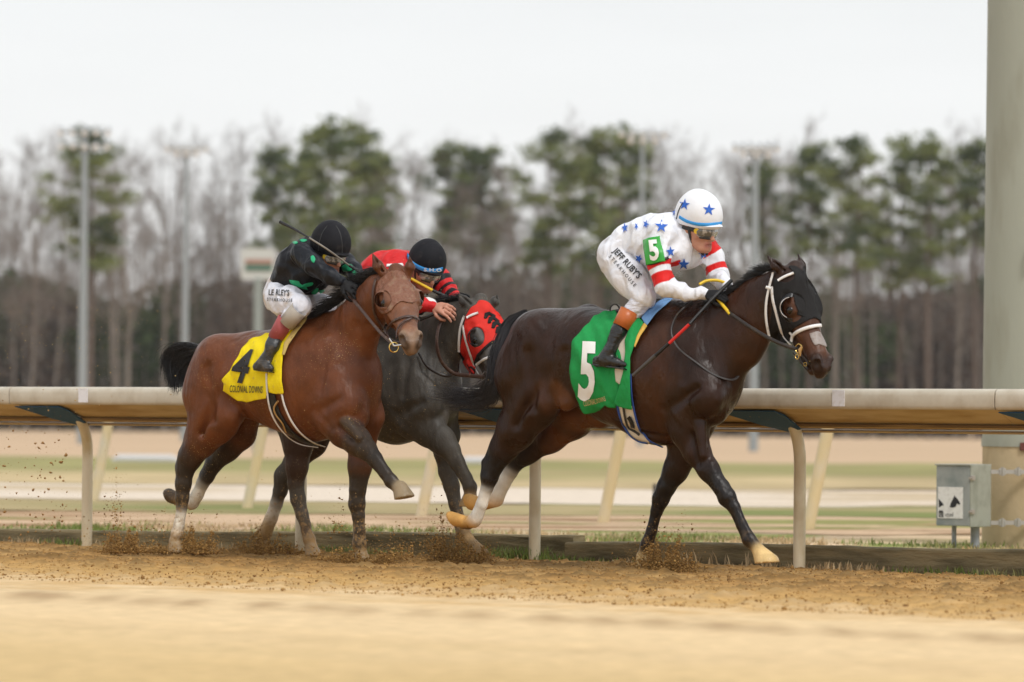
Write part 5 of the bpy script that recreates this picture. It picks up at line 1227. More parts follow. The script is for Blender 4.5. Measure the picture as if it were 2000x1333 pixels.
def smooth_poly(pts, n=60):
    P = list(pts) + [pts[0]]; return [tuple(q) for q in catmull(P, n)[:-1]]
def place(T, cx, cy, sx, sy, rot):
    """text shape -> photo pixels: lower-left at (cx, cy), sx/sy pixels per unit, rot degrees clockwise on the picture"""
    V, F = T; a = math.radians(rot); X = V[:, 0] * sx; Y = -V[:, 1] * sy
    return np.stack([cx + X * math.cos(a) - Y * math.sin(a), cy + X * math.sin(a) + Y * math.cos(a)], 1), F

def make_horse(fn, name, label, coat, ground_px):
    b, fr, h = fn(); V, F, c = b.mesh(VOX_H, csharp=.007)
    o = V.mean(0); root = empty(name, (o[0], o[1], 0.0), label, 'horse', 'racing thoroughbreds')
    body = mesh_np('body', V, F, coat, root, True, c)
    h.eyes(root)
    return root, fr, h, (V, F), Surf((V, F))

# ---- horse 5 -----------------------------------------------------
H5, f5, h5, g5, s5 = make_horse(horse5, 'racehorse', 'dark bay racehorse in the lead with black hood, white bridle and green saddle towel', M['coat5'], 1115)
strands('tail', [[(1024, 610, .02), (994, 632, .06), (972, 690, .12), (962, 745, .14), (930, 772, .12), (842, 762, .10)],
                 [(1028, 612, .02), (998, 640, .06), (976, 700, .12), (966, 758, .14), (936, 784, .12), (848, 778, .10)],
                 [(1030, 616, .02), (1002, 650, .07), (982, 712, .13), (972, 768, .15), (945, 796, .13), (874, 800, .10)],
                 [(1026, 610, .02), (990, 628, .06), (966, 690, .12), (958, 740, .14), (920, 764, .12), (866, 752, .10)]], f5, 1050, .0024, M['hair_grey'], H5, jit=7.5, seg=16, seed=3, curl=5, ln=(.45, 1.08))
def mane(name, crest, flow, frame, n, mat_, parent, rad=.0028, jit=2.5, seed=4, ln=(.6, 1.0)):
    g = []
    for (x, y, w), (dx, dy, dw) in zip(crest, flow):
        g.append([(x, y, w), (x + dx * .35, y + dy * .2, w + dw * .4), (x + dx * .7, y + dy * .55, w + dw * .8), (x + dx, y + dy, w + dw)])
    return strands(name, g, frame, n, rad, mat_, parent, jit=jit, seg=8, seed=seed, ln=ln)
mane('mane', [(1322, 588, .0), (1360, 590, .0), (1400, 586, .0), (1424, 580, 0), (1450, 560, 0), (1476, 543, 0), (1500, 528, 0), (1516, 528, 0), (1530, 530, 0)],
     [(-14, 16, .07), (-40, 16, .07), (-44, 18, .06), (-42, 20, .06), (-42, 18, .05), (-40, 10, .03), (-38, -4, .02), (-34, -14, .02), (-24, -18, .02)], f5, 900, M['hair_black'], H5)
# hood with eye hole and cups
hoodpoly = [(1513, 543), (1524, 551), (1538, 552), (1551, 544), (1549, 532), (1540, 522), (1552, 521), (1561, 526), (1571, 536), (1582, 551), (1590, 564), (1597, 578), (1603, 592), (1605, 606), (1602, 620), (1594, 621), (1578, 626), (1561, 636), (1550, 643), (1544, 655), (1538, 669), (1523, 668), (1508, 660), (1503, 648), (1508, 606), (1509, 575)]
hood5 = sheet('hood', s5, f5, smooth_poly(hoodpoly, 110), M['hood_black'], H5, off=.006, cell=2.2, holes=[ell(1550, 602, 22, 28, rot=.15)], smooth_it=3)
far = hood5.copy(); far.data = hood5.data.copy(); COL.objects.link(far); far.name = 'hood'
co = np.array([v.co for v in far.data.vertices]); co = co - 2 * ((co - h5.O) @ h5.Y)[:, None] * h5.Y
for _i, _q in enumerate(co):
    _h = s5.t.find_nearest(Vector(_q)); _p = np.array(_h[0]); _v = _q - _p; _l = np.linalg.norm(_v) + 1e-9; _s = 1 if (_v @ np.array(_h[1])) > 0 else -1
    co[_i] = _p + np.array(_h[1]) * _s * min(_l, .009)
far.data.vertices.foreach_set('co', co.astype(np.float32).ravel()); far.data.flip_normals()
cup(h5, s5, f5, 1550, 602, 24, 30, 80, 265, .036, M['boot'], H5, edge=M['white'])
_c = cup(h5, s5, f5, 1550, 602, 24, 30, 80, 265, .036, M['boot'], H5)
_co = np.array([v.co for v in _c.data.vertices]); _co = _co - 2 * ((_co - h5.O) @ h5.Y)[:, None] * h5.Y; _c.data.vertices.foreach_set('co', _co.astype(np.float32).ravel()); _c.data.flip_normals()
BR5 = empty('bridle', H5.location, None, None); BR5.parent = H5; BR5.matrix_parent_inverse = Matrix.Translation(H5.location).inverted()
def sub(o):   # children of an Empty part keep world coordinates
    return o
BR5.location = H5.location
def brstrap(nm, surf, fr, pts, w_, mt, root, off=.012): return strap(nm, surf, fr, pts, w_, mt, root, off=off, thick=.005)
brstrap('cheekpiece', s5, f5, [(1513, 534), (1505, 562), (1499, 589), (1497.5, 619), (1501, 655)], 5.2, M['white'], BR5)
brstrap('cheekpiece', s5, f5, [(1510, 560), (1512, 585), (1523, 627), (1533, 655), (1549, 673)], 6.0, M['white'], BR5)
brstrap('browband', s5, f5, [(1522, 549), (1536, 541), (1550, 536)], 5.5, M['white'], BR5, off=.014)
brstrap('noseband', s5, f5, [(1549, 667), (1551, 655), (1565, 645), (1586, 639), (1600, 637)], 7.2, M['white'], BR5)
brstrap('noseband_buckle', s5, f5, [(1545, 646), (1553, 657)], 5, M['white'], BR5, off=.016)
brstrap('keeper', s5, f5, [(1500, 562), (1511, 565)], 6, M['white'], BR5, off=.016)
brstrap('chin_strap', s5, f5, [(1553, 688), (1563, 700), (1573, 712), (1580, 722)], 7, M['dkleather'], BR5)
brstrap('chin_strap', s5, f5, [(1558, 674), (1566, 690), (1576, 700), (1584, 712)], 4, M['dkleather'], BR5)
sheet('nasal_strip', s5, f5, smooth_poly([(1581, 652), (1598, 648), (1606, 658), (1614, 678), (1600, 673), (1592, 675), (1585, 664)], 36), mat('grey_tape', (.30, .26, .24), rough=.45, noise=(40, 3, (.18, .12, .09), .5, .8), bump=[(60, 3, .004, (1, 1, 1))]), H5, off=.004, cell=2)
m = MB(); ctr = f5.P(1560, 681, .10); a1 = _ax(RF + RN * .2); ring(m, ctr, a1, RU, .026, .0035); ring(m, f5.P(1557, 697, .11), a1, RU, .014, .003); m.build('bit_ring', M['brass'], BR5, True)
m = MB(); m.tube([f5.P(1563, 696, .11), f5.P(1562, 684, .115), f5.P(1566, 676, .11)], [.004, .011, .003], 8); m.build('bit_cheek', M['tanleather'], BR5, True)
m = MB()
for bx, by in ((1573, 712), (1583, 709)): 
    c_ = f5.P(bx, by, .085); m.tube([c_ + a1 * .011 + RU * .009, c_ - a1 * .011 + RU * .009, c_ - a1 * .011 - RU * .009, c_ + a1 * .011 - RU * .009, c_ + a1 * .011 + RU * .009], .0022, 5)
m.build('buckle', M['brass'], BR5)
# saddle towel and girth gear
towel5 = [(1181, 616), (1202, 611), (1225, 640), (1222, 650), (1230, 700), (1222, 742), (1212, 752), (1212, 775), (1206, 795), (1186, 789), (1172, 801), (1163, 806), (1148, 802), (1138, 794), (1128, 776), (1122, 750), (1118, 722), (1119, 690), (1124, 672), (1134, 655), (1148, 636), (1162, 623)]
def rip5(x, y):
    u = (x - 1206) * .8 + (y - 790) * -.45; v = math.atan2(y - 800, x - 1215)
    return .007 * abs(math.sin(v * 7.0 + .6)) + .006 * math.sin((x * .9 - y * .55) * .09) + .004 * math.sin(x * .25 - y * .09) + .010 * max(0, (y - 700) / 100) * math.sin(x * .15 + y * .03)
sheet('saddle_towel', s5, f5, towel5, M['green_cloth'], H5, off=.016, cell=2.6, thick=.003, ripple=rip5, smooth_it=4)
tS5 = Surf((LAST['s'][0], LAST['s'][1].tolist()))
sheet('girth_pad', s5, f5, [(1217, 655), (1236, 632), (1250, 626), (1247, 640), (1232, 668), (1226, 700), (1222, 740), (1218, 752), (1208, 745), (1206, 725)], M['cream'], H5, off=.027, cell=2.6, smooth_it=3)
sheet('towel_flap', s5, f5, [(1250, 626), (1262, 636), (1248, 660), (1241, 684), (1236, 700), (1236, 740), (1240, 797), (1223, 794), (1206, 786), (1214, 762), (1224, 728), (1228, 690), (1226, 668), (1236, 645)], M['green_cloth'], H5, off=.034, cell=2.6, thick=.003, ripple=lambda x, y: .003 * math.sin(x * .3 + y * .05), smooth_it=3)
sheet('saddle_pad', s5, f5, [(1256, 626), (1268, 612), (1290, 595), (1317, 583), (1322, 586), (1305, 600), (1284, 618), (1267, 640), (1262, 636)], M['blue_pad'], H5, off=.028, cell=2.6)
sheet('ochre_pad', s5, f5, [(1262, 634), (1267, 641), (1254, 660), (1244, 681), (1238, 676), (1246, 655)], M['yellow_pad'], H5, off=.026, cell=2.4)
sheet('girth', s5, f5, [(1209, 788), (1240, 794), (1243, 820), (1252, 845), (1270, 860), (1268, 866), (1248, 861), (1228, 846), (1216, 820)], M['cream'], H5, off=.010, cell=2.4, smooth_it=2)
strap('girth_binding', s5, f5, [(1235, 730), (1237, 770), (1243, 806), (1252, 835), (1266, 855), (1294, 868)], 4, M['blue_trim'], H5, off=.018)
strap('girth_binding', s5, f5, [(1209, 790), (1215, 815), (1228, 842), (1248, 858), (1266, 862)], 5, M['blue_trim'], H5, off=.015)
strap('girth_strap', s5, f5, [(1221, 792), (1226, 820), (1234, 838), (1246, 846), (1252, 850)], 5, M['dkleather'], H5, off=.018)
strap('girth_buckle', s5, f5, [(1231, 812), (1236, 818), (1240, 832)], 11, M['blackrubber'], H5, off=.020)
lay(tS5, f5, *place(text_shape('5', bold=.03), 1129, 777, 70, 155, 3), 'number', M['print_white'], H5, off=.008)
lay(tS5, f5, *place(text_shape('COLONIAL', bold=.01), 1141, 794, 4.9, 15, -12), 'lettering', M['print_tan'], H5, off=.004)
lay(tS5, f5, *place(text_shape('DOWNS', bold=.01), 1166, 788, 4.9, 13, -15), 'lettering', M['print_tan'], H5, off=.004)
sb = Body()
for sgn in (1, -1):
    sb.seg(f5.P(1225, 622, sgn * .11), f5.P(1262, 618, sgn * .12), .05, .05, .018, .018, k=.03)
sb.seg(f5.P(1210, 609, 0), f5.P(1206, 603, 0), .018, .014, .06, .05, k=.03)
sb.seg(f5.P(1215, 612, 0), f5.P(1290, 592, 0), .03, .03, .12, .06, k=.04)
V, F, c_ = sb.mesh(.008, colors=False); mesh_np('saddle', V, F, mat('saddle_leather', (.035, .032, .032), rough=.35), H5, True)
m = MB(); c_ = f5.P(1203, 606, .09); m.tube([c_ - RN * .012, c_ + RN * .012], [.034, .034], 24); m.build('saddle_roll', mat('grey_vinyl', (.42, .41, .40), rough=.35), H5, True)
m = MB(); ring(m, c_ + RN * .013, RF, RU, .034, .005, 22); m.build('roll_edge', M['dkleather'], H5, True)
free_tube('neck_strap', f5, [(1352, 590, .10), (1334, 604, .17), (1319, 622, .20), (1312, 650, .235), (1325, 680, .25), (1360, 708, .22), (1395, 732, .17), (1430, 742, .09), (1448, 728, .0)], .0045, M['dkleather'], H5, n=60, flat=1.8)
# reins (his near rein: yellow grip then brown leather to the bit)
free_tube('rein_grip', f5, [(1398, 580, .10), (1408, 592, .10), (1417, 603, .105), (1426, 614, .11)], [.010] * 40, M['yellow'], H5, sides=8)
free_ribbon('rein', f5, [(1422, 610, .11), (1460, 636, .135), (1500, 660, .15), (1530, 674, .15), (1555, 682, .13)], .024, M['dkleather'], H5, n=30)
free_tube('rein_grip', f5, [(1366, 556, .06), (1380, 549, .02), (1400, 548, -.03), (1418, 554, -.08), (1424, 562, -.10)], .009, M['yellow'], H5)
free_ribbon('rein', f5, [(1424, 562, -.10), (1450, 590, -.14), (1510, 650, -.14), (1570, 672, -.11)], .022, M['dkleather'], H5, n=30)

# ---- horse 4 -----------------------------------------------------
H4, f4, h4, g4, s4 = make_horse(horse4, 'racehorse', 'bay racehorse with brown leather hood, black tail and yellow saddle towel', M['coat4'], 1095)
strands('tail', [[(398, 680, 0), (375, 676, 0), (348, 676, 0), (326, 686, .0), (316, 716, .02)],
                 [(400, 684, 0), (378, 682, 0), (350, 688, 0), (332, 712, .0), (330, 748, .02)],
                 [(402, 690, 0), (384, 694, 0), (360, 706, 0), (346, 730, .0), (340, 762, .02)],
                 [(404, 694, 0), (390, 700, 0), (372, 714, 0), (360, 736, .0), (352, 757, .02)]], f4, 1500, .0022, M['hair_black'], H4, jit=5.5, seg=10, seed=8, wj=.03, curl=4, ln=(.45, 1.15))
mane('mane', [(600, 628, 0), (625, 615, 0), (650, 600, 0), (676, 582, .02), (700, 560, .05), (720, 545, .09), (742, 530, .13), (752, 527, .14)],
     [(-6, 12, .07), (-40, 20, .08), (-56, 22, .08), (-62, 20, .08), (-56, 8, .06), (-56, -2, .04), (-50, 2, .0), (-26, 8, 0)], f4, 900, M['hair_black'], H4, jit=4, seed=14, rad=.0032, ln=(.5, 1.0))
hp = [(739, 552), (748, 541), (759, 533), (772, 530), (786, 533), (795, 545), (804, 560), (811, 578), (808, 592), (796, 592), (783, 590), (772, 598), (763, 609), (750, 613), (739, 604), (734, 588), (735, 568)]
sheet('hood', s4, f4, smooth_poly(hp, 80), M['hood_brown'], H4, off=.007, cell=2.2, holes=[ell(751, 588, 13, 19)], smooth_it=3, w=.3, ripple=lambda x, y: .003 * math.sin(x * .7 + y * .2) * math.sin(y * .5))
cup(h4, s4, f4, 751, 587, 15, 21, 60, 300, .030, M['hood_brown'], H4, w=.3, dirn=h4.Y + h4.Z * .3)
_c = cup(h4, s4, f4, 751, 587, 15, 21, 60, 300, .034, M['hood_brown'], H4, w=.3, dirn=h4.Y + h4.Z * .3)
_co = np.array([v.co for v in _c.data.vertices]); _co = _co - 2 * ((_co - h4.O) @ h4.Y)[:, None] * h4.Y; _c.data.vertices.foreach_set('co', _co.astype(np.float32).ravel()); _c.data.flip_normals()
def bs4(nm, pts, w_, mt=M['leather'], off=.010): return strap(nm, s4, f4, pts, w_, mt, H4, off=off, thick=.005, w=.3)
bs4('cheekpiece', [(735, 547), (731, 565), (730, 586), (733, 613), (742, 633), (752, 652)], 5)
bs4('noseband', [(757, 642), (766, 631), (788, 622), (808, 621), (815, 627)], 6)
bs4('noseband', [(779, 660), (781, 645), (790, 632), (803, 626)], 5, off=.016)
bs4('chin_strap', [(757, 642), (760, 656), (768, 668)], 5)
pb, _n4 = s4.hit_or_near(774, 676, f4, .3); pb = pb + h4.Y * .014 - CF * .01
m = MB(); ring(m, pb - RU * .008, _ax(CR + CF * .4), RU, .030, .0038); m.build('bit_ring', M['brass'], H4, True)
m = MB(); m.tube([pb, pb + CR * .045 + RU * .006], .0065, 8); m.tube([pb - CR * .03 + RU * .045, pb - CR * .012 + RU * .02, pb], .0065, 8); m.build('bit_mouthpiece', M['steel'], H4, True)
tw4 = [(487, 666), (523, 655), (545, 656), (540, 690), (532, 720), (527, 750), (524, 777), (500, 781), (484, 785), (466, 782), (452, 772), (438, 763), (442, 750), (437, 742), (452, 724), (462, 706), (474, 684)]
sheet('saddle_towel', s4, f4, tw4, M['yellow_cloth'], H4, off=.014, cell=2.6, thick=.003, ripple=lambda x, y: .006 * math.sin((x * .6 + y * .7) * .09) + .004 * math.sin(x * .2 - y * .1), smooth_it=4)
tS4 = Surf((LAST['s'][0], LAST['s'][1].tolist()))
sheet('towel_flap', s4, f4, [(604, 618), (598, 628), (583, 645), (566, 664), (558, 690), (554, 720), (555, 745), (558, 769), (544, 769), (530, 766), (528, 740), (530, 710), (535, 688), (546, 668), (560, 655), (580, 638)], M['yellow_cloth'], H4, off=.026, cell=2.6, thick=.003, ripple=lambda x, y: .003 * math.sin(y * .12), smooth_it=3)
sheet('saddle_pad', s4, f4, [(604, 618), (600, 634), (584, 655), (568, 678), (560, 698), (556, 696), (560, 675), (574, 654), (590, 636)], mat('stained_pad', (.52, .38, .12), rough=.8, noise=(30, 3, (.20, .12, .06), .5, .7)), H4, off=.034, cell=2.4)
strap('girth', s4, f4, [(531, 768), (538, 795), (552, 822), (572, 845), (598, 861), (625, 866)], 21, M['blackrubber'], H4, off=.010)
strap('girth_binding', s4, f4, [(524, 730), (526, 768), (532, 800), (546, 828), (568, 852), (590, 864), (620, 869)], 4.5, M['white'], H4, off=.016)
strap('girth_binding', s4, f4, [(553, 768), (558, 790), (570, 818), (588, 842), (612, 860), (634, 868)], 4, M['white'], H4, off=.016)
strap('girth_strap', s4, f4, [(548, 782), (539, 794), (543, 808), (556, 824), (562, 840)], 4, M['tanleather'], H4, off=.020)
m_ = text_shape('4', bold=.028)
lay(tS4, f4, *place((np.stack([m_[0][:, 0] + m_[0][:, 1] * .22, m_[0][:, 1]], 1), m_[1]), 446, 742, 64, 92, 10), 'number', M['print_black'], H4, off=.009)
lay(tS4, f4, *place(text_shape('COLONIAL DOWNS', bold=.012, spacing=1.05), 449, 766, 6.8, 19, 2), 'lettering', M['print_black'], H4, off=.008)
sb = Body()
for sgn in (1, -1): sb.seg(f4.P(556, 655, sgn * .12), f4.P(585, 640, sgn * .12), .045, .045, .018, .018, k=.03)
sb.seg(f4.P(556, 648, 0), f4.P(610, 630, 0), .03, .03, .12, .06, k=.04)
V, F, c_ = sb.mesh(.008, colors=False); mesh_np('saddle', V, F, mat('saddle_leather', (.03, .028, .028), rough=.4), H4, True)
free_ribbon('rein', f4, [(672, 560, .14), (690, 586, .18), (712, 613, .24), (735, 641, .31), (748, 655, .34), (768, 674, .37)], .019, M['leather'], H4, n=34, nrm=_ax(RN + RF * .6))
free_tube('rein', f4, [(690, 560, -.02), (720, 600, .0), (760, 660, .12), (800, 672, .25)], .0075, M['leather'], H4, n=34, flat=.5)

# ---- horse 3 -----------------------------------------------------
H3, f3, h3, g3, s3 = make_horse(horse3, 'racehorse', 'dark grey racehorse in red hood between the bay and the rail', M['coat3'], 1085)
strands('tail', [[(556, 684, 0), (530, 682, 0), (512, 700, 0), (505, 740, 0)], [(558, 690, 0), (536, 696, 0), (522, 716, 0), (516, 750, 0)]], f3, 260, .0035, M['hair_black'], H3, jit=3, seg=9, seed=18, ln=(.6, 1))
mane('mane', [(800, 626, 0), (825, 612, 0), (850, 598, 0), (875, 588, 0), (900, 582, .02), (918, 580, .03)],
     [(-20, 14, .05), (-44, 12, .06), (-44, 8, .06), (-44, 4, .06), (-44, 0, .04), (-30, -4, .02)], f3, 500, M['hair_black'], H3, jit=4, seed=24, rad=.003)
hp3 = [(911, 618), (920, 602), (930, 596), (936, 588), (950, 590), (963, 602), (976, 618), (987, 640), (984, 656), (976, 668), (960, 668), (946, 680), (934, 693), (929, 705), (929, 728), (916, 727), (905, 712), (899, 690), (902, 667), (907, 640)]
sheet('hood', s3, f3, smooth_poly(hp3, 90), M['hood_red'], H3, off=.007, cell=2.2, holes=[ell(932, 659, 14, 19)], smooth_it=3)
sheet('hood_trim', s3, f3, [(929, 700), (934, 692), (946, 679), (960, 667), (976, 667), (976, 671), (961, 672), (948, 684), (938, 696), (932, 708), (930, 730), (915, 729), (903, 712), (896, 686), (900, 688), (908, 706), (918, 712), (926, 716)], M['hood_black'], H3, off=.012, cell=2)
for i in range(4):
    x, y = 950 + i * 7.2, 613 + i * 9.5
    sheet('hood_stripe', s3, f3, [(x - 4, y - 1), (x + 4, y - 4), (x + 16, y + 6), (x + 15, y + 11), (x + 4, y + 3), (x, y + 11), (x - 6, y + 11)], M['hood_black'], H3, off=.012, cell=2)
cup(h3, s3, f3, 932, 659, 15, 20, 75, 285, .028, M['boot'], H3)
def bs3(nm, pts, w_, mt=M['white'], off=.014): return strap(nm, s3, f3, pts, w_, mt, H3, off=off, thick=.005)
bs3('cheekpiece', [(909, 618), (903, 636), (899, 655), (897, 685)], 5)
bs3('cheekpiece', [(907, 636), (912, 660), (918, 680), (928, 709), (940, 731)], 5.5)
bs3('browband', [(914, 622), (923, 617), (934, 613)], 5)
bs3('noseband', [(934, 712), (947, 702), (960, 698), (970, 698)], 5.5)
m = MB(); ring(m, f3.P(948, 733, .12), _ax(RF + RN * .2), RU, .022, .0035); m.build('bit_ring', M['steel'], H3, True)
sheet('saddle_towel', s3, f3, [(650, 655), (710, 648), (712, 700), (700, 770), (650, 775), (630, 720)], cloth('red_saddle_towel', (.55, .02, .02)), H3, off=.014, cell=4, w=.2)
sb = Body(); sb.seg(f3.P(690, 645, 0), f3.P(765, 632, 0), .03, .03, .12, .06, k=.04); V, F, c_ = sb.mesh(.008, colors=False); mesh_np('saddle', V, F, M['dkleather'], H3, True)
free_ribbon('rein', f3, [(872, 612, .12), (857, 640, .17), (853, 672, .2), (862, 706, .18), (885, 729, .14), (915, 734, .12), (946, 737, .12)], .026, M['leather'], H3, n=44)
free_tube('rein', f3, [(818, 628, .13), (842, 618, .13), (866, 608, .10)], .0075, M['dkleather'], H3, n=20, flat=.5)
free_tube('neck_strap', f3, [(818, 690, .19), (836, 718, .2), (870, 735, .15), (893, 728, .05), (896, 712, .0)], .006, M['dkleather'], H3, n=30, flat=1.6)
# ------------------------------------------------------------------ riders
def fn_mesh(b, vox, colfn=None, **k):
    V, F, c = b.mesh(vox, **k)
    if colfn is not None: c = colfn(V, c)
    return V, F, c
def bands(line, rngs, c, rad=.12):
    """recolour sleeve rings: line = 3-D polyline of the arm, rngs = arc-length ranges in metres"""
    L_ = np.array(line); seg = np.diff(L_, axis=0); ln = np.linalg.norm(seg, axis=1); cum = np.r_[0, np.cumsum(ln)]
    def f(V, col):
        best = np.full(len(V), 9.0); par = np.zeros(len(V))
        for i in range(len(seg)):
            t = np.clip(((V - L_[i]) @ seg[i]) / ln[i] ** 2, 0, 1); d = np.linalg.norm(V - (L_[i] + t[:, None] * seg[i]), axis=1)
            m = d < best; best[m] = d[m]; par[m] = cum[i] + t[m] * ln[i]
        for a, b_ in rngs:
            t = (np.clip((par - a) / .004 + .5, 0, 1) * np.clip((b_ - par) / .004 + .5, 0, 1) * (best < rad))[:, None]; col = col * (1 - t) + np.array(c) * t
        return col
    return f
def make_rider(q, name, label, R):
    m = Man(q); fr = m.fr; HD = R['head']
    o = fr.P(R['torso'][0][0], R['torso'][0][1], 0)
    root = empty(name, (o[0], o[1], o[2] - .5), label, 'jockey', 'jockeys')
    hd = HHead(unproj(HD['px'][0], HD['px'][1], fr.P(*HD['px'], HD['w'])[1]), HD['fwd'], HD['up'], HD['sc'])
    sk, lip, dk = R['skin']
    # skin body, one surface under the clothes
    b = Body()
    m.chain(b, R['torso'], c=sk, g=-.022)
    for a in ('near_arm', 'far_arm', 'near_leg', 'far_leg'):
        if a in R: m.chain(b, R[a], c=sk, g=-.017, k=.02)
    hd.build(b, sk, lip, dk)
    nk = R['torso'][-1]; b.seg(m.n(nk), hd.p(-.045, 0, -.09), .058, .055, k=.04, c=sk)
    for hn in ('near_hand', 'far_hand'):
        H_ = R.get(hn)
        if H_: hand(b, m.n((*H_['at'], 0, H_['w'])), H_['fwd'], H_['out'], sk, H_.get('curl', 1.5), 1.12, H_.get('mir', 1), nail=H_.get('nail'), rs=.68 if H_.get('glove') else 1.0)
    V, F, c = b.mesh(VOX_R, csharp=.004); mesh_np('body', V, F, M['skin'], root, True, c)
    if R.get('eyes', True):
        for y in (-1, 1):
            mm = MB(); mm.ball(hd.p(.087, .031 * y, .0), .0125 * hd.sc, 8); mm.build('eye', M['eye'], root, True)
    # blouse
    b = Body(); m.chain(b, R['torso'][1:] if R.get('skip', True) else R['torso'], c=R['silk'], g=.006, k=.05)
    for t in R.get('silk_extra', ()): m.chain(b, t, c=R['silk'], k=.05)
    for a in ('near_arm', 'far_arm'): m.chain(b, R[a][:R.get('sleeve_n', 5)], c=R.get('sleeve', R['silk']), g=.006, k=.03)
    b.seg(m.n(nk), hd.p(-.04, 0, -.085), .064, .060, k=.03, c=R.get('collar', R['silk']))
    V, F, c = b.mesh(.0042, wr=R.get('wr', .010), wf=R.get('wf', 32), seed=R['seed'], csharp=.003)
    for f in R.get('paint', ()): c = f(V, c)
    silks = mesh_np('silks', V, F, R['silk_mat'], root, True, c); sS = Surf((V, F))
    # breeches
    b = Body(); m.chain(b, R['torso'][:2], c=(1, 1, 1), g=.002, k=.05)
    for a in ('near_leg', 'far_leg'): m.chain(b, R[a][:3], c=(1, 1, 1), g=.005, k=.04)
    V, F, c = b.mesh(VOX_R, wr=.008, wf=34, seed=R['seed'] + 9, colors=False)
    br = mesh_np('breeches', V, F, R['breech_mat'], root, True); sB = Surf((V, F))
    # stockings, boots
    for a in ('near_leg', 'far_leg'):
        L_ = R[a]
        b = Body(); m.chain(b, L_[2:5], c=(1, 1, 1), g=.0, k=.02); V, F, c = b.mesh(VOX_R, wr=.004, wf=60, colors=False); mesh_np('stocking', V, F, R['sock_mat'], root, True)
        b = Body(); m.chain(b, R[a + '_boot'], c=(1, 1, 1), k=.02)
        ft = R[a + '_foot']; m.chain(b, ft, c=(1, 1, 1), k=.02)
        V, F, c = b.mesh(VOX_R, wr=.007, wf=46, seed=3, colors=False); bt = mesh_np('boot', V, F, R['boot_mat'], root, True)
        # sole and heel
        mm = MB(); P0 = m.n(ft[0]); P1 = m.n(ft[-1]); d = _ax(P1 - P0); up = _ax(m.n(R[a + '_boot'][-1]) - P0); up = _ax(up - d * (up @ d)); sd = np.cross(up, d); r_ = ft[0][2] * P0[1] / FPX
        mm.box((P0 + P1) / 2 - up * (r_ * .74), (np.linalg.norm(P1 - P0) + 1.25 * r_, r_ * 1.15, .009), (d, sd, up), bev=.004); mm.build('sole', M['boot'], bt, True)
        if a + '_top' in R:
            t = R[a + '_top']
            for seg_, mt in t:
                A, B = seg_; mm = MB(); pa, pb = m.n(A), m.n(B)
                mm.tube([pa, pa * .5 + pb * .5, pb], [A[2] * pa[1] / FPX, (A[2] + B[2]) / 2 * pa[1] / FPX, B[2] * pb[1] / FPX], 24, caps=False)
                o_ = mm.build('boot_top', mt, bt, True); md = o_.modifiers.new('s', 'SOLIDIFY'); md.thickness = .004; md.offset = 0
    # gloves
    for hn in ('near_hand', 'far_hand'):
        H_ = R.get(hn)
        if H_ and H_.get('glove'):
            b = Body(); p0 = m.n((*H_['at'], 0, H_['w'])); f_ = _ax(H_['fwd'])
            hand(b, p0, H_['fwd'], H_['out'], (0, 0, 0), H_.get('curl', 1.5), 1.13, H_.get('mir', 1))
            b.seg(p0 - f_ * .03, p0 + f_ * .02, .026, .024, k=.01)
            V, F, c = b.mesh(.0042, colors=False); mesh_np('glove', V, F, M['glove'], root, True)
            if 'cuff' in H_:
                b = Body(); b.seg(p0 - f_ * .048, p0 - f_ * .026, .030, .029, k=.01); V, F, c = b.mesh(.0045, colors=False); mesh_np('cuff', V, F, H_['cuff'], root, True)
        elif H_ and 'cuff' in H_:
            p0 = m.n((*H_['at'], 0, H_['w'])); f_ = _ax(H_['fwd'])
            b = Body(); b.seg(p0 - f_ * .052, p0 - f_ * .026, .041, .040, k=.01); V, F, c = b.mesh(.0045, colors=False); mesh_np('cuff', V, F, H_['cuff'], root, True)
    # helmet: shell, peak, cover seams
    b = Body(); hz = R.get('hz', 0.0); hr = R.get('hr', 1.0)
    cl = [(hd.p(-.02, 0, -.012 + hz), -hd.Z)]
    hd.seg(b, (-.028, 0, .045 + hz), (.030, 0, .045 + hz), .122 * hr, .118 * hr, .116 * hr, .112 * hr, k=.03, clip=cl)
    hd.seg(b, (-.01, 0, .085 + hz), (.012, 0, .082 + hz), .108 * hr, .105 * hr, .100 * hr, .098 * hr, k=.03)
    hd.seg(b, (.055, 0, .006 + hz), (.088, 0, .000 + hz), .082, .072, .013, .009, k=.014, L=(-.15, 0, 1))
    V, F, c = b.mesh(.005, colors=False); hel = mesh_np('helmet', V, F, R['helmet_mat'], root, True); sH = Surf((V, F))
    # goggles
    b = Body()
    for y in (-1, 1):
        hd.seg(b, (.100, .014 * y, -.004), (.082, .052 * y, -.003), .032, .030, .016, .015, k=.012, L=(1, .55 * y, 0))
    V, F, c = b.mesh(.004, colors=False); gl = mesh_np('goggles', V, F, M['lens'], root, True)
    b = Body()
    for y in (-1, 1): hd.seg(b, (.070, .058 * y, .002), (-.02, .088 * y, .006), .014, .012, .006, .006, k=.006, L=(.3, 1, 0))
    for y in (-1, 1):
        for z in (-1, 1): hd.seg(b, (.108, .010 * y, -.004 + .031 * z), (.082, .060 * y, -.003 + .029 * z), .006, .006, .006, .006, k=.008)
    V, F, c = b.mesh(.004, colors=False); mesh_np('goggle_strap', V, F, M['goggle_frame'], gl, True)
    for y in (-1, 1):
        mm = MB(); p_ = hd.p(.066, .074 * y, .002); n_ = _ax(hd.Y * y + hd.X * .45); mm.tube([p_ - n_ * .004, p_ + n_ * .006], .0155 * hd.sc, 16); mm.build('vent_disc', R.get('disc', M['yellow']), gl, True)
    # chin strap and ear harness
    b = Body()
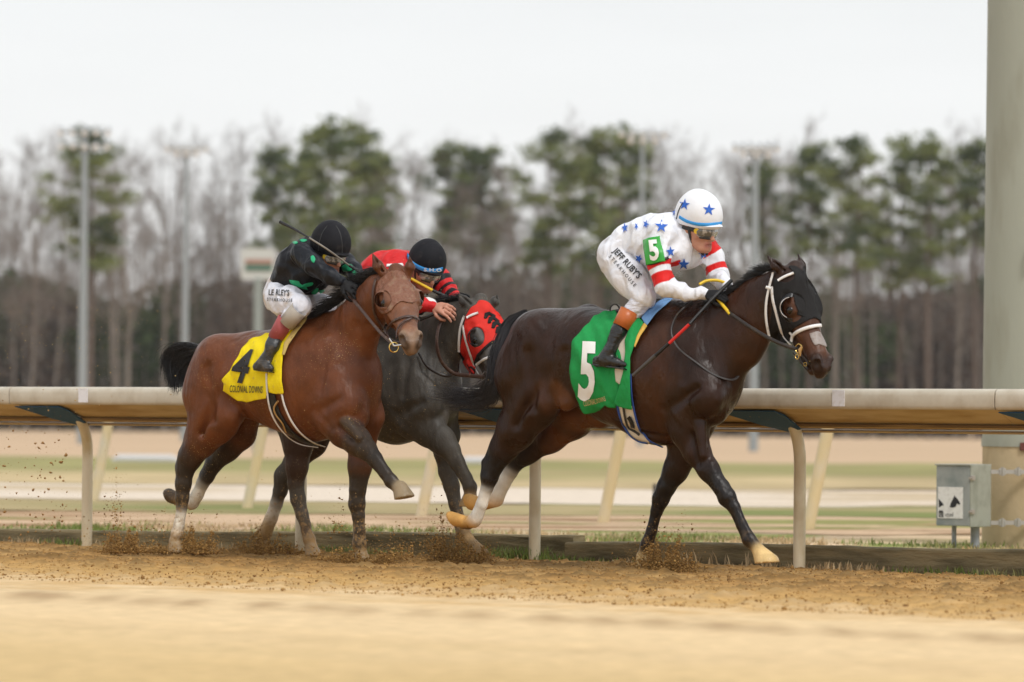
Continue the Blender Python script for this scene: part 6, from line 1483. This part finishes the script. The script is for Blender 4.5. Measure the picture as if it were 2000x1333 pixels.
    for y in (-1, 1):
        hd.seg(b, (.012, .080 * y, .0), (.024, .060 * y, -.07), .010, .008, .004, .004, k=.006)
        hd.seg(b, (.024, .060 * y, -.07), (.078, .014 * y, -.124), .008, .010, .005, .006, k=.006)
        hd.seg(b, (-.045, .078 * y, .0), (.020, .062 * y, -.066), .007, .007, .004, .004, k=.006)
    V, F, c = b.mesh(.004, colors=False); mesh_np('chin_strap', V, F, M['goggle_frame'], root, True)
    return root, m, hd, sS, sB, sH, hel, silks, br

WH, RED = (.78, .80, .86), (.66, .012, .010)
SK = ((.50, .245, .165), (.42, .13, .11), (.05, .02, .015))
# ---- rider of horse 5
near5 = [(1292, 462, 27, .17), (1285, 505, 21.5, .23), (1299, 559, 16.5, .24), (1336, 571, 13, .17), (1372, 573, 10.5, .12)]
far5 = [(1362, 468, 27, -.17), (1390, 503, 20, -.21), (1403, 538, 17, -.20), (1412, 552, 13, -.14), (1420, 560, 11, -.09)]
m5 = Man(1.0)
R5 = dict(seed=2, torso=[(1208, 497, 37, 0, 1.25), (1238, 478, 41, 0, 1.3), (1280, 470, 47, 0, 1.25), (1318, 468, 46, 0, 1.3), (1344, 462, 24, 0, 1)],
          silk_extra=[[(1262, 500, 30, 0, 1.4), (1300, 496, 34, 0, 1.6), (1334, 492, 34, 0, 1.8)]],
          near_arm=near5, far_arm=far5,
          near_leg=[(1203, 505, 35, .12), (1228, 545, 31, .17), (1260, 580, 22, .20), (1240, 604, 18, .22), (1222, 622, 15, .25), (1196, 668, 10, .31), (1188, 690, 9, .33)],
          far_leg=[(1215, 510, 33, -.12), (1264, 552, 27, -.17), (1308, 584, 21, -.20), (1292, 604, 17, -.24), (1276, 630, 14, -.27), (1240, 680, 10, -.31), (1232, 700, 9, -.33)],
          near_leg_boot=[(1222, 622, 17, .25), (1208, 650, 15, .29), (1193, 682, 13, .32), (1180, 703, 12.5, .33)],
          far_leg_boot=[(1276, 630, 17, -.27), (1255, 660, 14, -.3), (1238, 690, 12, -.32), (1228, 706, 12, -.33)],
          near_leg_foot=[(1166, 706, 10.5, .33, .9), (1188, 705, 12, .33, .9), (1204, 709, 9.5, .335, .9), (1218, 713, 5.5, .34, .9)],
          far_leg_foot=[(1215, 710, 10.5, -.33, .95), (1240, 712, 11, -.33, .95), (1262, 715, 8, -.34, .95)],
          near_leg_top=[(((1230, 609, 19.5, .24), (1213, 640, 17.5, .28)), M['boottop'])], far_leg_top=[(((1280, 620, 19, -.26), (1266, 645, 17, -.28)), M['boottop'])],
          near_hand=dict(at=(1376, 574), w=.115, fwd=RF * .9 - RU * .06 - RN * .28, out=RN * .55 + RU * .85, glove=True, curl=1.55),
          far_hand=dict(at=(1423, 561), w=-.085, fwd=RF * .8 - RU * .5 + RN * .3, out=-RN * .5 + RU * .85, glove=True, curl=1.5, mir=-1),
          head=dict(px=(1362, 447), w=.0, fwd=(.70, -.70, -.22), up=(.12, -.22, 1.0), sc=1.10), hz=.030, hr=.93,
          silk=WH, sleeve=WH, collar=WH, silk_mat=M['silk5'], breech_mat=M['breeches'], sock_mat=M['sock'], boot_mat=M['boot'], helmet_mat=M['helmet5'], skin=SK,
          paint=[bands([m5.n(p) for p in near5], [(.175, .21), (.245, .315)], RED, .14), bands([m5.n(p) for p in far5], [(.06, .135), (.20, .245)], RED, .088)])
J5, _, hd5, sS5, sB5, sH5, hel5, silks5, br5 = make_rider(1.0, 'person', 'jockey in white silks with blue stars crouching on the leading dark bay horse', R5)
BODY5 = f5
for (x, y, r, ro, sx) in ((1292, 443, 13, 4, 1), (1262, 439, 9, 20, .7), (1243, 443, 8, 35, .5), (1221, 446, 10, -10, .7), (1248, 505, 9, 25, .9), (1309, 492, 11, -5, .85), (1335, 516, 11.5, 3, 1), (1373, 497, 11, -8, .9), (1318, 416.5, 6, 0, 1)):
    V2, F2 = star(x, y, r, ro, sx); lay(sS5, f5, V2, F2, 'star', M['blue'], silks5, off=.011)
for (x, y, r, ro, sx) in ((1337, 400, 12, 8, .9), (1384.5, 410, 12.5, 5, 1)):
    V2, F2 = star(x, y, r, ro, sx); lay(sH5, f5, V2, F2, 'star', M['blue'], hel5, off=.004)
strap('helmet_band', sH5, f5, [(1327, 424), (1340, 432), (1360, 438), (1385, 439), (1409, 436)], 7, M['sky_blue'], hel5, off=.001, thick=.003)
strap('helmet_cord', sH5, f5, [(1334, 397), (1326, 412), (1322, 428)], 1.6, M['goggle_frame'], hel5, off=.002)
sheet('number_badge', sS5, f5, smooth_poly([(1260, 469), (1287, 463), (1289, 466), (1297, 508), (1295, 511), (1268, 517), (1265, 514), (1259, 473)], 60), mat('green_badge', (.03, .36, .04), rough=.4), silks5, off=.014, cell=2, smooth_it=6)
lay(sS5, f5, *place(text_shape('5', bold=.035), 1272, 508, 36, 52, -8), 'number', M['print_white'], silks5, off=.028)
strap('arm_band', sS5, f5, [(1264, 516), (1280, 514), (1304, 504)], 6, M['goggle_frame'], silks5, off=.006)
lay(sB5, f5, *place(text_shape("JEFF RUBY'S", bold=.022, spacing=1.02), 1196, 491, 14.0, 17, 48), 'lettering', M['print_black'], br5, off=.007)
lay(sB5, f5, *place(text_shape("STEAKHOUSE", bold=.012, spacing=1.6), 1189, 502, 8.8, 9.5, 50), 'lettering', M['print_black'], br5, off=.007)

# ---- rider of horse 4
BK, GN = (.006, .0065, .010), (.010, .40, .17)
near4 = [(590, 497, 21, .17), (615, 520, 16.5, .22), (645, 540, 12.5, .21), (664, 549, 10, .19)]
far4 = [(642, 500, 24, -.16), (672, 514, 18, -.20), (692, 530, 14, -.16), (698, 545, 11, -.08)]
R4 = dict(seed=6, torso=[(548, 573, 31, 0, 1.25), (568, 548, 33, 0, 1.3), (588, 518, 39, 0, 1.2), (610, 500, 34, 0, 1.3), (628, 492, 24, 0, 1)],
          silk_extra=[[(580, 550, 26, 0, 1.4), (604, 545, 26, 0, 1.7), (630, 530, 24, 0, 1.7)]],
          near_arm=near4, far_arm=far4, sleeve_n=4,
          near_leg=[(545, 583, 29, .12), (565, 592, 29, .17), (584, 598, 23, .21), (566, 622, 17, .24), (548, 645, 14, .27), (528, 684, 10, .31), (520, 702, 9, .32)],
          far_leg=[(560, 585, 28, -.12), (600, 592, 26, -.16), (636, 600, 21, -.19), (618, 630, 17, -.24), (600, 650, 14, -.27), (580, 690, 10, -.31), (572, 706, 9, -.33)],
          near_leg_boot=[(542, 655, 14, .28), (532, 676, 13.5, .31), (521, 700, 12, .32), (512, 713, 11.5, .33)],
          far_leg_boot=[(596, 655, 14, -.28), (585, 680, 12, -.31), (575, 700, 11, -.32), (568, 712, 11, -.33)],
          near_leg_foot=[(503, 717, 9, .33, .9), (513, 714, 10.5, .33, .9), (524, 718, 7.5, .34, .9), (530, 720, 5, .34, .9)],
          far_leg_foot=[(556, 717, 9, -.33, .95), (572, 718, 10, -.33, .95), (590, 719, 8, -.34, .95)],
          near_leg_top=[(((585, 604, 17.5, .26), (560, 632, 16.5, .27)), M['tube']), (((559, 624, 16.8, .265), (537, 662, 14.5, .285)), M['redtop'])],
          near_hand=dict(at=(668, 551), w=.185, fwd=RF * .75 - RU * .45 - RN * .2, out=RN * .6 + RU * .75, glove=True, curl=1.45, cuff=M['white']),
          far_hand=dict(at=(700, 548), w=-.06, fwd=RF * .8 - RU * .3 + RN * .3, out=-RN * .5 + RU * .85, glove=True, curl=1.5, mir=-1),
          head=dict(px=(642, 497), w=.02, fwd=(.60, -.72, -.30), up=(.20, -.24, 1.0), sc=1.02), hz=.026, hr=.94,
          silk=BK, sleeve=(.008, .010, .015), collar=(.010, .30, .13), silk_mat=M['silk4'], breech_mat=M['breeches4'], sock_mat=M['breeches4'], boot_mat=M['boot4'], helmet_mat=M['helmetB'],
          skin=((.40, .18, .11), (.33, .11, .09), (.04, .02, .015)), wr=.008,
          paint=[])
J4, _, hd4, sS4, sB4, sH4, hel4, silks4, br4 = make_rider(1.25, 'person', 'jockey in black silks with green leaves crouching on the bay horse with yellow towel', R4)
for pl in ([(566, 547), (575, 548), (585, 550), (586, 554), (596, 560), (602, 566), (590, 563), (576, 558), (568, 553)], [(590, 557), (600, 553), (611, 552), (610, 557), (600, 560), (592, 561)], [(607, 572), (615, 565), (621, 563), (620, 571), (614, 575)], [(623, 568), (630, 566), (634, 567), (626, 573)],
           [(571, 474), (578, 472), (582, 475), (576, 478)], [(584, 470), (592, 468), (600, 470), (592, 474)], [(607, 502), (612, 500), (616, 507), (613, 514), (608, 510)]):
    sheet('leaf_patch', sS4, f4, smooth_poly(pl, 24), M['print_green'], silks4, off=.004, cell=1.8, thick=.002)
for pl in ([(668, 520), (680, 516), (690, 522), (686, 530), (672, 530)], [(688, 532), (700, 530), (708, 544), (702, 550), (694, 542)]):
    sheet('leaf_patch', sS4, f4, smooth_poly(pl, 24), M['print_green'], silks4, off=.006, cell=1.8, thick=.002)
lay(sB4, f4, *place(text_shape("LE", bold=.015), 525, 577, 11, 16, 2), 'lettering', M['print_black'], br4, off=.006)
lay(sB4, f4, *place(text_shape("RLEY'S", bold=.015), 539, 577, 9.4, 16, 3), 'lettering', M['print_black'], br4, off=.006)
lay(sB4, f4, *place(text_shape("STEAKHOUSE", bold=.012, spacing=1.35), 522, 588, 6.4, 9, 3), 'lettering', M['print_black'], br4, off=.006)
strap('helmet_seam', sH4, f4, [(656, 441), (664, 455), (668, 475), (668, 494)], 1.6, M['goggle_frame'], hel4, off=.001, thick=.0015)
strap('helmet_seam', sH4, f4, [(640, 441), (630, 455), (624, 475), (622, 490)], 1.6, M['goggle_frame'], hel4, off=.001, thick=.0015)

# ---- rider of horse 3
RD = (.60, .016, .018)
near3 = [(768, 538, 24, .17), (786, 578, 17, .22), (812, 594, 14, .20), (843, 598, 10.5, .16)]
far3 = [(832, 522, 26, -.17), (856, 545, 20, -.20), (872, 566, 16, -.18), (886, 582, 12, -.10)]
m3 = Man(.42)
def check3(V, c):
    """black and red check on the far sleeve"""
    L_ = [m3.n(p) for p in far3]; a = _ax(L_[2] - L_[0]); t = (V - L_[0]) @ a; d = np.linalg.norm(V - L_[0] - t[:, None] * a, axis=1)
    q = (np.floor(t / .035) % 2 == 0) & (t > .06) & (d < .12); u = (np.floor((V @ RU) / .035) % 2 == 0)
    m_ = q & (t < .45) & ((V - L_[0]) @ RN < .10); c[m_] = (.012, .012, .014); return c
R3 = dict(seed=11, torso=[(704, 575, 30, 0, 1.25), (720, 556, 34, 0, 1.3), (752, 534, 38, 0, 1.25), (785, 528, 36, 0, 1.35), (808, 526, 24, 0, 1)],
          silk_extra=[],
          near_arm=near3, far_arm=far3, sleeve_n=4,
          near_leg=[(700, 585, 28, .12), (724, 600, 27, .17), (744, 612, 21, .20), (724, 632, 17, .24), (706, 650, 14, .27), (690, 684, 10, .31), (684, 702, 9, .32)],
          far_leg=[(716, 585, 28, -.12), (752, 600, 26, -.16), (782, 612, 21, -.19), (764, 636, 17, -.24), (748, 655, 14, -.27), (730, 690, 10, -.31), (722, 706, 9, -.33)],
          near_leg_boot=[(706, 650, 14, .28), (698, 676, 13, .31), (686, 700, 12, .32), (678, 713, 11, .33)],
          far_leg_boot=[(748, 655, 14, -.28), (736, 680, 12, -.31), (726, 700, 11, -.32), (718, 712, 11, -.33)],
          near_leg_foot=[(664, 717, 9.5, .33, .95), (680, 718, 10, .33, .95), (696, 718, 8.5, .34, .95)],
          far_leg_foot=[(706, 717, 9, -.33, .95), (722, 718, 10, -.33, .95), (740, 719, 8, -.34, .95)],
          near_hand=dict(at=(847, 597), w=.155, fwd=RF * .85 - RU * .22 + RN * .05, out=RN * .75 + RU * .65, curl=.85, cuff=M['white'], nail=(.62, .36, .28)),
          far_hand=dict(at=(888, 584), w=-.09, fwd=RF * .7 - RU * .3 + RN * .3, out=-RN * .5 + RU * .85, glove=True, curl=1.5, mir=-1),
          head=dict(px=(829, 530), w=.0, fwd=(.50, -.74, -.38), up=(.26, -.28, 1.0), sc=1.02), hz=.026, hr=.92,
          silk=RD, sleeve=RD, collar=RD, silk_mat=M['silk3'], breech_mat=M['breeches4'], sock_mat=M['sock'], boot_mat=M['boot4'], helmet_mat=M['helmetB'],
          skin=((.52, .24, .16), (.42, .13, .11), (.05, .02, .015)), wr=.010, disc=M['goggle_frame'], paint=[check3])
J3, _, hd3, sS3, sB3, sH3, hel3, silks3, br3 = make_rider(.42, 'person', 'jockey in red silks and black helmet leaning over the grey horse with red hood', R3)
strap('helmet_band', sH3, f3, [(796, 497), (800, 508), (810, 518), (826, 526), (846, 530), (864, 526)], 9, M['sky_blue'], hel3, off=.001, thick=.003)
lay(sH3, f3, *place(text_shape("S.H.O", bold=.03, spacing=1.1), 828, 530, 13, 9, 2), 'lettering', M['print_white'], hel3, off=.008)
strap('collar_band', sS3, f3, [(756, 520), (772, 519), (786, 518)], 7, M['white'], silks3, off=.005)

# ---- whips: things of their own, held in the riders' hands
def whip(label, frame, parts, group='riding whips'):
    p0 = frame.P(*parts[0][1][0]); root = empty('riding_whip', p0, label, 'whip', group)
    for nm, pts, r, mt in parts:
        C = catmull([(p[0], p[1], p[2] * 1000) for p in pts], 8); m_ = MB(); m_.tube([frame.P(a, b_, c_ / 1000) for a, b_, c_ in C], list(np.linspace(r[0], r[1], 8)), 10)
        m_.build(nm, mt, root, True)
    return root
whip('black riding whip with red band held low by the rider in white', f5, [('grip', [(1429, 548, .06), (1408, 568, .12), (1386, 590, .20)], (.012, .010), M['blackrubber']),
     ('shaft', [(1386, 590, .20), (1346, 634, .33)], (.0085, .009), M['blackrubber']), ('red_band', [(1346, 634, .33), (1307, 671, .36)], (.0095, .0095), M['red']),
     ('shaft', [(1307, 671, .36), (1280, 695, .37)], (.010, .011), M['blackrubber']), ('flap', [(1280, 695, .37), (1236, 734, .38)], (.013, .010), mat('worn_flap', (.06, .055, .052), rough=.5))])
whip('long black whip raised over the shoulder of the rider in black', f4, [('grip', [(716, 541, .02), (700, 530, .03), (682, 519, .05)], (.010, .009), M['blackrubber']),
     ('shaft', [(682, 519, .05), (640, 488, .30), (604, 465, .34)], (.006, .0055), mat('pale_shaft', (.22, .20, .17), rough=.4)), ('flap', [(604, 465, .34), (575, 448, .30), (547, 434, .28)], (.006, .011), M['blackrubber'])])
whip('yellow and black whip held across the face of the rider in red', f3, [('shaft', [(797, 541, .10), (803, 545, .10)], (.007, .008), M['blackrubber']), ('yellow_band', [(803, 545, .10), (845, 568, .06)], (.010, .010), M['yellow']),
     ('grip', [(845, 568, .06), (872, 580, .0), (896, 590, -.06)], (.011, .010), M['blackrubber'])])
# ------------------------------------------------------------------ dirt thrown up by the hooves
rs = np.random.RandomState(41)
def puff(label, fr, cl, seed):
    """cl: list of (px, py of the foot of the heap, half width px, height px, number, w)"""
    r = np.random.RandomState(seed); P = []; S = []; Cc = []
    for (x, y, sx_, hy, n, w) in cl:
        n = int(n * 1.6); u = r.normal(size=n) * .5; h_ = r.rand(n) ** 1.9 * np.exp(-(u * .8) ** 2) * (1 + .45 * np.sin(u * 7 + x) + .3 * np.sin(u * 19 + x)) * (1 + (r.rand(n) > .9) * .6); u = u * (1 + h_ * .35)
        for ui, hi in zip(u, h_):
            P.append(fr.P(x + ui * sx_, y - hi * hy + abs(r.normal()) * 1.5, w + r.normal() * .07)); S.append(.0014 + .0055 * r.rand() ** 3.5)
        k = n // 2
        for q in range(k):
            P.append(fr.P(x + r.normal() * sx_ * .9, y - abs(r.normal()) * hy * .75, w + r.normal() * .10)); S.append(.0007 + .0012 * r.rand())
        n = n + k
        Cc.append(lerp((.47, .28, .095), (.20, .108, .036), r.rand(n) ** .8))
    P = np.array(P); S = np.array(S); return lumps('kicked_up_dirt', P, S, np.vstack(Cc), M_clod, label, 'dirt', seed)
puff('spray of dirt round the planted front hoof of the leading horse', f5, [(1292, 1116, 44, 50, 3600, -.05), (1330, 1116, 26, 26, 900, -.05), (1262, 1112, 24, 36, 700, -.05), (1290, 1080, 70, 60, 90, 0)], 1)
puff('two low clumps of dirt round the rear hoof of the bay', f4, [(245, 1078, 40, 30, 2600, .1), (380, 1080, 40, 34, 3200, .1), (310, 1078, 36, 12, 600, .1), (228, 1060, 10, 110, 220, .1), (300, 1050, 130, 70, 110, .1)], 2)
puff('clump of dirt at the far rear hoof of the grey horse', f3, [(512, 1080, 40, 34, 2400, .05), (480, 1078, 26, 16, 600, .05), (560, 1080, 40, 14, 500, 0)], 3)
puff('scattered dirt round the front hoof of the bay', f4, [(700, 1104, 60, 22, 1900, .0), (780, 1098, 50, 30, 1000, -.1), (640, 1092, 40, 20, 400, .1), (745, 1085, 80, 60, 160, 0), (660, 1040, 20, 60, 90, 0)], 4)
puff('plume of dirt behind the front hoof of the grey horse', f3, [(900, 1106, 52, 44, 3200, .25), (862, 1096, 22, 60, 900, .25), (935, 1104, 28, 30, 800, .25), (850, 1070, 34, 60, 200, .25)], 5)
def specks(label, boxes, seed):
    r = np.random.RandomState(seed); P = []; S = []; Cc = []
    for (x0, y0, x1, y1, n, sm, sM, c0, c1) in boxes:
        for i in range(n):
            P.append(Frame(1.9 - 1.6 * r.rand()).P(x0 + (x1 - x0) * r.rand(), y0 + (y1 - y0) * r.rand())); S.append(sm + (sM - sm) * r.rand() ** 3)
        Cc.append(lerp(c0, c1, r.rand(n)))
    return lumps('flying_dirt', np.array(P), np.array(S), np.vstack(Cc), M_clod, label, 'flying dirt', seed)
T0, T1, D0, D1 = (.62, .45, .20), (.45, .30, .12), (.26, .14, .05), (.12, .06, .025)
specks('specks and clods of dirt flying behind and over the two rear horses', [(0, 600, 320, 760, 220, .0010, .0032, T0, T1), (0, 840, 130, 1060, 170, .0015, .011, (.34, .19, .07), D0), (0, 760, 330, 1050, 170, .0012, .005, T1, D0), (200, 960, 245, 1040, 60, .002, .006, D0, D1),
       (330, 640, 860, 1080, 420, .0010, .0036, T0, T1), (700, 560, 1000, 760, 60, .001, .003, T0, T1), (620, 1010, 900, 1090, 220, .0012, .005, T1, D0), (60, 990, 470, 1060, 160, .0015, .006, T1, D1), (700, 420, 1000, 560, 12, .001, .0035, T0, T1)], 7)
# ------------------------------------------------------------------ thin damp air between the camera and the wood
hz = MB(); hz.box((0, 400, 14), (1400, 1000, 32)); hzo = hz.build('haze', None)
hm = bpy.data.materials.new('haze'); hm.use_nodes = True; t_ = hm.node_tree; t_.nodes.clear()
pv = t_.nodes.new('ShaderNodeVolumePrincipled'); pv.inputs['Color'].default_value = (.92, .93, .95, 1); pv.inputs['Density'].default_value = .00016; pv.inputs['Anisotropy'].default_value = .2
ou = t_.nodes.new('ShaderNodeOutputMaterial'); t_.links.new(pv.outputs[0], ou.inputs['Volume']); hzo.data.materials.clear(); hzo.data.materials.append(hm)
tag(hzo, 'thin pale haze over the track and wood', 'haze', kind='stuff')
